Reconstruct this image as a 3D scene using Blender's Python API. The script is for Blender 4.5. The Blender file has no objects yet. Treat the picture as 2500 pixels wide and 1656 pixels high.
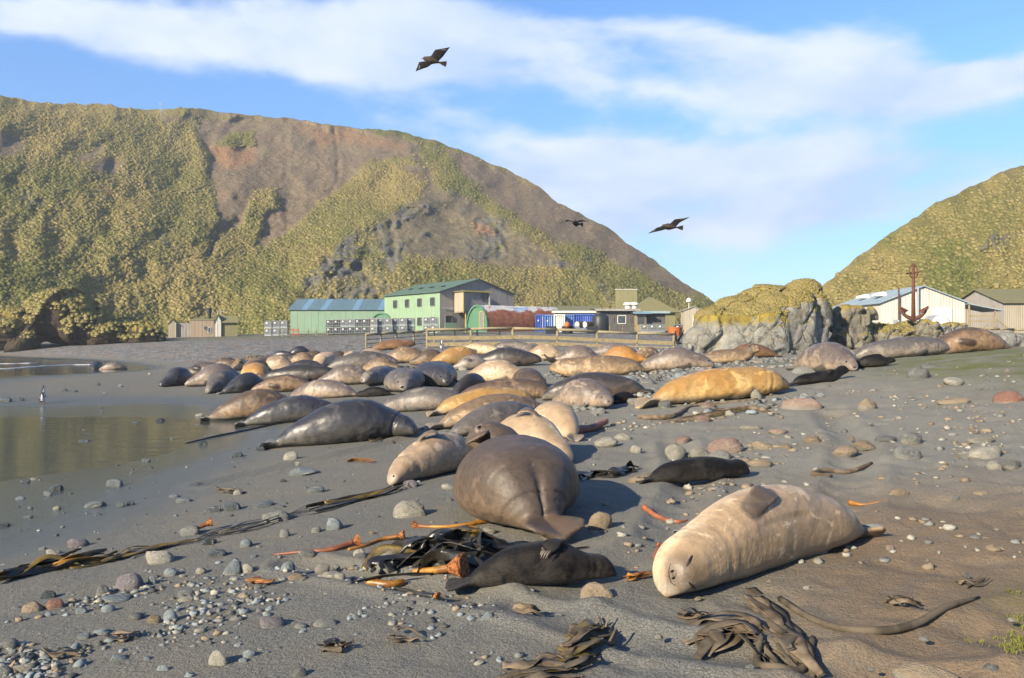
import bpy, math, random
import numpy as np
from mathutils import Vector, Matrix
random.seed(7); RNG = np.random.default_rng(11)
S = bpy.context.scene
COL = S.collection
R = math.radians
# ------------------------------------------------------------------ camera, world, sun, exposure
F = 2000.0            # focal length in photograph pixels (2500 wide)
H = 1.6               # eye height
HY = 828.0            # row of the horizon
cam = bpy.data.cameras.new('camera'); camo = bpy.data.objects.new('camera', cam); COL.objects.link(camo)
cam.sensor_width = 36; cam.lens = 36*F/2500; cam.clip_start = .05; cam.clip_end = 30000
camo.location = (0, 0, H); camo.rotation_euler = (R(90), 0, 0)
S.camera = camo
SUN_EL, SHADOW_AZ = 25.0, 44.0     # shadows run away from the camera and to the right
sun = bpy.data.lights.new('sun', 'SUN'); suno = bpy.data.objects.new('sun', sun); COL.objects.link(suno)
sun.energy = 5.0; sun.angle = R(.55); sun.color = (1, .86, .63)
_d = Vector((math.sin(R(SHADOW_AZ))*math.cos(R(SUN_EL)), math.cos(R(SHADOW_AZ))*math.cos(R(SUN_EL)), -math.sin(R(SUN_EL))))
suno.rotation_euler = _d.to_track_quat('-Z', 'Y').to_euler()
w = bpy.data.worlds.new('World'); S.world = w; w.use_nodes = True
nt = w.node_tree; nt.nodes.clear()
def wn(t, **k):
    n = nt.nodes.new(t)
    for a, b in k.items(): setattr(n, a, b)
    return n
def wl(a, b): nt.links.new(a, b)
sky = wn('ShaderNodeTexSky', sky_type='NISHITA', sun_disc=False, sun_elevation=R(SUN_EL), sun_rotation=R(180+SHADOW_AZ),
         air_density=1.0, dust_density=.35, ozone_density=2.0)
bg = wn('ShaderNodeBackground'); bg.inputs[1].default_value = .058
outw = wn('ShaderNodeOutputWorld')
tc = wn('ShaderNodeTexCoord')
# clouds live on a plane-like projection of the view direction: (x, y)/(z+k)
sep = wn('ShaderNodeSeparateXYZ'); wl(tc.outputs['Generated'], sep.inputs[0])
def m(op, a, b=None, clamp=False):
    n = wn('ShaderNodeMath', operation=op, use_clamp=clamp)
    for i, v in enumerate((a, b)):
        if v is None: continue
        if isinstance(v, (int, float)): n.inputs[i].default_value = v
        else: wl(v, n.inputs[i])
    return n.outputs[0]
X, Y, Z = sep.outputs
az = m('ARCTAN2', X, Y)                   # 0 straight ahead
el = m('ARCSINE', Z)
comb = wn('ShaderNodeCombineXYZ'); wl(m('MULTIPLY', az, 1.0), comb.inputs[0]); wl(m('MULTIPLY', m('ADD', el, m('MULTIPLY', az, .02)), 2.2), comb.inputs[1]); comb.inputs[2].default_value = 3.1
n1 = wn('ShaderNodeTexNoise'); wl(comb.outputs[0], n1.inputs['Vector'])
n1.inputs['Scale'].default_value = 3.6; n1.inputs['Detail'].default_value = 8; n1.inputs['Roughness'].default_value = .54; n1.inputs['Distortion'].default_value = .1
n2 = wn('ShaderNodeTexNoise'); wl(comb.outputs[0], n2.inputs['Vector'])
n2.inputs['Scale'].default_value = 1.0; n2.inputs['Detail'].default_value = 3
def blob(a0, e0, ra, re, tilt=0.):        # a bank of cloud round a direction
    da = m('SUBTRACT', az, a0); de = m('SUBTRACT', m('SUBTRACT', el, e0), m('MULTIPLY', da, tilt))
    q = m('ADD', m('POWER', m('DIVIDE', m('ABSOLUTE', da), ra), 2.0), m('POWER', m('DIVIDE', m('ABSOLUTE', de), re), 2.0))
    return m('DIVIDE', 1.0, m('ADD', 1.0, m('POWER', q, 1.6)))
banks = [(-.12, .345, .36, .052, -.03), (.28, .30, .22, .042, -.18), (.10, .185, .14, .050, 0.), (.36, .165, .28, .052, 0.), (.56, .27, .08, .022, 0.), (-.45, .33, .12, .03, 0.)]
amp = [.42, .36, .46, .46, .25, .22]
acc = None
for b_, a_ in zip(banks, amp):
    t = m('MULTIPLY', blob(*b_), a_); acc = t if acc is None else m('ADD', acc, t)
acc = m('MINIMUM', acc, .46)
# the rest of the sky carries broken cloud of the same kind
cov = m('ADD', m('ADD', m('MULTIPLY', n1.outputs[0], 1.05), m('MULTIPLY', n2.outputs[0], .28)), m('SUBTRACT', acc, .675))
mr = wn('ShaderNodeMapRange'); mr.interpolation_type = 'SMOOTHSTEP'; wl(cov, mr.inputs[0])
mr.inputs[1].default_value = .20; mr.inputs[2].default_value = .42; mr.inputs[3].default_value = 0; mr.inputs[4].default_value = .95
# thick parts a little bluer underneath
comb2 = wn('ShaderNodeVectorMath', operation='ADD'); wl(comb.outputs[0], comb2.inputs[0]); comb2.inputs[1].default_value = (-.03, .10, 0)
n3 = wn('ShaderNodeTexNoise'); wl(comb2.outputs[0], n3.inputs['Vector'])
for k in ('Scale', 'Detail', 'Roughness', 'Distortion'): n3.inputs[k].default_value = n1.inputs[k].default_value
shade = m('SUBTRACT', n1.outputs[0], n3.outputs[0])
mr2 = wn('ShaderNodeMapRange'); wl(shade, mr2.inputs[0]); mr2.inputs[1].default_value = -.13; mr2.inputs[2].default_value = .13
cc = wn('ShaderNodeMix', data_type='RGBA'); wl(mr2.outputs[0], cc.inputs[0]); cc.inputs[6].default_value = (4.6, 5.8, 7.9, 1); cc.inputs[7].default_value = (6.6, 7.3, 8.8, 1)
tint = wn('ShaderNodeMix', data_type='RGBA', blend_type='MULTIPLY'); tint.inputs[0].default_value = 1; wl(sky.outputs[0], tint.inputs[6]); tmix = wn('ShaderNodeMix', data_type='RGBA'); tmr = wn('ShaderNodeMapRange'); wl(el, tmr.inputs[0]); tmr.inputs[1].default_value = 0; tmr.inputs[2].default_value = .3; wl(tmr.outputs[0], tmix.inputs[0]); tmix.inputs[6].default_value = (.74, .86, 1.14, 1); tmix.inputs[7].default_value = (1.05, 1.42, 1.86, 1); wl(tmix.outputs[2], tint.inputs[7])
mix = wn('ShaderNodeMix', data_type='RGBA'); wl(mr.outputs[0], mix.inputs[0]); wl(tint.outputs[2], mix.inputs[6]); wl(cc.outputs[2], mix.inputs[7])
wl(mix.outputs[2], bg.inputs[0]); wl(bg.outputs[0], outw.inputs[0])
S.view_settings.view_transform = 'Standard'; S.view_settings.look = 'None'; S.view_settings.exposure = 1.2; S.view_settings.gamma = 1
S.view_settings.use_curve_mapping = False
S.render.engine = 'CYCLES'; S.cycles.use_denoising = True
S.cycles.use_adaptive_sampling = True; S.cycles.adaptive_threshold = .03
S.cycles.max_bounces = 5; S.cycles.diffuse_bounces = 2; S.cycles.glossy_bounces = 3; S.cycles.transmission_bounces = 3; S.cycles.volume_bounces = 0
S.cycles.caustics_reflective = False; S.cycles.caustics_refractive = False
# ------------------------------------------------------------------ small library
def fade(t): return t*t*(3-2*t)
def _hash(i, j, k):
    n = (i*374761393 + j*668265263 + k*2147483647 + 1274126177) & 0xffffffff
    n = ((n ^ (n >> 13))*1274126177) & 0xffffffff
    n = ((n ^ (n >> 16))*2246822519) & 0xffffffff
    return ((n ^ (n >> 15)) & 0xffffff)/float(0xffffff)
def vnoise(P):
    P = np.asarray(P, float)
    i = np.floor(P).astype(np.int64); f = fade(P - i); i = i + 100000
    x, y, z = i[..., 0], i[..., 1], i[..., 2]; fx, fy, fz = f[..., 0], f[..., 1], f[..., 2]
    r = 0
    for dx in (0, 1):
        for dy in (0, 1):
            for dz in (0, 1):
                r = r + _hash(x+dx, y+dy, z+dz)*(fx if dx else 1-fx)*(fy if dy else 1-fy)*(fz if dz else 1-fz)
    return r*2-1
def fbm(P, s=1., o=4, seed=0., g=.5):
    P = np.asarray(P, float)*s + seed*17.31
    a, t, r = 1., 0., 0.
    for k in range(o):
        r = r + a*vnoise(P); t += a; a *= g; P = P*2.03 + 5.7
    return r/t
def P3(x, y, z=0.): return np.stack(np.broadcast_arrays(x, y, z), -1).astype(float)
def sstep(a, b, x): return fade(np.clip((x-a)/(b-a), 0, 1))
def in_poly(x, y, poly):
    r = np.zeros(np.shape(x), bool); n = len(poly); j = n-1
    for i in range(n):
        xi, yi = poly[i]; xj, yj = poly[j]
        c = ((yi > y) != (yj > y)) & (x < (xj-xi)*(y-yi)/((yj-yi) or 1e-9) + xi)
        r ^= c; j = i
    return r
def polydist(x, y, pts):
    d = np.full(np.shape(x), 1e9)
    for (ax, ay), (bx, by) in zip(pts[:-1], pts[1:]):
        ux, uy = bx-ax, by-ay; L = ux*ux+uy*uy or 1e-9
        t = np.clip(((x-ax)*ux+(y-ay)*uy)/L, 0, 1)
        d = np.minimum(d, np.hypot(x-ax-t*ux, y-ay-t*uy))
    return d
def softpoly(x, y, poly, r):
    d = polydist(x, y, list(poly)+[poly[0]]); s = np.where(in_poly(x, y, poly), d, -d)
    return sstep(-r, r, s)

def tag(o, label=None, cat=None, group=None, kind=None):
    for k, v in (('label', label), ('category', cat), ('group', group), ('kind', kind)):
        if v: o[k] = v
    return o
def link(o, parent=None):
    COL.objects.link(o)
    if parent is not None: o.parent = parent
    return o
def empty(name, loc=(0, 0, 0), rz=0., parent=None):
    o = bpy.data.objects.new(name, None); o.location = loc; o.rotation_euler = (0, 0, rz); o.empty_display_size = .2
    return link(o, parent)
def mesh_np(name, V, Fq, smooth=False):
    me = bpy.data.meshes.new(name)
    V = np.ascontiguousarray(V, np.float32)
    if isinstance(Fq, np.ndarray):
        k = Fq.shape[1]; n = len(Fq)
        me.vertices.add(len(V)); me.vertices.foreach_set('co', V.ravel())
        me.loops.add(n*k); me.loops.foreach_set('vertex_index', np.ascontiguousarray(Fq, np.int32).ravel())
        me.polygons.add(n); me.polygons.foreach_set('loop_start', np.arange(n, dtype=np.int32)*k)
        me.polygons.foreach_set('loop_total', np.full(n, k, np.int32))
        me.update(calc_edges=True); me.validate()
    else:
        me.from_pydata([tuple(v) for v in V.tolist()], [], Fq)
    if smooth: me.polygons.foreach_set('use_smooth', np.ones(len(me.polygons), bool))
    me.update()
    return me
def obj(name, me, mat=None, parent=None, loc=None, rot=None):
    if mat is not None and not me.materials: me.materials.append(mat)
    o = bpy.data.objects.new(name, me)
    if loc is not None: o.location = loc
    if rot is not None: o.rotation_euler = rot
    return link(o, parent)
def vattr(me, name, A):
    A = np.asarray(A, np.float32)
    if A.ndim == 1:
        a = me.attributes.new(name, 'FLOAT', 'POINT'); a.data.foreach_set('value', A)
    else:
        if A.shape[1] == 3: A = np.concatenate([A, np.ones((len(A), 1), np.float32)], 1)
        a = me.attributes.new(name, 'FLOAT_COLOR', 'POINT'); a.data.foreach_set('color', np.ascontiguousarray(A).ravel())
def grid_faces(nr, nc, wrap=False):
    i = np.arange(nr-1)[:, None]; j = np.arange(nc if wrap else nc-1)[None, :]; j2 = (j+1) % nc
    return np.stack([i*nc+j, i*nc+j2, (i+1)*nc+j2, (i+1)*nc+j], -1).reshape(-1, 4)
class MB:
    """collects boxes, prisms, tubes into one mesh"""
    def __init__(s): s.v = []; s.f = []
    def add(s, V, Fs):
        o = len(s.v); s.v += [tuple(map(float, p)) for p in V]; s.f += [tuple(int(a)+o for a in f) for f in Fs]; return s
    def box(s, c, d, rz=0., M=None):
        x, y, z = d[0]/2, d[1]/2, d[2]/2; V = [(a*x, b*y, e*z) for e in (-1, 1) for a, b in ((-1, -1), (1, -1), (1, 1), (-1, 1))]
        cs, sn = math.cos(rz), math.sin(rz)
        V = [(c[0]+a*cs-b*sn, c[1]+a*sn+b*cs, c[2]+e) for a, b, e in V]
        return s.add(V, [(3, 2, 1, 0), (4, 5, 6, 7), (0, 1, 5, 4), (1, 2, 6, 5), (2, 3, 7, 6), (3, 0, 4, 7)])
    def bar(s, a, b, w, h=None):
        h = h or w; a, b = Vector(a), Vector(b); d = (b-a).normalized()
        u = d.cross(Vector((0, 0, 1)));  u = Vector((1, 0, 0)) if u.length < 1e-4 else u.normalized(); v = u.cross(d)
        V = [p + u*(i*w/2) + v*(j*h/2) for p in (a, b) for i, j in ((-1, -1), (1, -1), (1, 1), (-1, 1))]
        return s.add(V, [(0, 1, 2, 3), (7, 6, 5, 4), (0, 4, 5, 1), (1, 5, 6, 2), (2, 6, 7, 3), (3, 7, 4, 0)])
    def prism(s, poly, y0, y1):       # poly in x,z; extruded along y
        n = len(poly); V = [(x, y0, z) for x, z in poly]+[(x, y1, z) for x, z in poly]
        return s.add(V, [tuple(range(n)), tuple(range(2*n-1, n-1, -1))]+[(i, n+i, n+(i+1) % n, (i+1) % n) for i in range(n)])
    def tube(s, pts, r, n=8, caps=True):
        pts = [Vector(p) for p in pts]; k = len(pts); rr = r if isinstance(r, (list, tuple, np.ndarray)) else [r]*k
        V = []; u = None
        for i, p in enumerate(pts):
            d = (pts[min(i+1, k-1)]-pts[max(i-1, 0)]).normalized()
            if u is None: u = d.cross(Vector((0, 0, 1))) if abs(d.z) < .95 else d.cross(Vector((1, 0, 0)))
            u = (u-d*u.dot(d)).normalized(); v = d.cross(u)
            V += [p+(u*math.cos(2*math.pi*j/n)+v*math.sin(2*math.pi*j/n))*rr[i] for j in range(n)]
        Fs = [(i*n+j, i*n+(j+1) % n, (i+1)*n+(j+1) % n, (i+1)*n+j) for i in range(k-1) for j in range(n)]
        if caps: Fs += [tuple(range(n-1, -1, -1)), tuple((k-1)*n+j for j in range(n))]
        return s.add(V, Fs)
    def mesh(s, name, smooth=False): return mesh_np(name, np.array(s.v), s.f, smooth)
    def build(s, name, mat, parent=None, loc=None, rot=None, smooth=False): return obj(name, s.mesh(name, smooth), mat, parent, loc, rot)
def evaluated(o):
    dg = bpy.context.evaluated_depsgraph_get(); e = o.evaluated_get(dg)
    return bpy.data.meshes.new_from_object(e, preserve_all_data_layers=False, depsgraph=dg)
def remesh(V, Fs, voxel, smooth_iter=3, fac=.5):
    me = mesh_np('tmp', V, Fs); o = link(bpy.data.objects.new('tmp', me))
    md = o.modifiers.new('r', 'REMESH'); md.mode = 'VOXEL'; md.voxel_size = voxel
    if smooth_iter:
        sm = o.modifiers.new('s', 'SMOOTH'); sm.factor = fac; sm.iterations = smooth_iter
    r = evaluated(o); bpy.data.objects.remove(o); bpy.data.meshes.remove(me)
    r.materials.clear(); r.polygons.foreach_set('use_smooth', np.ones(len(r.polygons), bool))
    return r
def coords(me):
    a = np.empty(len(me.vertices)*3, np.float32); me.vertices.foreach_get('co', a); return a.reshape(-1, 3).astype(float)
def set_coords(me, V): me.vertices.foreach_set('co', np.ascontiguousarray(V, np.float32).ravel()); me.update()
def normals(me):
    a = np.empty(len(me.vertices)*3, np.float32); me.vertex_normals.foreach_get('vector', a); return a.reshape(-1, 3).astype(float)
# ------------------------------------------------------------------ materials
class NT:
    def __init__(s, name, rough=.8, spec=.3):
        s.mat = bpy.data.materials.new(name); s.mat.use_nodes = True; s.t = s.mat.node_tree
        s.b = s.t.nodes['Principled BSDF']; s.b.inputs['Roughness'].default_value = rough; s.b.inputs['Specular IOR Level'].default_value = spec
    def n(s, typ, **k):
        n = s.t.nodes.new(typ)
        for a, b in k.items(): setattr(n, a, b)
        return n
    def set(s, inp, v):
        if v is None: return
        if isinstance(v, (int, float)): inp.default_value = v
        elif isinstance(v, (tuple, list)): inp.default_value = tuple(v)+((1,) if len(v) == 3 and inp.type == 'RGBA' else ())
        else: s.t.links.new(v, inp)
    def math(s, op, a, b=None, clamp=False):
        n = s.n('ShaderNodeMath', operation=op, use_clamp=clamp); s.set(n.inputs[0], a); s.set(n.inputs[1], b); return n.outputs[0]
    def coord(s, kind='Object'): return s.n('ShaderNodeTexCoord').outputs[kind]
    def geo(s): return s.n('ShaderNodeNewGeometry').outputs['Position']
    def mapping(s, v, sc=(1, 1, 1), loc=(0, 0, 0), rot=(0, 0, 0)):
        n = s.n('ShaderNodeMapping'); s.set(n.inputs[0], v); n.inputs['Scale'].default_value = sc; n.inputs['Location'].default_value = loc; n.inputs['Rotation'].default_value = rot; return n.outputs[0]
    def noise(s, v, scale, detail=4, rough=.55, dist=0., out=0):
        n = s.n('ShaderNodeTexNoise'); s.set(n.inputs['Vector'], v); n.inputs['Scale'].default_value = scale; n.inputs['Detail'].default_value = detail
        n.inputs['Roughness'].default_value = rough; n.inputs['Distortion'].default_value = dist; return n.outputs[out]
    def vor(s, v, scale, feature='F1', out='Distance', rnd=1.):
        n = s.n('ShaderNodeTexVoronoi', feature=feature); s.set(n.inputs['Vector'], v); n.inputs['Scale'].default_value = scale; n.inputs['Randomness'].default_value = rnd; return n.outputs[out]
    def ramp(s, f, stops, interp='LINEAR'):
        n = s.n('ShaderNodeValToRGB'); s.set(n.inputs[0], f); e = n.color_ramp; e.interpolation = interp
        while len(e.elements) < len(stops): e.elements.new(.5)
        for q, (p, c) in zip(e.elements, stops): q.position = p; q.color = (c if len(c) == 4 else (*c, 1)) if isinstance(c, tuple) else (c, c, c, 1)
        return n.outputs[0]
    def rng(s, f, a, b, c=0., d=1.):
        n = s.n('ShaderNodeMapRange', interpolation_type='SMOOTHSTEP'); s.set(n.inputs[0], f)
        for i, v in enumerate((a, b, c, d)): n.inputs[i+1].default_value = v
        return n.outputs[0]
    def mix(s, f, a, b, mode='MIX'):
        n = s.n('ShaderNodeMix', data_type='RGBA', blend_type=mode); s.set(n.inputs[0], f); s.set(n.inputs[6], a); s.set(n.inputs[7], b); return n.outputs[2]
    def attr(s, name, typ='GEOMETRY', out='Color'):
        n = s.n('ShaderNodeAttribute', attribute_name=name, attribute_type=typ); return n.outputs[out]
    def sep(s, c):
        n = s.n('ShaderNodeSeparateColor'); s.set(n.inputs[0], c); return n.outputs
    def rand(s): return s.n('ShaderNodeObjectInfo').outputs['Random']
    def color(s, c): s.set(s.b.inputs['Base Color'], c); return s
    def rough(s, c): s.set(s.b.inputs['Roughness'], c); return s
    def bump(s, h, strength=.3, dist=.02, prev=None):
        n = s.n('ShaderNodeBump'); s.set(n.inputs['Height'], h); n.inputs['Strength'].default_value = strength; n.inputs['Distance'].default_value = dist
        if prev is not None: s.set(n.inputs['Normal'], prev)
        s.set(s.b.inputs['Normal'], n.outputs[0]); return n.outputs[0]
MATS = {}
def simple(name, c, rough=.7, var=.25, scale=6., spec=.3, bump=.15, metal=0., dist=.01):
    """plain painted or natural surface with blotches and slight relief"""
    if name in MATS: return MATS[name]
    k = NT(name, rough, spec); v = k.coord(); nz = k.noise(v, scale, 5, .6)
    lo = tuple(x*(1-var) for x in c); hi = tuple(min(1, x*(1+var)) for x in c)
    k.color(k.ramp(nz, [(.3, lo), (.7, hi)])); k.b.inputs['Metallic'].default_value = metal
    if bump: k.bump(k.noise(v, scale*5, 4, .6), bump, dist)
    MATS[name] = k.mat; return k.mat
# ------------------------------------------------------------------ the lie of the land
WATER = -.47
GC = [  # X, Y, height
 (-4,2,-.15),(0,2,0),(4,2,.14),(-9,3,-.4),(9,3,.4),
 (-4,4.5,-.2),(-2,4.5,-.08),(0,4.5,0),(2,4.5,.04),(4,4.5,.14),(8,5,.4),
 (-5,8,-.39),(-4,9.2,-.34),(-7.4,11.8,-.465),(-2,8,-.16),(0,8,-.03),(2,8,.05),(5,8,.25),(9,9,.6),
 (-10,8,-.56),(-9,13.5,-.56),(-6,15,-.46),(-4,14,-.31),(-2,14,-.16),(0,14,-.02),(3,14,.16),(7,15,.55),(11,16,.98),(20,18,1.7),
 (-16,16,-.8),(-9,20,-.50),(-7.5,20.5,-.47),(-5,20,-.29),(0,20,.06),(4,20,.33),(8,20,.72),(12,20.5,1.20),(16,24,1.42),
 (-15,26,-.36),(-20,27,-.42),(-30,26,-.9),(-9,27,-.30),(-4,28,.0),(3,28,.36),(9,28,.74),(14,29,.95),(22,30,1.3),
 (-28,45,-.47),(-40,45,-1),(-22,44,-.3),(-14,42,.02),(-5,42,.4),(4,42,.58),(12,42,.72),(20,42,.8),(32,44,1.2),
 (-26,57,-.47),(-35,60,-.75),(-20,57,.02),(-10,58,.86),(0,57,1.08),(12,60,1.0),(25,58,1.0),(45,60,1.5),
 (-42,80,-.47),(-55,80,-.9),(-34,80,.35),(-20,85,1.3),(0,80,1.75),(20,75,1.7),(40,78,2.2),(70,80,2.6),
 (-59,94,-.47),(-75,90,-1.2),(-50,94,.4),(-40,105,1.5),(-20,110,2.2),(0,110,2.6),(30,110,2.6),(70,110,3),
 (-75,112,.3),(-100,105,-1.2),(-60,118,1.3),(-40,125,2.2),(0,140,3),(60,140,3.4),(-90,150,1.5),(120,140,3),(0,250,4),(-150,250,2),(150,250,4)]
_gc = np.array(GC, float)
def _warp(x, y): return np.stack([x/(6.+y)*2.2, np.log(y+4.)*1.25], -1)
_gw = _warp(_gc[:, 0], _gc[:, 1])
def _phi(r2): return np.where(r2 > 1e-12, .5*r2*np.log(np.maximum(r2, 1e-12)), 0.)
_n = len(_gc); _A = np.zeros((_n+3, _n+3)); _D = ((_gw[:, None]-_gw[None])**2).sum(-1)
_A[:_n, :_n] = _phi(_D)+np.eye(_n)*4e-3; _A[:_n, _n] = 1; _A[:_n, _n+1:] = _gw; _A[_n, :_n] = 1; _A[_n+1:, :_n] = _gw.T
_wt = np.linalg.solve(_A, np.concatenate([_gc[:, 2], np.zeros(3)]))
def gz(x, y):
    x = np.asarray(x, float); y = np.maximum(np.asarray(y, float), .3); sh = np.broadcast(x, y).shape
    x, y = [np.broadcast_to(a, sh).ravel() for a in (x, y)]; out = np.empty(len(x))
    for i in range(0, len(x), 40000):
        q = _warp(x[i:i+40000], y[i:i+40000]); d = ((q[:, None]-_gw[None])**2).sum(-1)
        out[i:i+40000] = _phi(d)@_wt[:_n] + _wt[_n] + q@_wt[_n+1:]
    return np.clip(out, -1.6, 4.5).reshape(sh)
TRAILS = [([(2.9, 7.2), (3.6, 8.6), (4.6, 11), (5.4, 14)], .22), ([(.2, 5.0), (1.2, 6.4), (2.0, 9.0), (2.4, 12)], .20), ([(-1.6, 6.2), (-.6, 5.4), (.8, 4.3), (2.4, 3.6)], .16), ([(-4, 11), (-2.6, 13), (-1.5, 15)], .2), ([(1.0, 3.2), (2.2, 4.2), (4.2, 5.0)], .2)]
def sand_relief(x, y):
    """low bumps, trampled hollows"""
    p = P3(x, y); wet = sstep(-.30, -.46, gz(x, y))
    a = .055*fbm(p, .55, 3, 1)+.036*fbm(p, 1.7, 3, 2)
    tr = sstep(-2.2, 1.0, x-.12*y)
    a = a*(.25+.75*tr) + tr*0.036*np.minimum(0, fbm(p, 3.1, 3, 4)+.12)*2.2 + .006*fbm(p, 9., 2, 5)
    # trails where animals have hauled themselves along
    for pts, wd in TRAILS:
        d = polydist(x, y, pts); a = a-.045*np.exp(-(d/wd)**2)+.028*np.exp(-((d-wd*1.55)/(wd*.45))**2)
    q = P3(x*2.3, y*2.0); i = np.floor(q); rx, ry = _hash(i[..., 0].astype(np.int64)+500, i[..., 1].astype(np.int64)+500, 3), _hash(i[..., 0].astype(np.int64)+500, i[..., 1].astype(np.int64)+500, 8)
    dd = np.hypot((q[..., 0]-i[..., 0]-.3-.4*rx)*1.2, (q[..., 1]-i[..., 1]-.3-.4*ry)*.75); pit = np.exp(-(dd/.17)**2)-.45*np.exp(-((dd-.30)/.08)**2)
    a = a-.030*pit*(rx > .45)*sstep(.0, .35, fbm(p, .5, 2, 31))*sstep(-1.6, -.2, x)*sstep(16, 9, y)
    return a*(1-.9*wet)*np.clip(1.25-y/60., .3, 1)
def at(px, py, zmin=2.0):
    """where the line of sight through that spot of the photograph meets the ground"""
    Zs = np.exp(np.linspace(np.log(zmin), np.log(140), 900)); X_ = (px-1250)/F*Zs
    d = H-(py-HY)/F*Zs-gz(X_, Zs); k = np.nonzero(d < 0)[0]
    if len(k) == 0: k = [int(np.argmin(d))]
    i = max(int(k[0]), 1); t = d[i-1]/(d[i-1]-d[i]) if d[i-1] != d[i] else 0
    Z_ = Zs[i-1]+t*(Zs[i]-Zs[i-1]); x = (px-1250)/F*Z_
    return float(x), float(Z_), float(gz(x, Z_))
def ray(px, py, Zd): return ((px-1250)/F*Zd, Zd, H-(py-HY)/F*Zd)
def proj(x, y, z): return 1250+F*x/y, HY-F*(z-H)/y

def ground_material():
    k = NT('beach_sand', .9, .25); g = k.geo(); a = k.sep(k.attr('zone')); b = k.sep(k.attr('zone2'))
    gravel, moss, wet, brown, rough = a[0], a[1], a[2], b[0], b[1]
    n_l = k.noise(g, .9, 5, .6); n_m = k.noise(g, 7, 5, .65); n_f = k.noise(g, 90, 3, .7)
    sand = k.ramp(n_f, [(.30, (.045, .045, .041)), (.5, (.122, .120, .108)), (.70, (.22, .215, .195))])
    sand = k.mix(k.rng(n_l, .35, .7, 0, .55), sand, (.150, .135, .106))
    sand = k.mix(k.math('MULTIPLY', k.sep(k.attr('zone3'))[1], .75), sand, k.ramp(n_f, [(.28, (.095, .090, .075)), (.5, (.185, .176, .148)), (.72, (.28, .268, .228))]))
    br = k.ramp(k.math('ADD', k.math('MULTIPLY', n_f, .5), k.math('MULTIPLY', n_m, .5)), [(.3, (.090, .062, .038)), (.7, (.215, .158, .102))])
    c = k.mix(k.math('MULTIPLY', brown, k.rng(n_m, .2, .65, .45, 1.)), sand, br)
    wetc = k.ramp(n_f, [(.2, (.040, .047, .046)), (.8, (.072, .083, .080))])
    c = k.mix(wet, c, wetc)
    # shingle: every pebble a cell
    v = k.n('ShaderNodeTexVoronoi'); k.set(v.inputs['Vector'], g); v.inputs['Scale'].default_value = 5.5
    v2 = k.n('ShaderNodeTexVoronoi'); k.set(v2.inputs['Vector'], g); v2.inputs['Scale'].default_value = 2.2
    cell = k.math('ADD', k.math('MULTIPLY', k.sep(v.outputs['Color'])[0], .6), k.math('MULTIPLY', k.sep(v2.outputs['Color'])[1], .4))
    peb = k.ramp(cell, [(.1, (.045, .047, .049)), (.45, (.115, .12, .122)), (.75, (.195, .198, .195)), (1, (.34, .33, .31))])
    peb = k.mix(k.rng(k.sep(v2.outputs['Color'])[2], .8, .95), peb, (.24, .15, .09))
    c = k.mix(gravel, c, peb)
    mossc = k.ramp(n_m, [(.3, (.05, .055, .016)), (.7, (.12, .13, .03))])
    c = k.mix(k.math('MULTIPLY', moss, k.rng(k.math('ADD', k.math('MULTIPLY', n_l, .6), k.math('MULTIPLY', n_m, .5)), .38, .70)), c, mossc)
    k.color(c)
    film = k.sep(k.attr('zone3'))[0]; k.rough(k.math('SUBTRACT', k.math('SUBTRACT', .93, k.math('MULTIPLY', wet, .45)), k.math('MULTIPLY', film, .30)))
    k.set(k.b.inputs['Specular IOR Level'], k.math('ADD', .18, k.math('MULTIPLY', wet, .3)))
    dry = k.math('SUBTRACT', 1, k.math('MULTIPLY', wet, .93))
    h1 = k.math('MULTIPLY', k.math('ADD', k.math('MULTIPLY', n_f, .4), k.math('ADD', k.math('MULTIPLY', k.noise(g, 28, 4, .65), .5), k.math('MULTIPLY', n_m, .45))), dry)
    p1 = k.bump(h1, .75, .03)
    k.bump(k.math('MULTIPLY', k.math('SUBTRACT', 1, v.outputs['Distance']), gravel), .9, .12, p1)
    return k.mat
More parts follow.
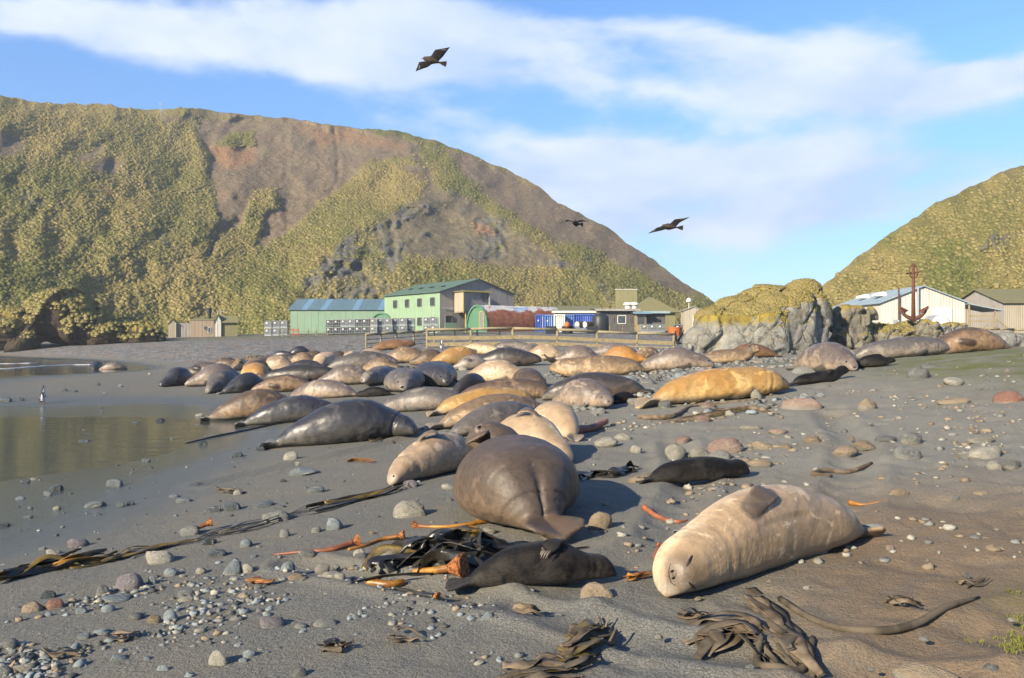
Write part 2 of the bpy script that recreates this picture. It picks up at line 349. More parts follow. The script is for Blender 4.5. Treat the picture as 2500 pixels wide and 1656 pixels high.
def build_ground():
    ys = np.concatenate([[-14, -8, -4, -1.5, 0., 1.0], np.geomspace(1.6, 150, 560), [170, 200, 240, 300]])
    us = np.sign(np.linspace(-1, 1, 561))*np.abs(np.linspace(-1, 1, 561))**1.15
    wdt = 5.5+np.maximum(ys, 0)*.82
    X_ = us[None]*wdt[:, None]; Y_ = np.repeat(ys[:, None], len(us), 1)
    Zg = gz(X_, Y_)+sand_relief(X_, Y_)
    me = mesh_np('beach', np.stack([X_, Y_, Zg], -1).reshape(-1, 3), grid_faces(len(ys), len(us)), True)
    x, y, z = X_.ravel(), Y_.ravel(), Zg.ravel(); px, py = proj(x, np.maximum(y, 1), z); p = P3(x, y); nl = fbm(p, .35, 4, 9); nm = fbm(p, 1.3, 3, 19)
    zl = gz(x, y)
    gravel = sstep(38, 62, y+6*nl+np.where(x > 0, -16, 0))*sstep(-.32, -.05, zl+.1*nl)
    gravel = np.maximum(gravel, sstep(.25, .6, nm+.3*nl)*sstep(16, 24, y)*sstep(-3, 1, x)*.7*sstep(16, 8, x-.3*y))
    moss = sstep(5, 9, x+1.5*nl)*sstep(11, 16, y)*sstep(40, 30, y)*sstep(.55, .95, zl)
    moss = np.maximum(moss, sstep(2.6, 3.3, x+.8*nm)*sstep(5.4, 4.2, y)*.9)
    moss = np.maximum(moss, sstep(92, 108, y+10*nl)*.8*sstep(1.2, 1.6, zl))
    wet = sstep(-.26, -.42, zl+.035*nl)*(1-gravel*.6)
    brown = sstep(.5, 1.8, x-.10*y+.6*nl)*sstep(9.5, 6, y+1.2*nl)
    brown = np.maximum(brown, sstep(.1, .6, nm)*sstep(1, 3, x-.05*y)*.30*sstep(24, 14, y))
    brown = np.maximum(brown, sstep(82, 96, y+6*nl)*.8)
    vattr(me, 'zone', np.stack([gravel, moss, wet], -1)); vattr(me, 'zone2', np.stack([brown, nm*.5+.5, nl*.5+.5], -1)); film = sstep(-.27, -.46, zl+.03*nl); dryz = sstep(-.10, .16, zl+.05*nl)*sstep(4.5, 7, y); vattr(me, 'zone3', np.stack([film, dryz, film], -1))
    tag(obj('beach', me, ground_material()), kind='structure')
def build_sea():
    k = NT('sea_water', .09, .5); g = k.geo(); k.color((.045, .050, .047)); k.b.inputs['IOR'].default_value = 1.33
    r = k.mapping(g, (.55, 1.5, 1), rot=(0, 0, R(12)))
    hgt = k.math('ADD', k.math('MULTIPLY', k.noise(r, 1.6, 3, .5, .4), 1.), k.math('MULTIPLY', k.noise(r, 7., 2, .5), .12))
    k.bump(hgt, .16, .06)
    V = [(-9000, -9000, WATER), (9000, -9000, WATER), (9000, 12000, WATER), (-9000, 12000, WATER)]
    tag(obj('sea', mesh_np('sea', np.array(V), [(0, 1, 2, 3)]), k.mat), kind='structure')
    # thin line of foam where the far wash ends
    k = simple('foam', (.72, .74, .76), .6, .15, 3., bump=.3)
    for pts in ([(-60, 914), (30, 910), (110, 903), (190, 897), (250, 893)], [(-40, 903), (40, 900), (110, 895)]):
        c = [at(a, b) for a, b in pts]; mb = MB(); ptsw = []
        for (x0, y0, _), (x1, y1, _) in zip(c[:-1], c[1:]):
            for t in np.linspace(0, 1, 6)[:-1]: ptsw.append((x0+(x1-x0)*t+random.uniform(-.1, .1), y0+(y1-y0)*t+random.uniform(-.4, .4), WATER+.004))
        mb.tube(ptsw, [.05+.10*random.random() for _ in ptsw], 6)
        V = np.array(mb.v); V[:, 2] = WATER+.01+(V[:, 2]-WATER)*.25
        tag(obj('wave_foam', mesh_np('wave_foam', V, mb.f, True), k), kind='stuff')
build_ground(); build_sea()
# ------------------------------------------------------------------ the hills
DS = 2500/2367.
def d2s(pts): return [(a*DS, b*DS) for a, b in pts]
SKY_L = d2s([(-1500,420),(-1000,250),(-500,205),(-150,205),(0,220),(50,232),(110,240),(150,242),(260,243),(330,252),(390,253),(460,250),(560,262),(660,275),(760,290),(850,300),(940,305),(1000,322),(1060,345),(1120,370),(1180,395),(1240,425),(1290,465),(1340,492),(1400,525),(1450,560),(1500,590),(1550,630),(1600,668),(1640,692),(1700,725),(1800,770)])
SKY_R = d2s([(1770,745),(1850,702),(1905,655),(1960,610),(2050,545),(2150,478),(2250,428),(2310,400),(2367,386),(2480,350),(2650,310),(2850,300),(3100,360),(3500,520),(3900,740)])
SLIDE = d2s([(455,272),(560,272),(760,293),(900,312),(962,332),(985,385),(960,365),(860,372),(800,425),(740,470),(690,515),(610,575),(560,545),(500,590),(470,590),(505,520),(500,470),(478,400),(480,360),(455,320)])
ISLES = [d2s([(490,345),(530,305),(590,300),(592,345),(560,340),(530,335)]), d2s([(585,440),(640,435),(645,480),(610,500),(600,560),(545,545),(570,490)]), d2s([(505,545),(560,520),(600,560),(560,600),(500,590)])]
BARE2 = [d2s([(1030,345),(1130,372),(1240,425),(1340,490),(1450,557),(1550,627),(1630,690),(1560,675),(1460,620),(1350,575),(1280,560),(1215,515),(1140,468),(1070,408)]),
         d2s([(900,380),(985,385),(1010,440),(960,465),(985,420)]), d2s([(-60,300),(20,300),(65,345),(30,365),(-60,360)]), d2s([(170,375),(230,330),(240,345),(205,380)]), d2s([(200,400),(225,362),(290,368),(260,400)])]
SCREE = d2s([(1010,440),(1090,452),(1230,556),(1330,615),(1250,612),(1180,625),(1100,618),(1040,600),(960,600),(905,610),(870,560),(875,520),(930,472)])
ROCK = [d2s([(800,540),(880,515),(945,555),(935,600),(900,640),(925,690),(880,705),(690,700),(690,660),(740,610)]), d2s([(1050,560),(1150,555),(1160,590),(1110,600),(1050,595)]), d2s([(1390,640),(1430,690),(1420,705),(1370,665)]), d2s([(2300,535),(2345,545),(2290,585),(2265,580)]),
        d2s([(40,455),(80,440),(110,470),(60,480)]),d2s([(355,520),(385,520),(395,575),(365,560)])]
RUST = d2s([(690,300),(780,300),(900,322),(940,345),(820,330),(740,335)])
RUST2 = [d2s([(485,345),(540,330),(590,350),(590,380),(540,395),(500,370)]), d2s([(1090,515),(1140,520),(1150,540),(1100,540)]), d2s([(225,430),(262,437),(262,452),(235,446)])]
C1 = d2s([(1005,436),(930,462),(870,505),(800,560),(740,600),(690,660),(668,705)])
C2 = d2s([(1005,436),(1100,455),(1230,562),(1320,612),(1400,668),(1450,725)])
TUSS = []     # collected tussock sites
def hill_zb(px, left):
    if left: return np.interp(px, [-1600, -600, 0, 420, 700, 1000, 1300, 1800], [70, 100, 118, 141, 157, 160, 170, 205])
    return np.interp(px, [1850, 2250, 2500, 3200, 4000], [118, 104, 104, 110, 130])
def build_hill(name, sky_pts, left, x0, x1, xin0, xin1, nin, nrow):
    pxs = np.concatenate([np.linspace(x0, xin0, 70)[:-1], np.linspace(xin0, xin1, nin), np.linspace(xin1, x1, 60)[1:]])
    sp = np.array(sky_pts); sky_y = np.interp(pxs, sp[:, 0], sp[:, 1])
    jag = fbm(P3(pxs/60, 0, 3.), 1, 5, 3)*6+fbm(P3(pxs/14, 0, 3.), 1, 3, 6)*4
    sky_y = sky_y+jag
    base_y = np.full_like(pxs, 850.)
    t = np.linspace(0, 1, nrow)
    px = np.repeat(pxs[None], nrow, 0); py = base_y[None]*(1-t[:, None])+sky_y[None]*t[:, None]
    zb = hill_zb(px, left); gb = 1.6; s = np.interp(px, [-1500, 0, 900, 1300, 1800], [.62, .64, .60, .52, .44]) if left else np.full_like(px, .66)
    e = (HY-py)/F
    Zd = (s*zb+H-gb)/(s-e)
    # gullies and bosses
    pn = P3(px/300., py/240., 2. if left else 8.)
    Zd = Zd*(1+.060*fbm(pn, 1, 4, 2)+.012*fbm(pn, 5, 4, 8)+.020*np.abs(fbm(pn, 3.1, 3, 18)))
    bare = np.zeros_like(px); rock = np.zeros_like(px); rust = np.zeros_like(px); scree = np.zeros_like(px)
    nz = 14*fbm(P3(px/40, py/40, 1.), 1, 4, 5); nx = px+nz; ny = py+14*fbm(P3(px/40, py/40, 9.), 1, 4, 6)
    if left:
        c1 = np.array(C1); c2 = np.array(C2)
        o = np.argsort(c1[:, 1]); lx = np.interp(py, c1[o, 1], c1[o, 0]); rx = np.interp(py, c2[:, 1], c2[:, 0])
        below = sstep(450, 760, py)*13*sstep(440, 520, py)+sstep(440, 560, py)*6
        dl = np.maximum(0, lx-px); dr = np.maximum(0, px-rx); din = np.minimum(np.maximum(0, px-lx), np.maximum(0, rx-px))
        prof = np.exp(-(dl/150.)**1.3)*np.exp(-(dr/150.)**1.2)
        Zd = Zd-below*prof+np.minimum(din, 120)/120*5*sstep(440, 520, py)
        # main gully left of the spur, slide scar slightly sunk
        bare = softpoly(nx, ny, SLIDE, 9)
        for q in ISLES: bare = bare*(1-softpoly(nx, ny, q, 8))
        Zd = Zd+bare*2.0
        crack = np.exp(-(polydist(px, py, d2s([(772,300),(782,360),(780,420),(765,445)]))/5.)**2); Zd += crack*1.0
        for q in BARE2: bare = np.maximum(bare, softpoly(nx, ny, q, 10))
        bare = np.maximum(bare, .8*np.exp(-(polydist(nx, ny, d2s([(380,285),(460,258),(560,268),(700,287),(860,305)]))/9.)**2))
        bare = np.maximum(bare, .9*np.exp(-(polydist(nx, ny, d2s([(965,340),(960,370),(990,410),(1000,435)]))/9.)**2))
        scree = softpoly(nx, ny, SCREE, 14)
        rust = np.maximum(softpoly(nx, ny, RUST, 14)*.8, np.max([softpoly(nx, ny, q, 9) for q in RUST2], 0))
    for q in ROCK: rock = np.maximum(rock, softpoly(nx, ny, q, 10))
    rock = rock*(.42+.58*sstep(-.16, .16, fbm(P3(px/55, py/42, 6.), 1, 4, 21)))
    if left: rock = np.maximum(rock, scree*sstep(.18, .42, fbm(P3(px/45, py/34, 4.), 1, 4, 3)))
    rn = (1-np.abs(fbm(P3(px/52.+py/90., py/60.-px/110., 0.), 1, 4, 12))*2.2)+.55*(1-np.abs(fbm(P3(px/20., py/26., 0.), 1, 3, 13))*2)
    Zd = Zd-rock*(rn-.9)*3.4
    Zd = Zd-(bare+scree*.6)*fbm(P3(px/30, py/20, 0.), 1, 4, 14)*.8
    Xw = (px-1250)/F*Zd; Yw = Zd; Zw = H+e*Zd
    # the far side, falling away behind the skyline
    nb = 10; back = []
    for i in range(1, nb+1):
        d = i*9.; back.append(np.stack([Xw[-1]*(1+d/Zd[-1]*.3), Yw[-1]+d, Zw[-1]-.5*d-.012*d*d+.6], -1))
    V = np.concatenate([np.stack([Xw, Yw, Zw], -1), np.array(back)], 0)
    n2 = nrow+nb
    pad = lambda a: np.concatenate([a, np.repeat(a[-1:], nb, 0)], 0).ravel()
    me = mesh_np(name, V.reshape(-1, 3), grid_faces(n2, len(pxs)), True)
    lush = np.clip(.45+1.7*fbm(P3(px/170, py/120, 3.), 1, 4, 33)+(.28*sstep(560, 740, py) if left else 0.), 0, 1)
    if left: lush = np.clip(lush-.5*sstep(1010, 1300, px)*0+.22*sstep(0, 120, dr)*sstep(450, 520, py)-.35*softpoly(px, py, d2s([(700,470),(860,385),(985,400),(980,440),(870,500),(740,590),(600,640)]), 40), 0, 1)
    vattr(me, 'zone', np.stack([pad(bare), pad(rock), pad(rust)], -1)); vattr(me, 'zone2', np.stack([pad(scree), pad(lush), pad(lush)], -1))
    o = obj(name, me, hill_material()); tag(o, kind='structure')
    # tussock sites, spread evenly over the slope
    Vg = V[:nrow].reshape(nrow, len(pxs), 3); a = Vg[1:, :-1]-Vg[:-1, :-1]; b = Vg[:-1, 1:]-Vg[:-1, :-1]
    ar = np.linalg.norm(np.cross(a, b), axis=-1)
    topd = py-np.interp(px, sp[:, 0], sp[:, 1]); dens = ((1-np.maximum(bare, rock*.92))*(1-.75*sstep(44, 10, topd+nz*1.2)))[:-1, :-1]*(1-.94*scree[:-1, :-1])*(1-.6*rust[:-1, :-1]); vis = (px[:-1, :-1] > -420)*(px[:-1, :-1] < 2920)
    ww = (ar*np.clip(dens, 0, 1)**1.6*vis).ravel(); N = int(min(ww.sum()*(3.6 if left else 5.0), 90000)); print('TUSSOCKS', name, N)
    idx = RNG.choice(len(ww), N, p=ww/ww.sum()); i, j = np.divmod(idx, len(pxs)-1)
    u, v = RNG.random(N)[:, None], RNG.random(N)[:, None]
    P = Vg[i, j]+a[i, j]*u+b[i, j]*v
    tone = lush[i, j]; TUSS.append((P, tone, np.full(N, 1. if left else .85)))
_hm = []
def hill_material():
    if _hm: return _hm[0]
    k = NT('hill_turf', .95, .1); g = k.geo(); a = k.sep(k.attr('zone')); b = k.sep(k.attr('zone2'))
    n1 = k.noise(g, .09, 6, .6); n2 = k.noise(g, .7, 5, .65); n3 = k.noise(g, 3., 4, .7)
    turf = k.mix(b[1], k.ramp(n3, [(.3, (.17, .135, .048)), (.7, (.27, .215, .085))]), k.ramp(n3, [(.3, (.065, .073, .019)), (.7, (.14, .14, .042))]))
    soil = k.ramp(n2, [(.25, (.095, .068, .044)), (.5, (.155, .117, .078)), (.75, (.225, .178, .122))])
    soil = k.mix(k.rng(n1, .45, .7, 0, .5), soil, (.15, .14, .085))
    st = k.mapping(g, (.5, .5, .12)); soil = k.mix(k.rng(k.noise(st, .8, 5, .7), .52, .66, 0, .45), soil, (.125, .092, .066))
    c = k.mix(a[0], turf, soil)
    sc = k.ramp(k.noise(k.mapping(g, (.35, .35, .12)), .9, 6, .7), [(.3, (.085, .072, .046)), (.5, (.15, .125, .080)), (.68, (.215, .172, .098)), (.8, (.15, .138, .11))])
    c = k.mix(b[0], c, sc)
    rk = k.ramp(n2, [(.3, (.06, .058, .051)), (.55, (.135, .129, .112)), (.75, (.21, .20, .17))])
    rk = k.mix(k.rng(k.noise(g, .35, 4, .6), .52, .62, 0, .75), rk, k.ramp(n3, [(.3, (.09, .085, .02)), (.7, (.2, .175, .035))]))
    c = k.mix(a[1], c, rk)
    c = k.mix(k.math('MULTIPLY', a[2], k.rng(n2, .3, .6, .3, .9)), c, k.ramp(n3, [(.3, (.185, .095, .048)), (.7, (.30, .175, .092))]))
    k.color(c)
    p = k.bump(n3, .8, .35); k.bump(n2, .8, 1.0, p)
    _hm.append(k.mat); return k.mat
def tussock_mesh(name, seed, nb=46, h=.8, r=.62, flow=(0, 0)):
    rr = random.Random(seed); V = []; Fs = []
    # dense heart
    for i in range(3):
        for j in range(9):
            a = 2*math.pi*j/9; q = (1, .82, .42)[i]; V.append((math.cos(a)*r*.95*q*rr.uniform(.85, 1.15), math.sin(a)*r*.95*q*rr.uniform(.85, 1.15), (-.3, .34, .60)[i]*h*rr.uniform(.9, 1.1)))
    V.append((0, 0, h*.68))
    for i in range(2):
        for j in range(9): Fs.append((i*9+j, i*9+(j+1) % 9, (i+1)*9+(j+1) % 9, (i+1)*9+j))
    for j in range(9): Fs.append((18+j, 18+(j+1) % 9, 27))
    for b in range(nb):
        a = rr.uniform(0, 2*math.pi); lean = rr.uniform(.15, 1.0)**.8; L = h*rr.uniform(.85, 1.35); w_ = rr.uniform(.03, .065)
        o = len(V); s = Vector((-math.sin(a), math.cos(a), 0))*w_
        for t in (0., .4, .75, 1.):
            rad = r*(.12+lean*1.05*t**1.15); z = L*(t*1.25-lean*.85*t*t)*.9
            p = Vector((math.cos(a)*rad+flow[0]*t*t, math.sin(a)*rad+flow[1]*t*t, max(z, -.1)))
            if t < 1: V += [tuple(p-s*(1-t*.6)), tuple(p+s*(1-t*.6))]
            else: V.append(tuple(p))
        Fs += [(o, o+1, o+3, o+2), (o+2, o+3, o+5, o+4), (o+4, o+5, o+6)]
    return mesh_np(name, np.array(V), Fs, True)
def tussock_material():
    k = NT('tussock_grass', .75, .2); t = k.attr('tone', 'INSTANCER', 'Fac'); rnd = k.attr('rnd', 'INSTANCER', 'Fac'); z = k.n('ShaderNodeTexCoord').outputs['Object']
    n = k.noise(z, 3., 3, .6)
    dry = k.ramp(n, [(.3, (.235, .185, .066)), (.7, (.365, .295, .125))]); green = k.ramp(n, [(.3, (.100, .112, .029)), (.7, (.20, .20, .060))])
    c = k.mix(t, dry, green); c = k.mix(k.rng(rnd, .7, 1., 0, .5), c, (.36, .285, .14)); c = k.mix(k.rng(rnd, .0, .15, .45, 0), c, (.12, .14, .035))
    k.color(c); k.b.inputs['Subsurface Weight'].default_value = 0
    tr = k.n('ShaderNodeBsdfTranslucent'); k.set(tr.inputs[0], c); ms = k.n('ShaderNodeMixShader'); ms.inputs[0].default_value = .3
    out = [q for q in k.t.nodes if q.type == 'OUTPUT_MATERIAL'][0]
    k.t.links.new(k.b.outputs[0], ms.inputs[1]); k.t.links.new(tr.outputs[0], ms.inputs[2]); k.t.links.new(ms.outputs[0], out.inputs[0])
    return k.mat
def scatter(name, P, scale, tone, variants, label, cat):
    """one object of uncountable clumps: points that carry instances"""
    me = bpy.data.meshes.new(name); me.vertices.add(len(P)); me.vertices.foreach_set('co', np.ascontiguousarray(P, np.float32).ravel())
    vattr(me, 'tone', tone); vattr(me, 'rnd', RNG.random(len(P))); vattr(me, 'sc', scale); vattr(me, 'rot', RNG.random(len(P))*6.283)
    me.update(); o = link(bpy.data.objects.new(name, me)); tag(o, label, cat, kind='stuff')
    g = bpy.data.node_groups.new(name, 'GeometryNodeTree')
    g.interface.new_socket('Geometry', in_out='INPUT', socket_type='NodeSocketGeometry'); g.interface.new_socket('Geometry', in_out='OUTPUT', socket_type='NodeSocketGeometry')
    N = g.nodes.new; Lk = g.links.new
    gi, go = N('NodeGroupInput'), N('NodeGroupOutput'); mp = N('GeometryNodeMeshToPoints'); Lk(gi.outputs[0], mp.inputs[0])
    ip = N('GeometryNodeInstanceOnPoints'); Lk(mp.outputs[0], ip.inputs['Points'])
    gi_ = N('GeometryNodeGeometryToInstance')
    hold = []
    for q in variants:
        oi = N('GeometryNodeObjectInfo'); oi.inputs['Object'].default_value = q; Lk(oi.outputs['Geometry'], gi_.inputs[0])
    Lk(gi_.outputs[0], ip.inputs['Instance']); ip.inputs['Pick Instance'].default_value = True
    ri = N('FunctionNodeRandomValue'); ri.data_type = 'INT'; ri.inputs[4].default_value = 0; ri.inputs[5].default_value = len(variants)-1
    Lk(ri.outputs[2], ip.inputs['Instance Index'])
    def na(nm):
        q = N('GeometryNodeInputNamedAttribute'); q.data_type = 'FLOAT'; q.inputs[0].default_value = nm; return q.outputs[0]
    cx = N('ShaderNodeCombineXYZ'); Lk(na('rot'), cx.inputs[2]); Lk(cx.outputs[0], ip.inputs['Rotation'])
    Lk(na('sc'), ip.inputs['Scale']); Lk(ip.outputs[0], go.inputs[0])
    md = o.modifiers.new('scatter', 'NODES'); md.node_group = g
    return o
build_hill('hillside', SKY_L, True, -1500, 1900, -60, 1750, 430, 210)
build_hill('headland_slope', SKY_R, False, 1880, 4000, 1990, 2560, 150, 120)
_tm = tussock_material(); _var = []
def variant(name, me, mat):        # mesh source for scattering, kept out of the scene
    me.materials.append(mat); return bpy.data.objects.new(name, me)
_var = [variant('tussock', tussock_mesh('tussock', i, 36, .60+.10*(i % 2), .60), _tm) for i in range(4)]
_P = np.concatenate([t[0] for t in TUSS]); _t = np.concatenate([t[1] for t in TUSS]); _s = np.concatenate([t[2] for t in TUSS])
_rr = np.clip(RNG.normal(1., .33, len(_P)), .4, 1.9)*_s
_P[:, 2] -= .12
scatter('tussock_grass', _P, _rr*.56, np.clip(_t+RNG.normal(0, .18, len(_P)), 0, 1), _var, 'dense tussock grass covering the hillside in clumps', 'grass')
# ------------------------------------------------------------------ elephant seals
PROF = np.array([  # s, half width, half height (of the length)
 (0,.034,.030),(.04,.056,.050),(.09,.080,.071),(.16,.104,.092),(.25,.127,.113),(.36,.145,.130),(.47,.152,.136),(.57,.151,.135),(.66,.142,.127),(.73,.127,.116),(.79,.110,.103),(.84,.094,.090),(.88,.082,.079),(.915,.072,.068),(.945,.058,.052),(.97,.049,.042),(.987,.038,.031),(.996,.022,.018),(1,.006,.005)])
RUMP = np.array([
 (0,.050,.040),(.03,.085,.070),(.07,.118,.098),(.13,.147,.125),(.22,.172,.146),(.34,.186,.157),(.46,.184,.156),(.57,.170,.146),(.66,.150,.130),(.73,.128,.115),(.79,.108,.102),(.84,.092,.089),(.88,.080,.077),(.915,.072,.068),(.945,.060,.055),(.97,.050,.044),(.987,.038,.032),(.996,.022,.018),(1,.006,.005)])
PUP = np.array([
 (0,.040,.034),(.05,.066,.058),(.12,.090,.080),(.22,.112,.100),(.35,.122,.106),(.5,.130,.112),(.63,.124,.108),(.72,.106,.096),(.78,.090,.086),(.83,.084,.083),(.88,.086,.084),(.92,.078,.074),(.955,.062,.056),(.98,.046,.040),(.993,.028,.022),(1,.007,.006)])
BLUNT = PROF.copy(); BLUNT[:, 1] = np.interp(PROF[:, 0], [0, .79, .84, .88, .915, .945, .97, .987, .996, 1], [1, 1, 1.04, 1.12, 1.2, 1.3, 1.34, 1.32, 1.25, 1])*PROF[:, 1]; BLUNT[:, 2] = np.interp(PROF[:, 0], [0, .79, .84, .88, .915, .945, .97, .987, .996, 1], [1, 1, 1.03, 1.10, 1.18, 1.3, 1.36, 1.35, 1.25, 1])*PROF[:, 2]
class SealShape:
    def __init__(s, p):
        s.p = p; prof = PUP if p.get('pup') else RUMP if p.get('rump') else BLUNT if p.get('blunt') else PROF
        n = 64; ss = np.unique(np.concatenate([np.linspace(0, .86, 40), np.linspace(.86, 1, 22)])); s.ss = ss
        w = np.interp(ss, prof[:, 0], prof[:, 1]); h = np.interp(ss, prof[:, 0], prof[:, 2])
        ker = np.array([.25, .5, .25])
        for _ in range(2):
            w[1:-1] = np.convolve(w, ker, 'valid'); h[1:-1] = np.convolve(h, ker, 'valid')
        bod = np.exp(-((ss-.47)/.30)**4)
        s.w = w*(1+(p.get('gw', 1)-1)*bod); s.h = h*(1+(p.get('gh', 1)-1)*bod)
        yaw = R(p.get('bend', 0))*(ss-.5) + R(p.get('turn', 0))*sstep(.68, .92, ss) - R(p.get('tailturn', 0))*sstep(.28, .05, ss)
        pit = R(p.get('lift', 0))*sstep(.66, .80, ss) - R(p.get('nod', 0))*sstep(.80, .96, ss)
        ds = np.diff(ss, prepend=ss[0]); dx = np.cos(yaw)*np.cos(pit)*ds; dy = np.sin(yaw)*np.cos(pit)*ds; dz = np.sin(pit)*ds
        x, y, z = np.cumsum(dx), np.cumsum(dy), np.cumsum(dz)
        k = np.argmin(np.abs(ss-.48)); x -= x[k]; y -= y[k]; y -= y.mean()*.5
        sit = p.get('sit', .86)
        zc = s.h*np.interp(ss, [0, .1, .25, .75, .9, 1], [1.1, 1.0, sit, sit, .95, 1.15])
        # belly line rests on the sand; the hump of the back grows with the girth
        s.C = np.stack([x, y, np.maximum.accumulate(z)*0+z+zc], -1); s.yaw = yaw; s.pit = pit
        s.C[:, 2] += p.get('hump', 0)*np.exp(-((ss-.5)/.2)**2)
        s.T = np.stack([np.cos(yaw)*np.cos(pit), np.sin(yaw)*np.cos(pit), np.sin(pit)], -1)
        s.Lat = np.stack([-np.sin(yaw), np.cos(yaw), 0*yaw], -1); s.Up = np.cross(s.T, s.Lat); 
        s.roll = R(p.get('roll', 0)); hr = p.get('headroll'); s.hroll = s.roll if hr is None else R(hr)
    def at(s, q, phi, off=0.):
        """surface point: q along the spine, phi in degrees round it (0 = its left, 90 = up)"""
        I = lambda A: np.array([np.interp(q, s.ss, A[:, i]) for i in range(A.shape[1])])
        c, l, u = I(s.C), I(s.Lat), I(s.Up); w, h = np.interp(q, s.ss, s.w), np.interp(q, s.ss, s.h); a = R(phi)
        sz = math.sin(a); d = l*math.cos(a)*w+u*sz*h*(1 if sz > 0 else .92)
        nrm = l*math.cos(a)/max(w, 1e-4)+u*math.sin(a)/max(h, 1e-4); nrm = nrm/np.linalg.norm(nrm)
        return c+d+nrm*off, nrm
    def dors(s, q): return 90+math.degrees(s.roll+(s.hroll-s.roll)*float(sstep(.72, .88, q)))
    def rings(s, nr=28):
        ph = np.linspace(0, 2*np.pi, nr, endpoint=False); cs, sn = np.cos(ph), np.sin(ph)
        e = .86                                      # slightly boxy section, flattened where it lies
        cx = np.sign(cs)*np.abs(cs)**e; sx = np.sign(sn)*np.abs(sn)**e*np.where(sn > 0, 1, .92)
        sag = s.p.get('sag', .13)*np.exp(-((s.ss-.45)/.33)**4); cx = cx[None]*(1-sag[:, None]*np.where(sn > 0, sn, .9*sn)[None]); V = s.C[:, None]+s.Lat[:, None]*(s.w[:, None]*cx)[..., None]+s.Up[:, None]*(s.h[:, None]*sx[None])[..., None]
        return V
    def body(s, nr=28):
        V = s.rings(nr); n = len(s.ss); Fs = grid_faces(n, nr, True).tolist()
        Vf = V.reshape(-1, 3); Fs += [list(range(nr-1, -1, -1)), [(n-1)*nr+j for j in range(nr)]]
        return Vf, Fs
    def blade(s, path, widths, th, twist=None):
        """a flat tapering limb along points with outward normals"""
        pts = [np.array(p) for p, _ in path]; V = []; k = len(pts); m_ = 12; cen = []
        for i in range(k):
            d = pts[min(i+1, k-1)]-pts[max(i-1, 0)]; d = d/np.linalg.norm(d); nn = path[i][1]; nn = nn-d*nn.dot(d); nn = nn/np.linalg.norm(nn); wd = np.cross(d, nn)
            if twist: a = R(twist[i]); wd, nn = wd*math.cos(a)+nn*math.sin(a), nn*math.cos(a)-wd*math.sin(a)
            for j in range(m_):
                a = 2*math.pi*j/m_; V.append(pts[i]+wd*widths[i]*math.cos(a)+nn*th*(1.25-.55*i/(k-1))*math.sin(a))
        Fs = [(i*m_+j, i*m_+(j+1) % m_, (i+1)*m_+(j+1) % m_, (i+1)*m_+j) for i in range(k-1) for j in range(m_)]
        Fs += [tuple(range(m_-1, -1, -1)), tuple((k-1)*m_+j for j in range(m_))]
        return np.array(V), Fs, pts
    def limbs(s):
        p = s.p; out = []
        # hind flippers: two fans trailing from the narrow end
        t = s.T[0]; l = s.Lat[0]; u = np.array([0, 0, 1.]); c = s.C[0]; hf = p.get('hind', 1.0); tw = p.get('hindtwist', 35); hl = p.get('hindlift', 0.)
        for sd in (1, -1):
            path = []
            for q, sp in ((-.05, .006), (.015, .018), (.045, .030), (.070, .040), (.092, .048)):
                r_ = c-t*q*hf+l*sd*sp*hf*p.get('spread', 1)+u*(-.006+hl*max(q, 0)-.09*max(q, 0)); path.append((r_, u))
            out.append(s.blade(path, [.028*hf, .038*hf, .048*hf, .054*hf, .036*hf], .0135, [sd*tw]*5))
        for f_ in p.get('fl', [('flank', 1), ('flank', -1)]):
            mode, sd = f_[0], f_[1]; k = f_[2] if len(f_) > 2 else 1.0
            a0 = s.dors(.66)-90
            if mode == 'flank':
                phi = a0+(0 if sd > 0 else 180); g = -sd
                path = [s.at(.70, phi+g*30, -.014), s.at(.665, phi+g*30, .010), s.at(.62, phi+g*38, .014), s.at(.57, phi+g*44, .012), s.at(.535, phi+g*48, .006)]
                wd = [.020, .026, .032, .034, .022]
            elif mode == 'splay':
                phi = a0+(0 if sd > 0 else 180); g = -sd; b0, n0 = s.at(.69, phi+g*32, -.012); ld = s.at(.69, phi, 0)[0]-s.at(.69, phi+180, 0)[0]; ld = ld/np.linalg.norm(ld); tt = s.T[np.argmin(np.abs(s.ss-.69))]
                path = [(b0, n0)]+[(b0+ld*a-tt*b+u*z_, np.array([0, 0, 1.])) for a, b, z_ in ((.04, .0, -.015), (.08, .015, -.035), (.12, .035, -.045), (.145, .05, -.05))]
                wd = [.024, .028, .033, .036, .026]
            else:          # 'up': laid across the upper side of a seal lying on its flank; f_[1] = angle round the body
                phi = f_[1]; q0 = f_[3] if len(f_) > 3 else .70; dp = f_[4] if len(f_) > 4 else 16
                fo = f_[5] if len(f_) > 5 else 1.; path = [s.at(q0, phi, -.016), s.at(q0-.03, phi+dp*.25, .016*fo), s.at(q0-.065, phi+dp*.5, .034*fo), s.at(q0-.105, phi+dp*.8, .040*fo), s.at(q0-.145, phi+dp, .026*fo)]
                wd = [.024, .028, .036, .045, .040]
            out.append(s.blade(path, [x*k for x in wd], (.0095 if p.get('hero') else .0125)*max(.8, k)))
        return out
def px_(p, y): return ((p['box'][0]+p['box'][1])/2-1250)/F*y
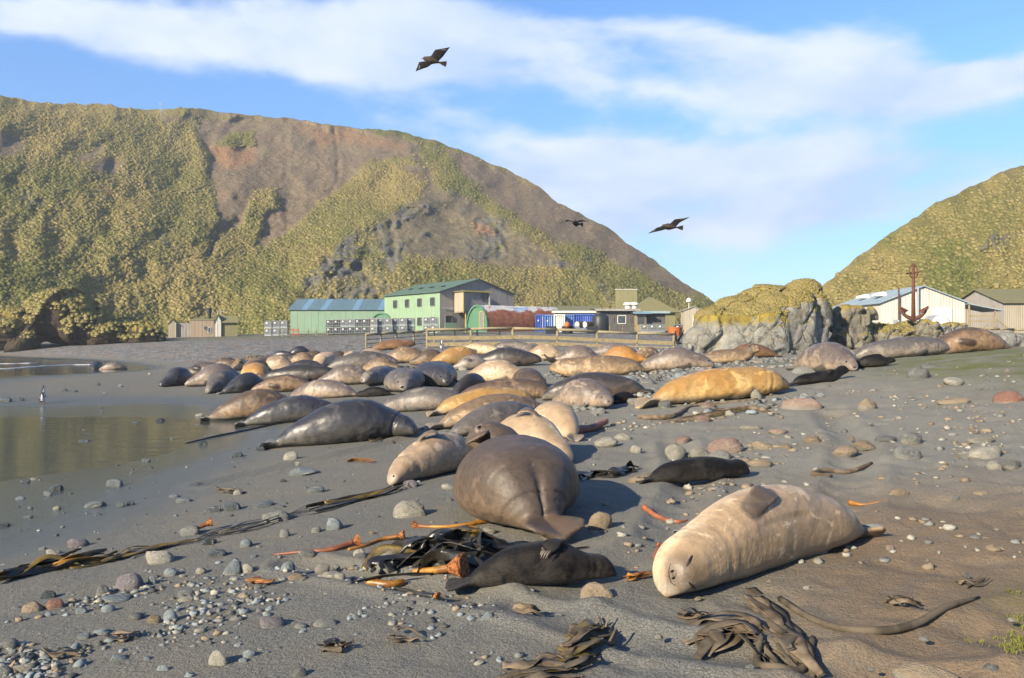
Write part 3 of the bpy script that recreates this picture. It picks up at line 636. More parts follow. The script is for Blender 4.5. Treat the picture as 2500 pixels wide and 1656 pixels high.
def fit(p):
    """size and spot from the outline the animal has in the photograph"""
    x0, x1, yt, yb = p['box']; hd = R(p['hd']); pup = p.get('pup')
    L = p.get('L', 1.25 if pup else 2.7); lo, hi = p.get('Lr', (.85, 1.5) if pup else (1.8, 3.3))
    g = p.get('g0', 1.); x, y, _ = at((x0+x1)/2, yb-2); y += .25*L*.3; fy = p.get('Y'); y = fy or y; x = px_(p, y) if fy else x
    cs, sn = math.cos(hd), math.sin(hd)
    y = min(y, p.get('ymax', 56.)); gwf = p.get('gwf', 1)
    for it in range(24):
        p['gw'] = gwf*g**.6; p['gh'] = g; sh = SealShape(p)
        V = sh.rings(12).reshape(-1, 3)*L; vx = x+V[:, 0]*cs-V[:, 1]*sn; vy = y+V[:, 0]*sn+V[:, 1]*cs; vz = V[:, 2]+gz(vx, vy)
        k = V[:, 2] > -.01; ax, ay = proj(vx[k], vy[k], vz[k])
        wpx, hpx = ax.max()-ax.min(), ay.max()-ay.min(); L = min(hi, max(lo, L*((x1-x0)/wpx)**.6)); g = min(p.get('gmax', 1.45), max(p.get('gmin', .85), g*((yb-yt)/hpx)**.5))
        if L in (lo, hi) and abs(sn) > .5: gwf = min(1.5, max(.7, gwf*((x1-x0)/wpx)**.4))
        if not fy:
            step = -(yb-ay.max())*.6*y*y/(F*max(H-gz(x, y), .5)); y = min(p.get('ymax', 57.), max(3, y+max(-.08*y, min(.05*y, step))))
        x += ((x0+x1)/2-(ax.max()+ax.min())/2)*y/F
    p['px'] = (ax.min(), ax.max(), ay.min(), ay.max()); p['L'] = L; p['g'] = g
    return sh, x, y, L
SEAL_M = {}
def seal_material(name, back, belly, mott=.3, rough=.55, flip=None, head=None, stain=None, fur=.25, spec=.35, speck=.5, sheen=.0, scale=1., caked=.75):
    k = NT(name, rough, spec); v = k.coord('Object'); z = k.sep(k.attr('zone')); rnd = k.rand()
    off = k.n('ShaderNodeVectorMath', operation='ADD'); k.set(off.inputs[0], v); cx = k.n('ShaderNodeCombineXYZ'); k.set(cx.inputs[0], k.math('MULTIPLY', rnd, 40.)); k.set(cx.inputs[2], k.math('MULTIPLY', rnd, 17.)); k.set(off.inputs[1], cx.outputs[0]); v2 = off.outputs[0]
    n1 = k.noise(v2, 2.2*scale, 5, .6, .6); n2 = k.noise(v2, 9*scale, 5, .65); n3 = k.noise(v2, 46, 3, .7)
    d = k.math('ADD', z[2], k.math('MULTIPLY', k.math('SUBTRACT', n1, .5), .9))
    c = k.mix(k.rng(d, .25, .78), belly, tuple(x*.86 for x in back))
    c = k.mix(k.rng(n2, .42, .68, 0, min(1., mott*1.5)), c, tuple(x*.50 for x in back))
    c = k.mix(k.rng(n1, .52, .78, 0, mott*.9), c, tuple(min(1, x*1.22) for x in belly))
    if stain: c = k.mix(k.math('MULTIPLY', k.rng(k.noise(v2, 1.4*scale, 4, .6, .4), .42, .62), stain[3]), c, stain[:3])
    c = k.mix(k.rng(n3, .64, .78, 0, speck), c, tuple(min(1, x*1.7+.03) for x in belly))
    c = k.mix(k.math('MULTIPLY', k.rng(k.noise(v2, 2.6*scale, 6, .6, .8), .575, .61), .38), c, tuple(min(1, x*1.25+.01) for x in belly))
    c = k.mix(k.math('MULTIPLY', k.rng(k.noise(v2, 3.9*scale, 6, .65, .5), .60, .63), .45), c, tuple(x*.6 for x in back))
    # scratches
    w = k.vor(k.mapping(v2, (1.2, 5.5, 3.)), 3.2, 'DISTANCE_TO_EDGE'); c = k.mix(k.math('MULTIPLY', k.rng(w, .0, .02, 1, 0), k.rng(n1, .5, .62, 0, .35)), c, tuple(x*.5 for x in back))
    if head: c = k.mix(k.math('MULTIPLY', z[1], head[3]), c, head[:3])
    c = k.mix(z[0], c, flip or tuple(x*.55 for x in back))
    # sand caked along the line where the animal lies
    zz = k.n('ShaderNodeSeparateXYZ'); k.set(zz.inputs[0], v)
    sandy = k.math('MULTIPLY', k.rng(k.math('ADD', zz.outputs[2], k.math('MULTIPLY', k.math('SUBTRACT', n2, .5), .22)), .02, .13, caked, 0), k.rng(n3, .3, .6))
    c = k.mix(sandy, c, (.17, .16, .14))
    br = k.math('ADD', .84, k.math('MULTIPLY', rnd, .3)); mul = k.n('ShaderNodeMix', data_type='RGBA', blend_type='MULTIPLY'); mul.inputs[0].default_value = 1; k.set(mul.inputs[6], c)
    cb = k.n('ShaderNodeCombineColor'); [k.set(cb.inputs[i], br) for i in range(3)]; k.set(mul.inputs[7], cb.outputs[0])
    k.color(mul.outputs[2]); k.rough(k.math('ADD', rough-.08, k.math('MULTIPLY', n2, .2)))
    if sheen: k.b.inputs['Sheen Weight'].default_value = sheen; k.b.inputs['Sheen Roughness'].default_value = .45
    f = k.noise(k.mapping(v2, (9, 34, 34)), 3., 3, .7)
    z2 = k.sep(k.attr('zone2')); fold = k.math('SINE', k.math('ADD', k.math('MULTIPLY', z2[0], 95.), k.math('MULTIPLY', n1, 16.))); fold = k.math('MULTIPLY', k.math('MULTIPLY', fold, z2[1]), k.rng(k.noise(v2, 3.4, 3, .6), .40, .62))
    p0_ = k.bump(fold, .12, .018)
    p_ = k.bump(f, fur, .008, p0_); k.bump(k.math('ADD', k.math('MULTIPLY', n2, .7), k.math('MULTIPLY', k.noise(v2, 4*scale, 4, .6), 1.)), .22, .03, p_)
    SEAL_M[name] = k.mat
seal_material('coat_slate', (0.0320, 0.0312, 0.0360), (0.0704, 0.0640, 0.0592), .35, .36, (0.0144, 0.0144, 0.0168), spec=.5)
seal_material('coat_dark', (0.0306, 0.0263, 0.0247), (0.0782, 0.0578, 0.0425), .35, .40, (0.0153, 0.0136, 0.0136), spec=.45)
seal_material('coat_grey', (.085, .075, .070), (.215, .178, .142), .4, .45, (0.0304, 0.0276, 0.0266), (0.1938, 0.1615, 0.1330, .5), spec=.45)
seal_material('coat_mauve', (.125, .098, .085), (.31, .235, .172), .4, .45, (0.049, 0.040, 0.035), (0.190, 0.144, 0.110, .5), spec=.45)
seal_material('coat_brown', (0.075, 0.051, 0.035), (0.200, 0.128, 0.072), .45, .5, (0.036, 0.025, 0.019), spec=.4)
seal_material('coat_tan', (.145, .098, .058), (.37, .255, .143), .45, .5, (0.056, 0.041, 0.030), spec=.4)
seal_material('coat_gold', (.285, .172, .062), (.46, .31, .128), .4, .5, (0.104, 0.065, 0.031), (0.063, 0.046, 0.033, .8), (0.252, 0.115, 0.016, .5))
seal_material('coat_orange', (.27, .135, .038), (.42, .225, .062), .35, .55, (0.104, 0.060, 0.029), None, (0.288, 0.120, 0.020, .6))
seal_material('coat_rust', (0.157, 0.078, 0.036), (0.238, 0.132, 0.060), .35, .55, (0.064, 0.041, 0.025))
seal_material('coat_pale', (.27, .195, .128), (.46, .355, .24), .40, .45, (0.096, 0.074, 0.054), (0.211, 0.150, 0.096, .6), spec=.4, scale=1.3)
seal_material('coat_cream', (.33, .235, .142), (.55, .43, .28), .30, .45, (0.080, 0.064, 0.050), (0.173, 0.128, 0.090, .65), spec=.4)
seal_material('coat_hero', (.34, .238, .142), (.56, .43, .272), .34, .45, (.055, .041, .031), (.050, .036, .026, .80), fur=.18, spec=.4, scale=1.6)
seal_material('coat_bull', (0.0706, 0.0510, 0.0374), (0.1088, 0.0756, 0.0493), .45, .5, (0.0756, 0.0510, 0.0348), (0.0612, 0.0476, 0.0374, .6), fur=.35, speck=.7, scale=1.4, spec=.4)
seal_material('coat_pup', (0.0053, 0.0045, 0.0045), (0.0195, 0.0158, 0.0135), .7, .55, (0.0150, 0.0128, 0.0112), None, None, .9, .15, .3, .03, 1., .10)
EYE = simple('seal_eye', (.006, .005, .005), .06, .1, 3., .6, 0); NOSE = simple('seal_nose', (.035, .028, .025), .35, .3, 8., .45, .2); SOCK = simple('eye_patch_skin', (.14, .10, .072), .6, .3, 20.); CLAW = simple('claw_horn', (.13, .11, .09), .4, .3, 9.); WHISK = simple('whisker_hair', (.45, .38, .28), .5, .2, 9.)
_ball = None
def ball():
    global _ball
    if _ball is None:
        th = np.linspace(0, np.pi, 9); ph = np.linspace(0, 2*np.pi, 14, endpoint=False)
        V = np.stack([np.sin(th)[:, None]*np.cos(ph), np.sin(th)[:, None]*np.sin(ph), np.cos(th)[:, None]+0*ph], -1).reshape(-1, 3); _ball = (V, grid_faces(9, 14, True).tolist())
    return _ball
def dot(name, mat, parent, c, n, sz, t=None):
    """small flattened bead set in a surface: sz = (along t, across, out)"""
    n = np.array(n)/np.linalg.norm(n); t = np.array((0, 0, 1.) if t is None else t); t = t-n*t.dot(n); t = t/np.linalg.norm(t); b = np.cross(n, t)
    V, Fs = ball(); V = np.array(c)+V[:, :1]*sz[0]*t+V[:, 1:2]*sz[1]*b+V[:, 2:]*sz[2]*n
    return obj(name, mesh_np(name, V, Fs, True), mat, parent)
def make_seal(p):
    sh, x, y, L = fit(p); vox = p.get('vox') or max(.018, min(.05, y*.0016))
    V, Fs = sh.body(); allV, allF = [V], [list(f) for f in Fs]; o = len(V); tips = []
    for LV, LF, cen in sh.limbs():
        allV.append(LV); allF += [[int(a)+o for a in f] for f in LF]; o += len(LV); tips.append(cen)
    V = np.concatenate(allV)*L
    me = remesh(V, allF, vox, 4 if not p.get('hero') else 5)
    V = coords(me); N = normals(me); q = V/L
    # organic relief
    sd = random.random()*50
    d2 = ((q[:, None]-sh.C[None])**2).sum(-1); near = d2.argmin(1); sv = sh.ss[near]
    rel = q-sh.C[near]; phi = np.arctan2((rel*sh.Up[near]).sum(1)/sh.h[near], (rel*sh.Lat[near]).sum(1)/sh.w[near])
    rr = sh.roll+(sh.hroll-sh.roll)*sstep(.72, .88, sv); dor = .5+.5*np.sin(phi-rr)
    flip = np.zeros(len(q))
    for c in tips:
        for a, b in zip(c[1:-1], c[2:]):
            for t in (0, .5, 1): flip = np.maximum(flip, sstep(.050, .028, np.linalg.norm(q-(a+(b-a)*t), axis=1)))
    bodym = 1-flip
    V = V+N*(L*bodym*((.005 if p.get('hero') else .010)*fbm(q, 5.5, 3, sd)+(.0015 if p.get('hero') else .0035)*fbm(q, 17, 2, sd+3)))[:, None]
    for fs, fa, fw in p.get('folds', [(.80, .004, .006), (.835, .0035, .005)]):
        V = V-N*(L*fa*np.exp(-((sv-fs)/fw)**2)*bodym)[:, None]
    if p.get('crease'):
        for (s0, s1, ph0, dep, wd) in p['crease']:
            dph = np.angle(np.exp(1j*(phi-R(ph0)))); V = V-N*(L*dep*np.exp(-(dph/wd)**2)*sstep(s0-.05, s0+.04, sv)*sstep(s1+.05, s1-.04, sv))[:, None]
    if p.get('lumps'):       # local swellings: s, phi, radius s, radius phi, height
        for (s0, ph0, rs, rp, hh) in p['lumps']:
            dph = np.angle(np.exp(1j*(phi-R(ph0)))); V = V+N*(L*hh*np.exp(-((sv-s0)/rs)**2-(dph/R(rp))**2))[:, None]
    hd = R(p['hd']); cs, sn = math.cos(hd), math.sin(hd); z0 = float(gz(x, y))
    def world(A): 
        A = np.atleast_2d(A); wx = A[:, 0]*cs-A[:, 1]*sn; wy = A[:, 0]*sn+A[:, 1]*cs
        return np.stack([wx, wy, A[:, 2]+gz(wx+x, wy+y)-z0], -1)
    set_coords(me, world(V))
    fm = sstep(.86, .945, sv)
    if p.get('facepx'):
        WV = world(V)+np.array([x, y, z0]); ax, ay = proj(WV[:, 0], WV[:, 1], WV[:, 2]); fx, fy_, fr = p['facepx']; fm = np.exp(-(np.hypot((ax-fx), (ay-fy_))/fr)**4)*(sv > .8)
    vattr(me, 'zone', np.stack([flip*.9, fm, dor], -1))
    vattr(me, 'zone2', np.stack([sv, np.clip(sstep(.50, .68, sv)*sstep(.93, .86, sv)+.35*sstep(.30, .12, sv)+.12, 0, 1)*bodym, sv*0], -1))
    o = obj(p['name'], me, SEAL_M[p['mat']], loc=(x, y, z0+p.get('dz', 0)))
    tag(o, p['label'], 'seal pup' if p.get('pup') else 'seal', p.get('group'))
    pup = p.get('pup'); eL = L*(1.5 if pup else 1)
    def surf(s_, ph_, off=0.):
        a, n = sh.at(s_, sh.dors(s_)+ph_, off); A = a*L; j = np.linalg.norm(q-a, axis=1).argmin()
        W = world(np.array([A, A+n*.01])); nn = W[1]-W[0]; nn /= np.linalg.norm(nn)
        ww = world(V[j])[0]; W0 = W[0]+nn*np.dot(ww-W[0], nn)
        T0 = world(np.array([A+sh.T[np.argmin(np.abs(sh.ss-s_))]*.01]))[0]-W[0]
        return W0, nn, T0
    if p.get('face'):
        f = p['face']; es = p.get('eye', .0075)*eL
        for sd_ in f.get('eyes', (1, -1)):
            c, n, t = surf(f.get('es', .925), sd_*f.get('ep', 55))
            if p.get('hero'): dot('eye_patch', SOCK, o, c-n*es*.55, n, (es*1.7, es*2.3, es*.62), t)
            if f.get('shut'): dot('eye', EYE, o, c-n*.002, n, (es*.45, es*1.9, es*.22), t)
            else: dot('eye', EYE, o, c-n*es*.25, n, (es, es, es*.7), t)
        c, n, t = surf(.990, f.get('np', 30))
        if not f.get('nonose'): dot('nose', NOSE, o, c-n*.004, n, (.010*eL, .016*eL, .006*eL), t)
        if f.get('whisk'):
            mb = MB(); rw = random.Random(5)
            for sd_ in (1, -1):
                for i in range(9):
                    c, n, t = surf(.965+.012*(i % 3), sd_*(70+14*(i//3))); dirv = n*.8-t/np.linalg.norm(t)*.25+np.array([0, 0, -.15]); e = c+dirv*.055*eL*rw.uniform(.7, 1.1)
                    mb.tube([c, (c+e)/2+np.array([0, 0, .006*eL]), e], [.0016, .0013, .0006], 4)
            mb.build('whiskers', WHISK, o)
        if f.get('mouth'):
            mb = MB(); pts = [surf(.995-.012*abs(i)**1.1, 180+i*17)[0] for i in np.linspace(-4.5, 4.5, 13)]; mb.tube(pts, .0026*eL, 6); mb.build('mouth', NOSE, o, smooth=True)
    if p.get('claws'):
        c = tips[p['claws'] if p['claws'] != 99 else -1]; tip = world(c[-1]*L)[0]; prv = world(c[-2]*L)[0]; d = tip-prv; d /= np.linalg.norm(d); up = np.array([0, 0, 1.]); s_ = np.cross(d, up); s_ /= np.linalg.norm(s_)
        for i in range(5):
            a = tip+s_*(i-2)*.016*eL+d*(.012-.004*abs(i-2))*eL; b = a+d*.022*eL-up*.014*eL; MB().tube([a-d*.01, (a+b)/2+up*.004*eL, b], [.0045*eL, .0035*eL, .0012*eL], 6).build('claw', CLAW, o, smooth=True)
    return o, sh, world
def skin(o, px_, py_):
    V = coords(o.data)+np.array(o.location); N = normals(o.data); ax, ay = proj(V[:, 0], V[:, 1], V[:, 2]); front = (N*(V-np.array([0, 0, H]))).sum(1) < 0
    d = np.hypot(ax-px_, ay-py_)+1e3*(~front); k = np.argsort(d)[:6]; return V[k].mean(0)-np.array(o.location), N[k].mean(0)
def skin_line(o, name, mat, pts, r, lift=0.):
    P = [skin(o, *q) for q in pts]; path = []
    for i in range(len(P)-1):
        for t in (0, .34, .67): path.append(P[i][0]*(1-t)+P[i+1][0]*t+(P[i][1]*(1-t)+P[i+1][1]*t)*lift)
    path.append(P[-1][0]+P[-1][1]*lift); n = len(path); MB().tube([tuple(q) for q in path], [r*(.35+.65*math.sin(math.pi*(i+.3)/(n-.4))) for i in range(n)], 7).build(name, mat, o, smooth=True)
FC = dict(eyes=(1, -1))
def SL(box, hd, mat, label, **k): return dict(box=box, hd=hd, mat='coat_'+mat, label=label, name=k.pop('name', 'elephant_seal'), **k)
SEALS = []
exec_seals = True
G_FAR = 'seals crowded before the fence'
SEALS = [
# the far rows
SL((909,1003,832,853),20,'rust','rust brown seal lying alone at the corner of the plank fence'),
SL((222,250,855,872),-70,'slate','small dark seal on far shingle at the left, facing the water', face=FC),
SL((246,306,848,862),10,'mauve','pinkish brown seal on far shingle, behind a small dark one', Y=74),
SL((712,748,845,862),200,'slate','dark grey seal lying farthest back, above the crowd on the grey shingle'),
SL((678,714,857,868),170,'slate','low slate seal just below the farthest dark one on the shingle'),
SL((506,590,876,900),175,'brown','brown seal in the back row of the left cluster'),
SL((564,604,878,902),-100,'tan','tan seal end on in the back row of the left cluster'),
SL((598,657,875,909),-85,'tan','tan brown seal facing the camera behind the small golden one'),
SL((628,722,866,906),175,'pale','long pale tan seal lying across behind two dark ones'),
SL((706,772,863,886),5,'tan','yellowish tan seal resting behind the two dark brown ones'),
SL((746,782,859,877),190,'brown','grey brown seal half hidden left of the cream one facing us'),
SL((798,848,859,884),10,'brown','brown seal half hidden right of the cream one facing us'),
SL((769,824,863,894),-90,'cream','cream seal lying face towards the camera in the back rows', face=FC),
SL((832,876,859,885),-110,'pale','whitish seal on its side with a flipper laid over its belly', roll=80, fl=[('up',95,1.1)]),
SL((870,940,853,873),180,'pale','pale tan seal behind the long grey one, left of the fence'),
SL((812,958,860,900),8,'grey','long grey brown seal with its pale muzzle to the right', face=FC, turn=-15),
SL((849,898,878,897),185,'slate','small dark slate back showing between the long grey and tan seals'),
SL((884,974,875,906),-8,'tan','tan seal with grizzled head beside a pale stone', face=FC, turn=-25),
SL((934,1042,849,884),185,'tan','golden tan seal left of the brown one below the fence post'),
SL((1006,1094,847,888),190,'brown','dark brown seal behind the perched skua'),
SL((1058,1178,848,890),15,'gold','golden seal lying beside the skua below the plank fence'),
SL((1116,1220,841,863),175,'cream','cream tan seal farthest back below the middle of the plank fence'),
SL((1202,1302,836,858),180,'grey','grey seal lying right against the plank fence'),
SL((1168,1310,851,891),-6,'dark','dark grey seal stretching its black head to the right below the fence', face=FC),
SL((1207,1272,864,888),170,'rust','orange brown back behind the tan seal, in front of the dark one'),
SL((1108,1194,868,900),190,'grey','small tan grey seal right of the skua'),
SL((1268,1328,840,864),210,'mauve','pinkish seal head end leaning on the bright cream one', face=FC),
SL((1284,1382,842,876),0,'cream','bright cream seal glowing in the sun below the fence'),
SL((1360,1464,845,883),185,'mauve','greyish mauve seal between the bright cream and the orange one'),
SL((1447,1552,840,868),180,'mauve','mauve brown seal behind the bright orange one'),
SL((1464,1572,847,887),-10,'orange','bright orange seal with dark muzzle below the fence', face=FC),
SL((1546,1616,849,880),30,'tan','pale brown seal rolled on its side with a raised chest', roll=70),
SL((1570,1730,852,902),-12,'mauve','mauve seal with a pale throat beside a round grey boulder', face=FC, turn=-12),
SL((1780,1888,842,870),185,'rust','pinkish brown seal at the foot of the big mossy rock'),
SL((1712,1845,847,884),-5,'tan','tan seal raising its head to look round before the mossy rock', lift=52, nod=42, turn=-30, face=dict(eyes=(1,-1), ep=48), eye=.011, fl=[('splay',-1),('flank',1)]),
SL((1949,2084,838,903),-78,'mauve','bulky mauve seal facing us with wrinkled face beside the grassy mound', face=dict(eyes=(1,-1), mouth=True), folds=[(.76,.008,.01),(.80,.008,.009),(.84,.007,.008)], g0=1.1),
SL((2102,2300,844,892),2,'grey','grey brown seal lying behind the black pup near the anchor', Y=27.5),
SL((2280,2450,817,880),185,'brown','brown seal at far right rising over the grassy mound', hump=.01, Y=30),
# left cluster
SL((394,472,895,941),-108,'slate','blue grey seal at the left end of the crowd facing the water', face=FC, tailturn=15),
SL((444,560,887,920),178,'dark','dark brown seal right behind the leftmost one'),
SL((462,592,887,940),205,'mauve','pinkish tan seal with its head low to the left', face=FC),
SL((508,582,905,957),-100,'grey','grey seal lying head first towards the camera beside the pinkish tan one', face=FC),
SL((550,650,908,957),45,'slate','dark grey seal whose tail ends beside the grey head on the left'),
SL((594,651,888,928),-65,'gold','small golden seal sliding its head down to the right', face=FC, turn=20),
SL((680,812,881,926),-4,'dark','blackish brown seal behind another dark one in the left cluster', tailturn=-20),
SL((650,806,893,930),-2,'dark','dark brown seal with a thin tail stretched to the left', tailturn=10),
SL((778,910,893,940),188,'mauve','grey pink seal with tan speckled muzzle on the left', face=FC),
SL((887,969,895,937),-105,'grey','grey seal with pale cheek facing the camera', face=FC),
SL((624,756,918,956),184,'brown','olive brown seal behind the shiny mauve one'),
SL((707,870,927,975),165,'mauve','shiny mauve seal with its tail flippers stretched to the right', hind=1.2, sit=.82),
SL((945,1029,916,953),-80,'grey','grey seal facing us between the black pup and the dark seals', face=FC),
SL((1010,1109,885,940),-70,'slate','sunlit slate grey seal lying front down beside flat stones', face=FC),
SL((1142,1284,881,930),-15,'pale','pale tan seal lying across the middle of the crowd', turn=-10),
SL((1103,1190,910,966),60,'dark','dark seal pointing away beside the tan one', ),
SL((1257,1330,904,950),-80,'brown','brown seal with shaggy neck sliding its head down to the right', face=FC, turn=25),
SL((1352,1560,872,917),176,'tan','tan brown seal lying behind a triangular blue stone'),
SL((1322,1575,909,978),172,'dark','dark brown seal with its tail to the right behind the mauve one', sit=.84),
SL((1346,1498,924,998),-52,'mauve','mauve seal propped on its flipper with open mouth', face=dict(eyes=(1,-1), mouth=True, np=20), fl=[('splay',-1),('flank',1)], turn=-28, lift=8, folds=[(.78,.006,.008),(.82,.006,.007)], eye=.010),
SL((1116,1352,934,982),-4,'brown','speckled dark brown seal behind the golden ones', turn=-12, face=FC),
SL((928,1150,944,1008),172,'grey','speckled grey seal with pale patches behind the darkest one', turn=10),
SL((511,745,950,1026),14,'brown','brown seal at the water side with orange belly and tail to the left', hind=1.1, tailturn=8),
SL((597,840,966,1040),13,'slate','dark grey seal second of three with tails towards the water', hind=1.15, tailturn=8),
SL((672,1022,974,1092),14,'slate','near black seal nearest the water with grey wrinkled face to the right', hind=1.2, tailturn=10, face=dict(eyes=(1,-1), ep=50, mouth=True, np=15), folds=[(.835,.012,.006),(.86,.006,.005)], turn=-38, vox=.02, eye=.009),
SL((1063,1310,953,1014),20,'gold','golden seal lying behind the tan one in the middle group'),
SL((1071,1340,960,1048),22,'tan','tan yellow seal with tail flippers over kelp in the middle group', hind=1.3, vox=.024),
SL((1098,1330,978,1068),38,'grey','smooth grey seal between the tan and the cream seals', vox=.024),
SL((1289,1414,980,1074),108,'cream','cream seal curled with its round rump towards us', gmax=1.6),
SL((1590,1930,904,990),10,'gold','large golden seal stretched out among the cobbles on the right', hind=1.25, face=FC, vox=.024, bend=-14),
# pups
SL((867,956,944,970),170,'pup','black pup lying between grey seals in the left cluster', pup=True, name='seal_pup'),
SL((1487,1556,952,988),30,'pup','black pup half hidden behind the mauve seal with open mouth', pup=True, name='seal_pup'),
SL((2077,2188,858,900),-8,'pup','black pup beside the bulky mauve seal near the grassy mound', pup=True, name='seal_pup', lift=10, Y=21.5),
SL((1934,2073,896,941),14,'pup','black furry pup right of the golden seal, lifting its head', pup=True, name='seal_pup', lift=24, nod=14, face=dict(eyes=(-1,)), fl=[('flank',-1),('up',120)]),
SL((1582,1830,1115,1180),10,'pup','dark pup asleep on bare sand above the pale seal', pup=True, name='seal_pup', vox=.016, hind=1.3, Lr=(1.1,1.7), face=dict(eyes=(-1,)), turn=10),
]
_px = []
for p_ in SEALS:
    b_ = p_['box']; vr = random.Random(int(b_[0]*7+b_[2]))
    if not p_.get('pup') and 'bend' not in p_: p_['bend'] = vr.uniform(-16, 16)
    if not p_.get('face') and not p_.get('pup') and b_[3] < 960:
        p_.setdefault('roll', vr.choice((0, 0, 0, 35, -35, 65))); p_.setdefault('turn', vr.uniform(-22, 22)); p_.setdefault('lift', vr.choice((0, 0, 6, 14)))
    if p_.get('face') and not p_.get('pup') and b_[3] < 960 and 'lift' not in p_: p_['lift'] = vr.choice((0, 4, 10)); p_.setdefault('eye', .011)
    if b_[3] < 960 and not p_.get('pup'): e_ = (b_[1]-b_[0])*.10; p_['box'] = (b_[0]-e_, b_[1]+e_, b_[2]-3, b_[3]+5)
    make_seal(p_); _px.append((p_['box'], tuple(round(v) for v in p_['px']), round(p_['L'], 2), round(p_['g'], 2)))
# --- the animals nearest the camera
HERO = [
SL((1614,2088,1184,1462),216,'hero','cream seal asleep on its side in front at right, flipper across its chest', L=2.5, Lr=(2.1,3.2), gmin=.95, vox=.013, hero=True, blunt=True, sag=.06, roll=-72, headroll=-82, g0=1.02, turn=2, bend=14,
   facepx=(1664,1400,58), fl=[('up',46,1.05,.675,22,.36)], hind=.95, gmax=1.12, folds=[(.80,.0028,.009),(.85,.002,.007),(.74,.0025,.012)], crease=[(.38,.62,20,.004,.12)]),
SL((1108,1412,1062,1302),96,'bull','large dark brown seal seen from behind with its tail towards us', L=2.5, vox=.018, hero=True, rump=True, hind=1.45, hindtwist=20, spread=.5, gmax=1.5, gmin=.9, gwf=1.0, g0=1.05, Lr=(2.2,2.7), lift=62, nod=48, turn=58, face=dict(eyes=(1,-1), ep=48, nonose=True), eye=.011, fl=[('up',64,1.2,.72,-10),('flank',-1)], tailturn=-16, sag=.2, crease=[(.0, .10, 96, .010, .20)], folds=[(.05, .004, .012), (.10, .003, .013), (.16, .0015, .015)], lumps=[(.16, 40, .10, 30, .012), (.16, 145, .10, 30, .012)]),
SL((945,1185,1056,1188),232,'pale','blotched pale seal with half its face on the sand left of the large dark one', L=2.6, vox=.016, hero=True, roll=-45, headroll=-30, fl=[('up',96,1.1,.70,-30)], turn=14, gmax=1.3, folds=[(.79,.004,.008),(.82,.004,.007),(.85,.003,.006)]),
SL((1182,1402,1009,1132),-54,'cream','cream seal on its side with a grey flipper raised, behind the large dark one', L=2.6, vox=.017, hero=True, roll=62, headroll=40, fl=[('up',86,1.25,.64,24)], face=dict(eyes=(), np=40, mouth=True), gmax=1.35),
SL((1146,1502,1316,1436),9,'pup','black furry pup beside the kelp heap, clawed flipper on its flank', pup=True, name='seal_pup', L=1.15, Lr=(1.0,1.5), vox=.011, hero=True, roll=-55, fl=[('up',92,1.35,.64,44)], hind=1.5, hindtwist=20, claws=99, gmax=1.3, bend=-10),
]
HO = []
for p_ in HERO:
    HO.append(make_seal(p_)[0]); _px.append((p_['box'], tuple(round(v) for v in p_['px']), round(p_['L'], 2), round(p_['g'], 2)))
for r_ in _px: print('SEAL', *r_)

DARKS = simple('dark_skin', (.010, .008, .007), .45, .3, 12., .4, .2); GREYS = simple('muzzle_skin', (.10, .072, .052), .55, .3, 16., .35, .3)
h_ = HO[0]
for pts in ([(1676, 1382), (1682, 1371), (1690, 1357)], [(1682, 1420), (1690, 1430), (1698, 1438)]): skin_line(h_, 'eye', DARKS, pts, .0085, .001)
c_, n_ = skin(h_, 1645, 1402); dot('nose', GREYS, h_, c_-n_*.014, n_, (.034, .030, .018), (0, 0, 1))
for q_ in ((1641, 1395), (1646, 1410)): c_, n_ = skin(h_, *q_); dot('nostril', DARKS, h_, c_+n_*.010, n_, (.012, .006, .008), (1, 0, .6))
skin_line(h_, 'mouth', DARKS, [(1637, 1376), (1632, 1392), (1632, 1410), (1638, 1424), (1650, 1432)], .0045, .0)
h_ = HO[2]; c_, n_ = skin(h_, 962, 1163); dot('eye', EYE, h_, c_, n_, (.013, .013, .007)); skin_line(h_, 'mouth', DARKS, [(955, 1182), (968, 1183), (980, 1178)], .006)
# ------------------------------------------------------------------ the station buildings
def cladding(name, c, rib=8., rough=.6, streak=.35, dirt=(.25, .22, .17), bump=.5):
    """ribbed sheet with rain streaks and grime"""
    if name in MATS: return MATS[name]
    k = NT(name, rough, .35); v = k.coord('Object'); g = k.geo()
    st = k.noise(k.mapping(g, (1.6, 1.6, .16)), 1.3, 5, .65); bl = k.noise(g, .8, 4, .6)
    col = k.mix(k.rng(bl, .3, .75, 0, .5), tuple(x*1.08 for x in c), tuple(x*.86 for x in c)); col = k.mix(k.rng(st, .50, .72, 0, streak), col, dirt)
    k.color(col); s = k.n('ShaderNodeSeparateXYZ'); k.set(s.inputs[0], v)
    wv = k.math('SINE', k.math('MULTIPLY', k.math('ADD', s.outputs[0], s.outputs[1]), rib*6.283))
    k.bump(wv, bump, .02); MATS[name] = k.mat; return k.mat
C_GREEN = cladding('cladding_green', (.20, .295, .19)); C_GREEN2 = cladding('cladding_mint', (.165, .255, .18)); C_ROOFG = cladding('roof_green', (0.073, 0.126, 0.095)); C_ROOFB = cladding('roof_blue', (0.084, 0.147, 0.182)); C_ROOFL = cladding('roof_light_strip', (0.119, 0.217, 0.315))
C_WEATH = cladding('weathered_grey_boards', (.26, .24, .22), 5, .8, .5, (0.126, 0.108, 0.098)); C_BEIGE = cladding('beige_boards', (.30, .265, .20), 5, .8, .5); C_OLIVE = cladding('olive_sheet', (0.168, 0.154, 0.070)); C_OLIVER = cladding('olive_roof', (0.154, 0.140, 0.059))
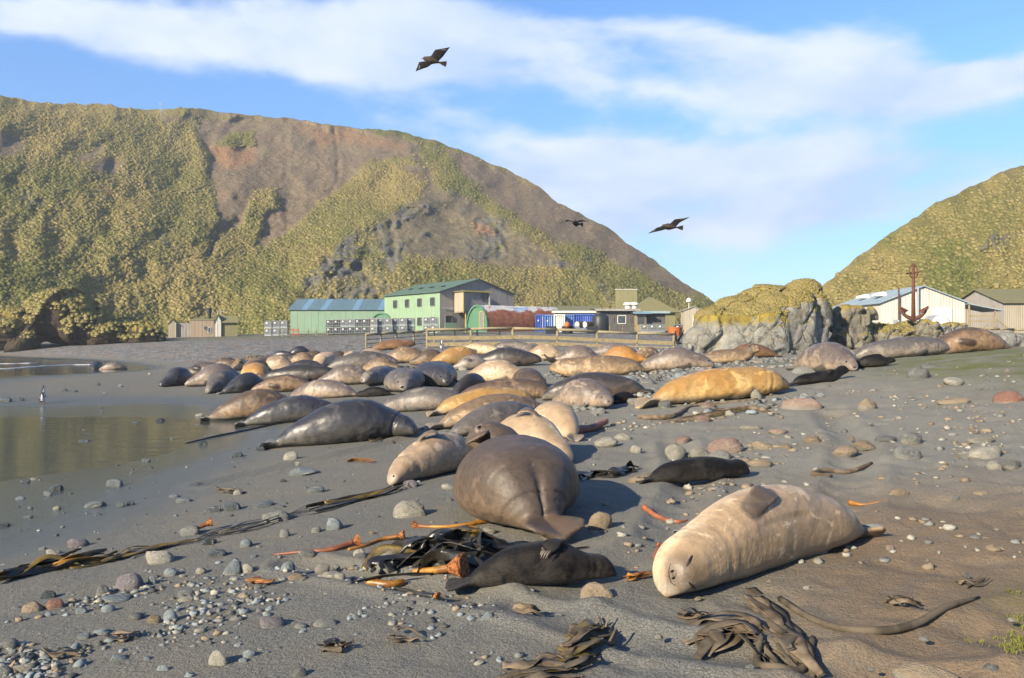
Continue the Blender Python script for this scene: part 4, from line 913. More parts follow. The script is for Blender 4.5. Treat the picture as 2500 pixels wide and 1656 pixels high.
C_WHITE = cladding('white_sheet', (.46, .44, .385), 4, .6, .35, (0.294, 0.252, 0.168)); C_ROOFW = cladding('pale_blue_roof', (0.231, 0.294, 0.336)); C_DARK = cladding('charcoal_boards', (0.073, 0.070, 0.066), 6, .7, .3, (0.126, 0.119, 0.105)); C_TAN = cladding('tan_boards', (0.252, 0.189, 0.105), 6)
WHITE = simple('white_paint', (.55, .54, .50), .5, .12, 4., .4, .1); YEL = simple('yellow_trim', (0.375, 0.315, 0.098), .6, .2, 4.); GLASS = simple('dark_glass', (0.041, 0.049, 0.056), .12, .3, 1.5, .6, 0); FRAME = simple('grey_window_frame', (0.120, 0.112, 0.105), .6, .2, 8.); STEEL = simple('galvanised_steel', (0.315, 0.330, 0.345), .4, .2, 12., .5, .1, .3)
BLACK = simple('black_plastic', (0.022, 0.024, 0.027), .45, .3, 5.); GREYP = simple('grey_plastic', (.15, .16, .165), .5, .2, 5.); TIMB = simple('weathered_timber', (0.225, 0.191, 0.116), .85, .3, 7., .2, .4); TIMBP = simple('pale_plank', (0.247, 0.199, 0.112), .85, .25, 5., .2, .4); RUSTM = simple('rusty_iron', (.10, .045, .030), .85, .45, 9., .2, .5); REDP = simple('red_paint', (0.338, 0.045, 0.030), .5, .25, 5.)
BLUEC = cladding('container_blue', (.045, .095, .36), 4., .5, .25, (.16, .07, .04), .9); BLUEL = cladding('container_light_blue', (.08, .17, .40), 4., .5, .2, (.16, .07, .04), .6)
def panel_row(parent, a, b, z0, topf, n, mat, th=.08, name='wall_panel', gap=.012):
    """a wall from a to b (local xy) of n upright sheets; topf(t) gives the height"""
    a, b = Vector((*a, 0)), Vector((*b, 0)); d = b-a; L = d.length; d /= L; nr = Vector((d.y, -d.x, 0))
    for i in range(n):
        t0, t1 = i/n, (i+1)/n; s0, s1 = t0*L+gap, t1*L-gap; ts = [t0]+([.5] if t0 < .5-1e-6 and t1 > .5+1e-6 else [])+[t1]
        prof = [(s0, z0), (s1, z0)]+[(s0+(s1-s0)*(t-t0)/(t1-t0), topf(t)) for t in reversed(ts)]
        V = [a+d*s+nr*o+Vector((0, 0, z)) for o in (0, -th) for s, z in prof]; k = len(prof)
        MB().add(V, [tuple(range(k)), tuple(range(2*k-1, k-1, -1))]+[(j, k+j, k+(j+1) % k, (j+1) % k) for j in range(k)]).build(name, mat, parent)
def roof_row(parent, e0, e1, r0, r1, n, matf, th=.09, name='roof_sheet'):
    """one roof slope from eave e0-e1 up to ridge r0-r1 in n sheets"""
    e0, e1, r0, r1 = map(Vector, (e0, e1, r0, r1))
    for i in range(n):
        a, b = i/n+.0006, (i+1)/n-.0006; q = [e0.lerp(e1, a), e0.lerp(e1, b), r0.lerp(r1, b), r0.lerp(r1, a)]; V = q+[p-Vector((0, 0, th)) for p in q]
        MB().add(V, [(0, 1, 2, 3), (7, 6, 5, 4), (0, 4, 5, 1), (1, 5, 6, 2), (2, 6, 7, 3), (3, 7, 4, 0)]).build(name, matf(i), parent)
def window(parent, c, w_, h_, n, mat=None, pane=None, name='window', fr=.09):
    """framed pane standing proud of a wall; n = outward direction (local xy)"""
    n = Vector((*n, 0)).normalized(); t = Vector((-n.y, n.x, 0)); c = Vector(c); mb = MB(); u = Vector((0, 0, 1))
    for s in (-1, 1):
        mb.bar(c+t*s*(w_/2)-u*h_/2+n*.05, c+t*s*(w_/2)+u*h_/2+n*.05, fr, .12); mb.bar(c+u*s*(h_/2)-t*(w_/2-fr/2)+n*.05, c+u*s*(h_/2)+t*(w_/2-fr/2)+n*.05, .12, fr)
    o = mb.build(name, mat or FRAME, parent)
    q = [c+t*a*w_/2+u*b*h_/2+n*.025 for a, b in ((-1, -1), (1, -1), (1, 1), (-1, 1))]; V = q+[p-n*.02 for p in q]
    MB().add(V, [(0, 1, 2, 3), (7, 6, 5, 4), (0, 4, 5, 1), (1, 5, 6, 2), (2, 6, 7, 3), (3, 7, 4, 0)]).build('pane', pane or GLASS, o)
    return o
def px(p, Zd): return (p-1250)/F*Zd
def gable_shed(name, label, loc, rz, w_, d, hw, hr, wall, roof, nw=8, nd=8, along='y', front=None, over=.3, sink=1.2, cat='building', roofn=8, side=None):
    """walls along local x 0..w and y 0..d; ridge along y (gable on y=0) or along x"""
    o = empty(name, loc, rz); tag(o, label, cat); fr = front or wall; sd = side or wall
    flat = lambda t: hw; gab = lambda t: hw+(hr-hw)*(1-abs(2*t-1))
    fy, fx = (gab, flat) if along == 'y' else (flat, gab)
    panel_row(o, (0, 0), (w_, 0), -sink, fy, nw, fr); panel_row(o, (w_, d), (0, d), -sink, fy, nw, wall)
    panel_row(o, (0, d), (0, 0), -sink, fx, nd, sd); panel_row(o, (w_, 0), (w_, d), -sink, fx, nd, wall)
    k = (hr-hw)/((w_ if along == 'y' else d)/2); h0 = hw-over*k+.1; rr = hr+.1; rf = roof if callable(roof) else (lambda i: roof)
    if along == 'y':
        roof_row(o, (-over, d+over, h0), (-over, -over, h0), (w_/2, d+over, rr), (w_/2, -over, rr), roofn, rf); roof_row(o, (w_+over, -over, h0), (w_+over, d+over, h0), (w_/2, -over, rr), (w_/2, d+over, rr), roofn, rf)
    else:
        roof_row(o, (-over, -over, h0), (w_+over, -over, h0), (-over, d/2, rr), (w_+over, d/2, rr), roofn, rf); roof_row(o, (w_+over, d+over, h0), (-over, d+over, h0), (w_+over, d/2, rr), (-over, d/2, rr), roofn, rf)
    return o
# --- two-storey green store
g = gable_shed('station_store', 'two storey pale green building with grey boarded gable and green roof', (px(1074, 116), 116, 2.9), math.atan2(.62, .785), 13.3, 15.8, 5.45, 7.45, C_GREEN, C_ROOFG, 12, 14, 'y', C_WEATH, .35, roofn=9)
for zz in (1.25, 4.05):
    for yy in (1.9, 5.4, 8.9, 12.4): window(g, (-.0, yy, zz), 1.1, 1.15, (-1, 0))
window(g, (1.5, 0, 1.45), 1.1, 1.1, (0, -1))
for yy in (3.6, 6.6, 9.6, 12.6): MB().box((3.0, yy, 6.49), (1.0, .9, .12)).build('roof_vent', simple('vent_dark', (.05, .08, .07), .5), g)
MB().bar((7.6, -.12, 3.1), (13.0, -.12, 3.1), .05, .08).build('wall_rail', WHITE, g); MB().bar((.3, -.12, 3.1), (2.3, -.12, 3.1), .05, .08).build('wall_rail', WHITE, g)
MB().box((7.6, -.10, 2.2), (.9, .06, 1.5)).build('door', WHITE, g)
bx = empty('loading_bay', (2.4, -2.2, 0), 0, g)     # box that juts out of the gable
panel_row(bx, (0, 0), (4.6, 0), 2.6, lambda t: 5.35, 5, C_WEATH); panel_row(bx, (0, 2.1), (0, 0), 2.6, lambda t: 5.35, 2, C_BEIGE); panel_row(bx, (4.6, 0), (4.6, 2.1), 2.6, lambda t: 5.35, 2, C_WEATH)
MB().box((2.3, 1.0, 5.46), (5.1, 2.5, .12)).build('bay_roof', C_OLIVER, bx); MB().box((2.3, -.28, 5.48), (5.2, .1, .22)).build('trim', YEL, bx); MB().box((2.3, 1.04, 2.52), (4.8, 2.0, .1)).build('bay_floor', C_BEIGE, bx)
MB().bar((.05, -.12, 2.4), (.05, -.12, 5.3), .14).build('trim', YEL, bx); MB().bar((4.62, -.12, 2.2), (4.62, -.12, 5.3), .14).build('trim', C_WHITE, bx)
for xx in (.6, 4.3): MB().bar((xx, .1, -1), (xx, .1, 2.45), .16).build('post', YEL, bx)
window(bx, (3.85, 0, 4.75), 1.2, 1.0, (0, -1), FRAME)
panel_row(g, (.0, -1.3), (2.0, -1.3), -1.2, lambda t: 1.0, 2, C_GREEN, name='skirting_panel'); panel_row(g, (3.2, -2.9), (5.2, -2.9), -1.2, lambda t: 1.3, 2, C_GREEN2, name='skirting_panel')
# --- long shed with blue roof
strip = lambda i: C_ROOFL if i in (2, 5, 10, 14) else C_ROOFB
gable_shed('long_shed', 'long pale green shed with blue roof beside the two storey building', (px(709, 130), 130, 2.2), R(2), 17.5, 12, 4.1, 5.95, C_GREEN2, strip, 16, 8, 'x', over=.3, roofn=18)
gable_shed('lean_to', 'small beige lean-to in front of the blue roofed shed', (px(901, 120), 120, 2.6), R(15), 1.8, 1.6, 1.9, 2.0, C_BEIGE, C_WEATH, 3, 2, 'x', over=.15, roofn=2)
# --- round-topped huts
def nissen(name, label, loc, rz, r, L, hgt, skin, end, nsh=10, door=True):
    o = empty(name, loc, rz); tag(o, label, 'hut'); na = 14
    arc = [(r*math.cos(math.pi*i/na)*(1 if abs(math.cos(math.pi*i/na)) < .98 else .98), hgt*math.sin(math.pi*i/na)**.92) for i in range(na+1)]
    e = [(-r*.97, -1.)]+[(x*.97, z*.97) for x, z in reversed(arc)]+[(r*.97, -1.)]
    MB().prism(e, .15, .3).build('end_wall', end, o); MB().prism(e, L-.3, L-.15).build('end_wall', end, o)
    for i in range(nsh):                         # curved sheets, lapped
        y0, y1 = i*L/nsh, (i+1)*L/nsh+.04; rr = 1+.006*(i % 2); V = []
        for q in (1, .985):
            for y in (y0, y1): V += [(x*rr*q, y, z*rr*q-(.0 if 0 < j < na else 1.)) for j, (x, z) in enumerate(arc)]
        n = na+1; Fs = []
        for j in range(na): Fs += [(j, j+1, n+j+1, n+j), (2*n+j, 3*n+j, 3*n+j+1, 2*n+j+1), (j, 2*n+j, 2*n+j+1, j+1), (n+j, n+j+1, 3*n+j+1, 3*n+j)]
        MB().add(V, Fs).build('roof_sheet', skin, o, smooth=False)
    MB().prism([(x*1.02, z*1.02) for x, z in arc]+[(x*.94, z*.94) for x, z in reversed(arc)], -.05, .14).build('end_rim', end, o)
    if door:
        window(o, (r*.42, .15, 1.25), 1.0, 2.3, (0, -1), YEL, GREYP, 'door', .12)
    return o
k = NT('peeling_paint_rust', .8, .25); g_ = k.geo(); lo = k.coord('Object'); s_ = k.n('ShaderNodeSeparateXYZ'); k.set(s_.inputs[0], lo)
n_ = k.noise(g_, .55, 5, .6, .3); hgt_ = k.math('ADD', s_.outputs[2], k.math('MULTIPLY', k.math('SUBTRACT', n_, .5), 2.6))
rust_ = k.ramp(k.noise(g_, 1.6, 6, .65), [(.3, (.12, .042, .025)), (.6, (.25, .095, .052)), (.8, (.33, .16, .10))]); pnt = k.ramp(k.noise(g_, .7, 4, .6), [(.35, (.36, .36, .36)), (.55, (.45, .43, .41)), (.62, (.17, .27, .46)), (.72, (.30, .38, .48))])
k.color(k.mix(k.math('MULTIPLY', k.rng(hgt_, 2.6, 2.8), k.rng(k.noise(g_, 1.1, 4, .6), .36, .42)), rust_, pnt)); k.bump(k.math('SINE', k.math('MULTIPLY', s_.outputs[1], 40.)), .5, .02); PEEL = k.mat
C_NIS = cladding('hut_green', (0.063, 0.158, 0.095), 3)
nissen('nissen_hut', 'round topped hut with green end wall and rusty peeling curved roof', (px(1160, 112)+.2, 112, 2.9), -math.atan2(.8, .6), 2.55, 13.5, 3.35, PEEL, C_NIS, 10)
nissen('round_hut', 'small green arched hut end between the blue roofed shed and two storey building', (px(930, 127), 127, 2.7), R(-12), 2.0, 5, 3.0, C_NIS, C_NIS, 4, False)
# --- shipping containers
def container(label, p0, p1, Zd, ytop, mat, rz=0., door=None, depth=2.4):
    x0, x1 = px(p0, Zd), px(p1, Zd); W = x1-x0; zt = H+(HY-ytop)*Zd/F; zb = gz(x0, Zd)-.1; hh = zt-zb
    o = empty('shipping_container', (x0, Zd, zb), rz); tag(o, label, 'container', 'shipping containers in the yard')
    n = max(3, int(W/.32)); V = []; pts = []
    for i in range(n+1):
        for dx, dy in ((0, 0), (.10, 0), (.15, .09), (.25, .09)):
            q = (i+dx/.32)*W/(n+1); pts.append((q, dy))
    pts = [(0, 0)]+[p for p in pts if 0 < p[0] < W]+[(W, 0), (W, depth), (0, depth)]
    m_ = len(pts); MB().add([(x, y, z) for z in (0, hh) for x, y in pts], [tuple(range(m_-1, -1, -1)), tuple(range(m_, 2*m_))]+[(i, (i+1) % m_, m_+(i+1) % m_, m_+i) for i in range(m_)]).build('body', mat, o)
    for z in (.07, hh-.07): MB().box((W/2, -.03, z), (W+.08, .1, .16)).build('frame_rail', mat, o)
    for x in (0, W): MB().box((x, -.03, hh/2), (.13, .12, hh)).build('corner_post', mat, o)
    if door: MB().box((W*.72, -.05, hh*.52), (.05, .05, hh*.8)).build('lock_rod', WHITE, o); MB().box((W*.25, -.05, hh*.66), (.16, .03, .2)).build('plate', WHITE, o)
    return o
container('royal blue container with white lock rods next to the rusty round hut', 1308, 1331, 106, 768, BLUEC, door=True)
container('lighter blue rust stained container beside the white one', 1331.5, 1352, 105.5, 769, BLUEL, door=True)
container('white container between blue ones', 1353, 1378, 105, 768, WHITE)
container('plain light blue container right of the white one', 1379, 1401, 106, 768, BLUEL)
container('deep blue corrugated container at the right end of the row', 1402, 1451, 106, 767, BLUEC)
# --- low charcoal hall with pale roof edges
def block(name, label, p0, p1, Zd, depth, ytop, wall, fascia, base=2.7, slope=.0, n=5, cat='building', roofm=None):
    x0, x1 = px(p0, Zd), px(p1, Zd); zt = H+(HY-ytop)*Zd/F-base; o = empty(name, (x0, Zd, base)); tag(o, label, cat); W = x1-x0
    panel_row(o, (0, 0), (W, 0), -1.2, lambda t: zt, n, wall); panel_row(o, (0, depth), (0, 0), -1.2, lambda t: zt, 3, wall); panel_row(o, (W, 0), (W, depth), -1.2, lambda t: zt, 3, wall); panel_row(o, (W, depth), (0, depth), -1.2, lambda t: zt+slope*depth, n, wall)
    roof_row(o, (-.5, -.6, zt+.05), (W+.5, -.6, zt+.05), (-.5, depth+.3, zt+.05+slope*depth), (W+.5, depth+.3, zt+.05+slope*depth), n, lambda i: roofm or C_OLIVER, .06)
    MB().box((W/2, -.66, zt+.0), (W+1.1, .1, .3)).build('fascia', fascia, o)
    return o, W, zt
h, W, zt = block('mess_hall', 'low charcoal boarded hall with a white framed window and pale roof edge', 1462, 1552, 112, 9, 757, C_DARK, C_WEATH, slope=.06, n=8)
window(h, (W*.62, 0, 1.55), 1.1, 1.1, (0, -1), WHITE); window(h, (W*.38, 0, 1.6), .25, .6, (0, -1)); window(h, (W*.86, 0, 1.6), .25, .6, (0, -1))
for xx in (W*.88, W*1.06):
    c = empty('roof_cowl', (xx, 3.2, zt+.4), 0, h); MB().tube([(0, 0, -.3), (0, 0, .35)], .42, 12).build('pipe', WHITE, c); MB().tube([(0, 0, .4), (0, 0, .55), (0, 0, .78)], [.66, .66, .4], 14).build('cap', WHITE, c)
h, W, zt = block('hall_wing', 'low wing with a broad white roof edge behind the containers', 1356, 1470, 116, 10, 762, C_BEIGE, WHITE, slope=.12, n=8); window(h, (W*.82, 0, 1.5), 1., 1., (0, -1), WHITE)
h, W, zt = block('tan_annexe', 'low annexe with a tan wall and pale blue roof edge right of the charcoal hall', 1554, 1578, 110, 6, 764, C_TAN, C_ROOFL, n=3); window(h, (W*.45, 0, 1.4), .9, 1.1, (0, -1), FRAME)
block('dark_annexe', 'dark flat roofed annexe right of the tan wall', 1579, 1624, 111, 6, 763, C_DARK, C_ROOFW, n=4)
gable_shed('olive_tower', 'olive sheet clad tower block above the low hall', (px(1503, 138), 138, 3.0), R(-6), 3.6, 3.6, 6.9, 7.0, C_OLIVE, WHITE, 5, 4, 'x', over=.12, roofn=3)
o = empty('pyramid_roof_building', (px(1590, 130), 130, 3.0)); tag(o, 'building with an olive pyramid roof behind the charcoal hall', 'building')
panel_row(o, (-3.2, -3.2), (3.2, -3.2), -1, lambda t: 2.9, 5, C_OLIVE); panel_row(o, (-3.2, 3.2), (-3.2, -3.2), -1, lambda t: 2.9, 5, C_OLIVE); panel_row(o, (3.2, -3.2), (3.2, 3.2), -1, lambda t: 2.9, 5, C_OLIVE)
for i in range(4):
    q = [Vector((-3.9, -3.9, 2.8)), Vector((3.9, -3.9, 2.8)), Vector((3.9, 3.9, 2.8)), Vector((-3.9, 3.9, 2.8))]; a, b = q[i], q[(i+1) % 4]; t = Vector((-.3, 0, 5.35)); dn = Vector((0, 0, .1)); MB().add([a, b, t, a-dn, b-dn, t-dn], [(0, 1, 2), (5, 4, 3), (0, 3, 4, 1), (1, 4, 5, 2), (2, 5, 3, 0)]).build('roof_slope', C_OLIVER, o)
gable_shed('olive_shed', 'olive roofed shed behind the containers', (px(1383, 126), 126, 3.0), R(0), 5.2, 5, 2.5, 3.6, C_OLIVE, C_OLIVER, 5, 4, 'x', over=.3, roofn=5)
o = gable_shed('dome_hut', 'pale hut with a white radome beside the mossy rock', (px(1669, 95), 95, 2.3), R(-4), 2.2, 2.4, 2.6, 3.0, C_BEIGE, C_WEATH, 3, 3, 'y', over=.15, roofn=3)
window(o, (1.45, 0, 1.3), .7, 1.4, (0, -1), WHITE, name='door')
th = np.linspace(0, np.pi*.62, 8); ph = np.linspace(0, 2*np.pi, 16, endpoint=False)
obj('radome', mesh_np('radome', np.stack([np.sin(th)[:, None]*np.cos(ph)*.33, np.sin(th)[:, None]*np.sin(ph)*.33, np.cos(th)[:, None]*.36+0*ph], -1).reshape(-1, 3), grid_faces(8, 16, True).tolist()+[list(range(112, 128))], True), WHITE, o, (.75, 1., 3.75)); MB().tube([(.75, 1., 2.8), (.75, 1., 3.6)], .05, 6).build('mast', WHITE, o)
# --- huts at the foot of the hill
Zh = 122; bz = float(gz(px(470, Zh), Zh))
gable_shed('boarded_hut', 'grey boarded hut at the left end of three under the hill', (px(411, Zh), Zh, bz), R(14), 1.1, 3.4, 2.0, 2.5, C_BEIGE, C_OLIVER, 2, 6, 'y', C_BEIGE, .12, roofn=5, side=C_WEATH)
panel_row(bpy.data.objects['boarded_hut'], (1.1, .4), (3.3, .4), -1.2, lambda t: 2.05, 5, C_WEATH, name='wing_panel')
o = gable_shed('boiler_hut', 'brown boarded hut with a fat black flue middle of three under the hill', (px(467, Zh-2), Zh-2, bz), R(0), 3.3, 3, 2.45, 2.7, C_WEATH, C_OLIVER, 6, 3, 'x', cladding('brown_boards', (.20, .155, .115), 5, .8), .1, roofn=4); MB().tube([(2.2, 1.2, 2.4), (2.2, 1.2, 3.5), (2.2, 1.2, 3.55), (2.2, 1.2, 4.3)], [.26, .26, .36, .36], 12).build('flue', BLACK, o); window(o, (2.1, 0, 1.3), .35, .45, (0, -1)); window(o, (2.7, 0, 1.), .4, .8, (0, -1), STEEL)
o = gable_shed('gabled_hut', 'pale hut with olive roof at the right end of three under the hill', (px(524, Zh-3), Zh-3, bz), R(14), .9, 3.0, 2.2, 3.2, C_WHITE, C_OLIVER, 2, 6, 'y', C_WHITE, .12, roofn=5, side=C_WEATH)
panel_row(o, (.9, .3), (3.1, .3), -1.2, lambda t: 2.2, 5, C_OLIVE, name='wing_panel'); roof_row(o, (.8, -.1, 2.15), (3.3, -.1, 2.15), (.5, 1.5, 3.1), (3.1, 1.5, 3.1), 5, lambda i: C_OLIVER)
for i in (-.2, .25): MB().tube([(.5+i, 1.4, 2.9), (.5+i, 1.4, 3.75), (.7+i, 1.4, 3.8)], .06, 6).build('vent_pipe', STEEL, o)
# --- white shed on the right with deck and flues
Zw = 72; bw = 2.35
o = gable_shed('white_shed', 'white shed with pale blue roof behind the anchor', (px(2151, Zw), Zw, bw), R(-3), 7.2, 12.5, 2.45, 3.85, C_WHITE, C_ROOFW, 7, 8, 'y', over=.25, roofn=7)
MB().box((5.2, -.06, 1.0), (1.7, .06, 2.0)).build('door', WHITE, o)
for xx, hh in ((1.4, 2.3), (3.05, 2.3)):
    MB().tube([(xx, -.3, .9), (xx, -.3, 2.2), (xx, -.3, 3.75)], .07, 8).build('flue', RUSTM if xx < 2 else STEEL, o); MB().box((xx-.25, -.25, .75), (.35, .3, .35)).build('flue_box', STEEL, o)
for yy in (4.0, 8.0):
    MB().prism([(-.55, 0), (.55, 0), (.45, .3), (.15, .42), (-.5, .25)], yy-.5, yy+.5).build('roof_cowl', WHITE, o, (1.4, 0, 3.2))
MB().box((8.5, 1.2, .2), (2.4, 3.0, .12)).build('deck', TIMBP, o)
for xx in (7.4, 9.6): MB().bar((xx, -.25, -1), (xx, -.25, 2.2), .12).build('post', TIMBP, o)
for z in (.8, 1.25): MB().bar((7.4, -.25, z), (9.6, -.25, z), .05, .12).build('rail', TIMBP, o)
roof_row(o, (7.3, -.5, 2.35), (7.3, 3, 2.35), (10.2, -.5, 1.75), (10.2, 3, 1.75), 2, lambda i: C_ROOFW, .08, 'porch_roof')
for i in range(4): MB().box((10.0+.3*i, .3, .05-.22*i), (.28, 1.2, .05)).build('stair_tread', TIMBP, o)
MB().bar((9.7, -.3, 1.0), (11.0, -.3, -.1), .06, .1).build('handrail', TIMBP, o); MB().bar((11.0, -.3, -1), (11.0, -.3, .1), .1).build('post', TIMBP, o)
t = empty('round_bin', (px(2296, 66), 66, 2.3)); tag(t, 'grey half round bin against the white shed', 'bin'); MB().prism([(1.1*math.cos(a)*.75, .75*math.sin(a)+.5) for a in np.linspace(0, math.pi, 12)]+[(-.82, -.6), (.82, -.6)], 0, 1.3).build('body', STEEL, t); MB().prism([(.7*math.cos(a)+.0, .72*math.sin(a)+.5) for a in np.linspace(0, math.pi, 10)], -.04, 0).build('lid', WHITE, t)
o = gable_shed('olive_roof_shed', 'weathered grey shed with olive roof at the right edge', (px(2452, 76), 76, 2.3), R(0), 14, 9, 2.7, 4.1, C_BEIGE, C_OLIVER, 10, 7, 'x', C_BEIGE, .3, roofn=9, side=C_WEATH)
panel_row(o, (-4.4, 4), (0, 4), -1, lambda t: 3.2-1.4*abs(t-.55), 5, C_WEATH)
# --- stacked tank cages
def tote_proto(dark):
    o = empty('tank_cage', (0, 0, -50)); MB().box((0, 0, .07), (.98, .98, .12)).build('pallet', BLACK if dark else STEEL, o)
    MB().box((0, 0, .55), (.86, .86, .80)).build('tank', BLACK if dark else GREYP, o)
    cg = empty('cage', (0, 0, 0), 0, o)
    for i in range(5):
        MB().bar((-.46+.23*i, -.47, .14), (-.46+.23*i, -.47, 1.0), .03).build('bar', STEEL, cg)
    for z in (.16, .55, 1.0): MB().bar((-.48, -.50, z), (.48, -.50, z), .035).build('bar', STEEL, cg)
    for s in (-1, 1): MB().bar((s*.485, -.46, 1.0), (s*.485, .47, 1.0), .035).build('bar', STEEL, cg); MB().bar((s*.485, .46, .14), (s*.485, .46, 1.0), .035).build('bar', STEEL, cg)
    MB().box((-.16, -.525, .72), (.24, .01, .2)).build('label_plate', WHITE, o)
    return o
def copy_tree(o, parent=None):
    c = o.copy(); COL.objects.link(c); c.parent = parent
    for ch in list(o.children): copy_tree(ch, c)
    return c
_tp = {d: tote_proto(d) for d in (True, False)}; _used = set()
def tote(p, Zd, layer, dark, label, group):
    o = _tp[dark] if dark not in _used else copy_tree(_tp[dark]); _used.add(dark); x = px(p, Zd)
    o.location = (x, Zd, float(gz(x, Zd))+.02+1.06*layer); o.rotation_euler = (0, 0, random.uniform(-.06, .06)); tag(o, label, 'tank cage', group)
for i in range(6):
    for l in (0, 1): tote(806+17.6*i, 113, l, i not in (2, 3) or l == 0, ('upper' if l else 'lower')+' tank cage of the dark stacks before the blue roofed shed', 'dark tank cages')
for i in range(6):
    for l in (0, 1): tote(914+18*i, 112+(i % 2)*.6, l, False, ('upper' if l else 'lower')+' pale tank cage stacked before the two storey green building', 'pale tank cages')
for i in range(3):
    for l in (0, 1): tote(657+19*i, 114, l, False, ('upper' if l else 'lower')+' tank cage of the small stack left of the blue roofed shed', 'tank cages left of the shed')
for i in range(2):
    for l in (0, 1): tote(1043+18*i, 108, l, False, ('upper' if l else 'lower')+' tank cage standing below the boarded gable', 'tank cages by the gable')
for i in range(3): tote(1574+19*i, 102, 0, False, 'pale tank cage in the row beside the tan annexe', 'tank cages by the annexe')
for i in range(2): tote(1655+17*i, 96, 0, True, 'dark tank cage standing before the radome hut', 'tank cages by the radome hut')
# --- yard odds and ends
def prop(name, label, cat, loc, rz=0.): return tag(empty(name, loc, rz), label, cat)
for i, (p, lab) in enumerate(((1409, 'left of two rusty drums lying in the yard'), (1428, 'right of two rusty drums lying in the yard'))):
    x = px(p, 98); o = prop('oil_drum', lab, 'drum', (x, 98, float(gz(x, 98))+1.0), R(18)); MB().tube([(0, 0, 0), (1.0, .5, 0)], .38, 14).build('body', RUSTM, o, smooth=False); MB().tube([(-.03, -.015, 0), (.0, 0, 0)], .36, 14).build('lid', C_WHITE, o)
    MB().box((.4, .25, -.7), (1.2, .6, .5)).build('stand', STEEL, o)
x = px(1466, 99); o = prop('water_tank', 'black plastic tank by the corner of the charcoal hall', 'tank', (x, 99, float(gz(x, 99)))); MB().tube([(0, 0, 0), (0, 0, .1), (0, 0, 1.9), (0, 0, 2.15), (0, 0, 2.3)], [.95, 1.0, 1.0, .8, .2], 18).build('body', BLACK, o, smooth=True); MB().tube([(0, 0, 2.28), (0, 0, 2.42)], .25, 10).build('cap', BLACK, o)
for p, lab, mt in ((1345, 'black crate before the blue containers', BLACK), (1385, 'black crate with an orange buoy before the white container', BLACK), (1446, 'dark crate beside the rusty drums', BLACK), (1402, 'pale grey crate beside the rusty drums', GREYP)):
    x = px(p, 94); o = prop('plastic_crate', lab, 'crate', (x, 94, float(gz(x, 94)))); m_ = MB(); m_.box((0, 0, .06), (1.1, .9, .08)); m_.build('floor', mt, o)
    for s in (-1, 1): MB().box((0, s*.46, .45), (1.16, .06, .8)).build('side', mt, o); MB().box((s*.57, 0, .45), (.06, .84, .8)).build('side', mt, o)
x = px(1384, 93.4); o = prop('orange_buoy', 'orange buoy in front of a black crate', 'buoy', (x, 93, float(gz(x, 93))+.9)); dot('float', simple('orange_plastic', (.38, .11, .03), .5), o, (0, 0, .1), (0, 0, 1), (.36, .36, .34), (1, 0, 0)); MB().tube([(0, 0, .4), (0, 0, .55)], .07, 8).build('neck', simple('orange_plastic', (.38, .11, .03)), o)
x = px(1648, 84); o = prop('orange_float_pile', 'orange plastic tub behind the fence end near the rock', 'tub', (x, 84, float(gz(x, 84)))); MB().tube([(0, 0, 0), (0, 0, .8)], [.6, .75], 14).build('body', simple('orange_plastic', (.38, .11, .03)), o); MB().tube([(0, 0, .78), (0, 0, .86)], .8, 14).build('rim', simple('orange_plastic', (.38, .11, .03)), o)
x = px(722, 108); o = prop('red_trolley', 'small red metal stand before the blue roofed shed', 'stand', (x, 108, float(gz(x, 108))))
for s in (-.35, .35): MB().bar((s, 0, 0), (s, 0, 1.1), .09).build('leg', REDP, o)
MB().bar((-.7, 0, .85), (.4, 0, .85), .14).build('crossbar', REDP, o); MB().bar((-.35, 0, .3), (.35, 0, .3), .08).build('crossbar', REDP, o)
# --- fences: every post and plank a piece
def fence(name, label, posts, ztops, rails, hp=1.25, split=True, post_r=.09, back=0.):
    """posts: (px, distance); rails: list of (drop from top, kind)"""
    pts = [Vector((px(p, d), d, 0)) for p, d in posts]; b = pts[0].copy(); b.z = float(gz(b.x, b.y)); o = empty(name, b); tag(o, label, 'fence')
    tops = [H+(HY-y)*d/F for (p, d), y in zip(posts, ztops)]
    for p, z in zip(pts, tops):
        zg = float(gz(p.x, p.y)); MB().tube([p-b+Vector((0, 0, zg-.3)), p-b+Vector((0, 0, z+.02))], [post_r*1.05, post_r], 8).build('post', TIMB, o)
    for drop, kind in rails:
        for i in range(len(pts)-1):
            a = pts[i]-b+Vector((0, -.12 if kind != 'log' else 0, tops[i]-drop)); c = pts[i+1]-b+Vector((0, -.12 if kind != 'log' else 0, tops[i+1]-drop)); j = Vector((0, 0, random.uniform(-.03, .03)))
            if kind == 'log': MB().tube([a-(c-a)*.01+Vector((0, 0, .06)), (a+c)/2+Vector((0, 0, .06+random.uniform(-.02, .03))), c+(c-a)*.01+Vector((0, 0, .06))], .095, 8).build('top_rail', TIMB, o, smooth=True)
            elif kind == 'wire': MB().tube([a, c], .03, 5).build('rail', TIMB, o)
            else: MB().bar(a+j, a+(c-a)*.992+j*.5, .05, .26).build('plank', TIMBP, o)
    return o
fence('plank_fence', 'timber fence of round top rail and broad planks behind the seals', [(1043, 57), (1150, 57.3), (1252, 57.6), (1361, 58), (1458, 58.4), (1556, 58.8), (1645, 59)], [807, 806, 804, 807, 812, 816, 819], [(.0, 'log'), (.55, 'plank'), (.98, 'plank')])
fence('rail_fence', 'older thin railed fence running behind the plank fence on the left', [(894, 61), (930, 62.5), (968, 64), (1010, 66), (1060, 68), (1110, 70), (1165, 72), (1220, 74)], [819, 817, 815, 812, 809, 807, 806, 806], [(.0, 'log'), (.32, 'wire'), (.62, 'wire'), (.95, 'wire')], post_r=.07)
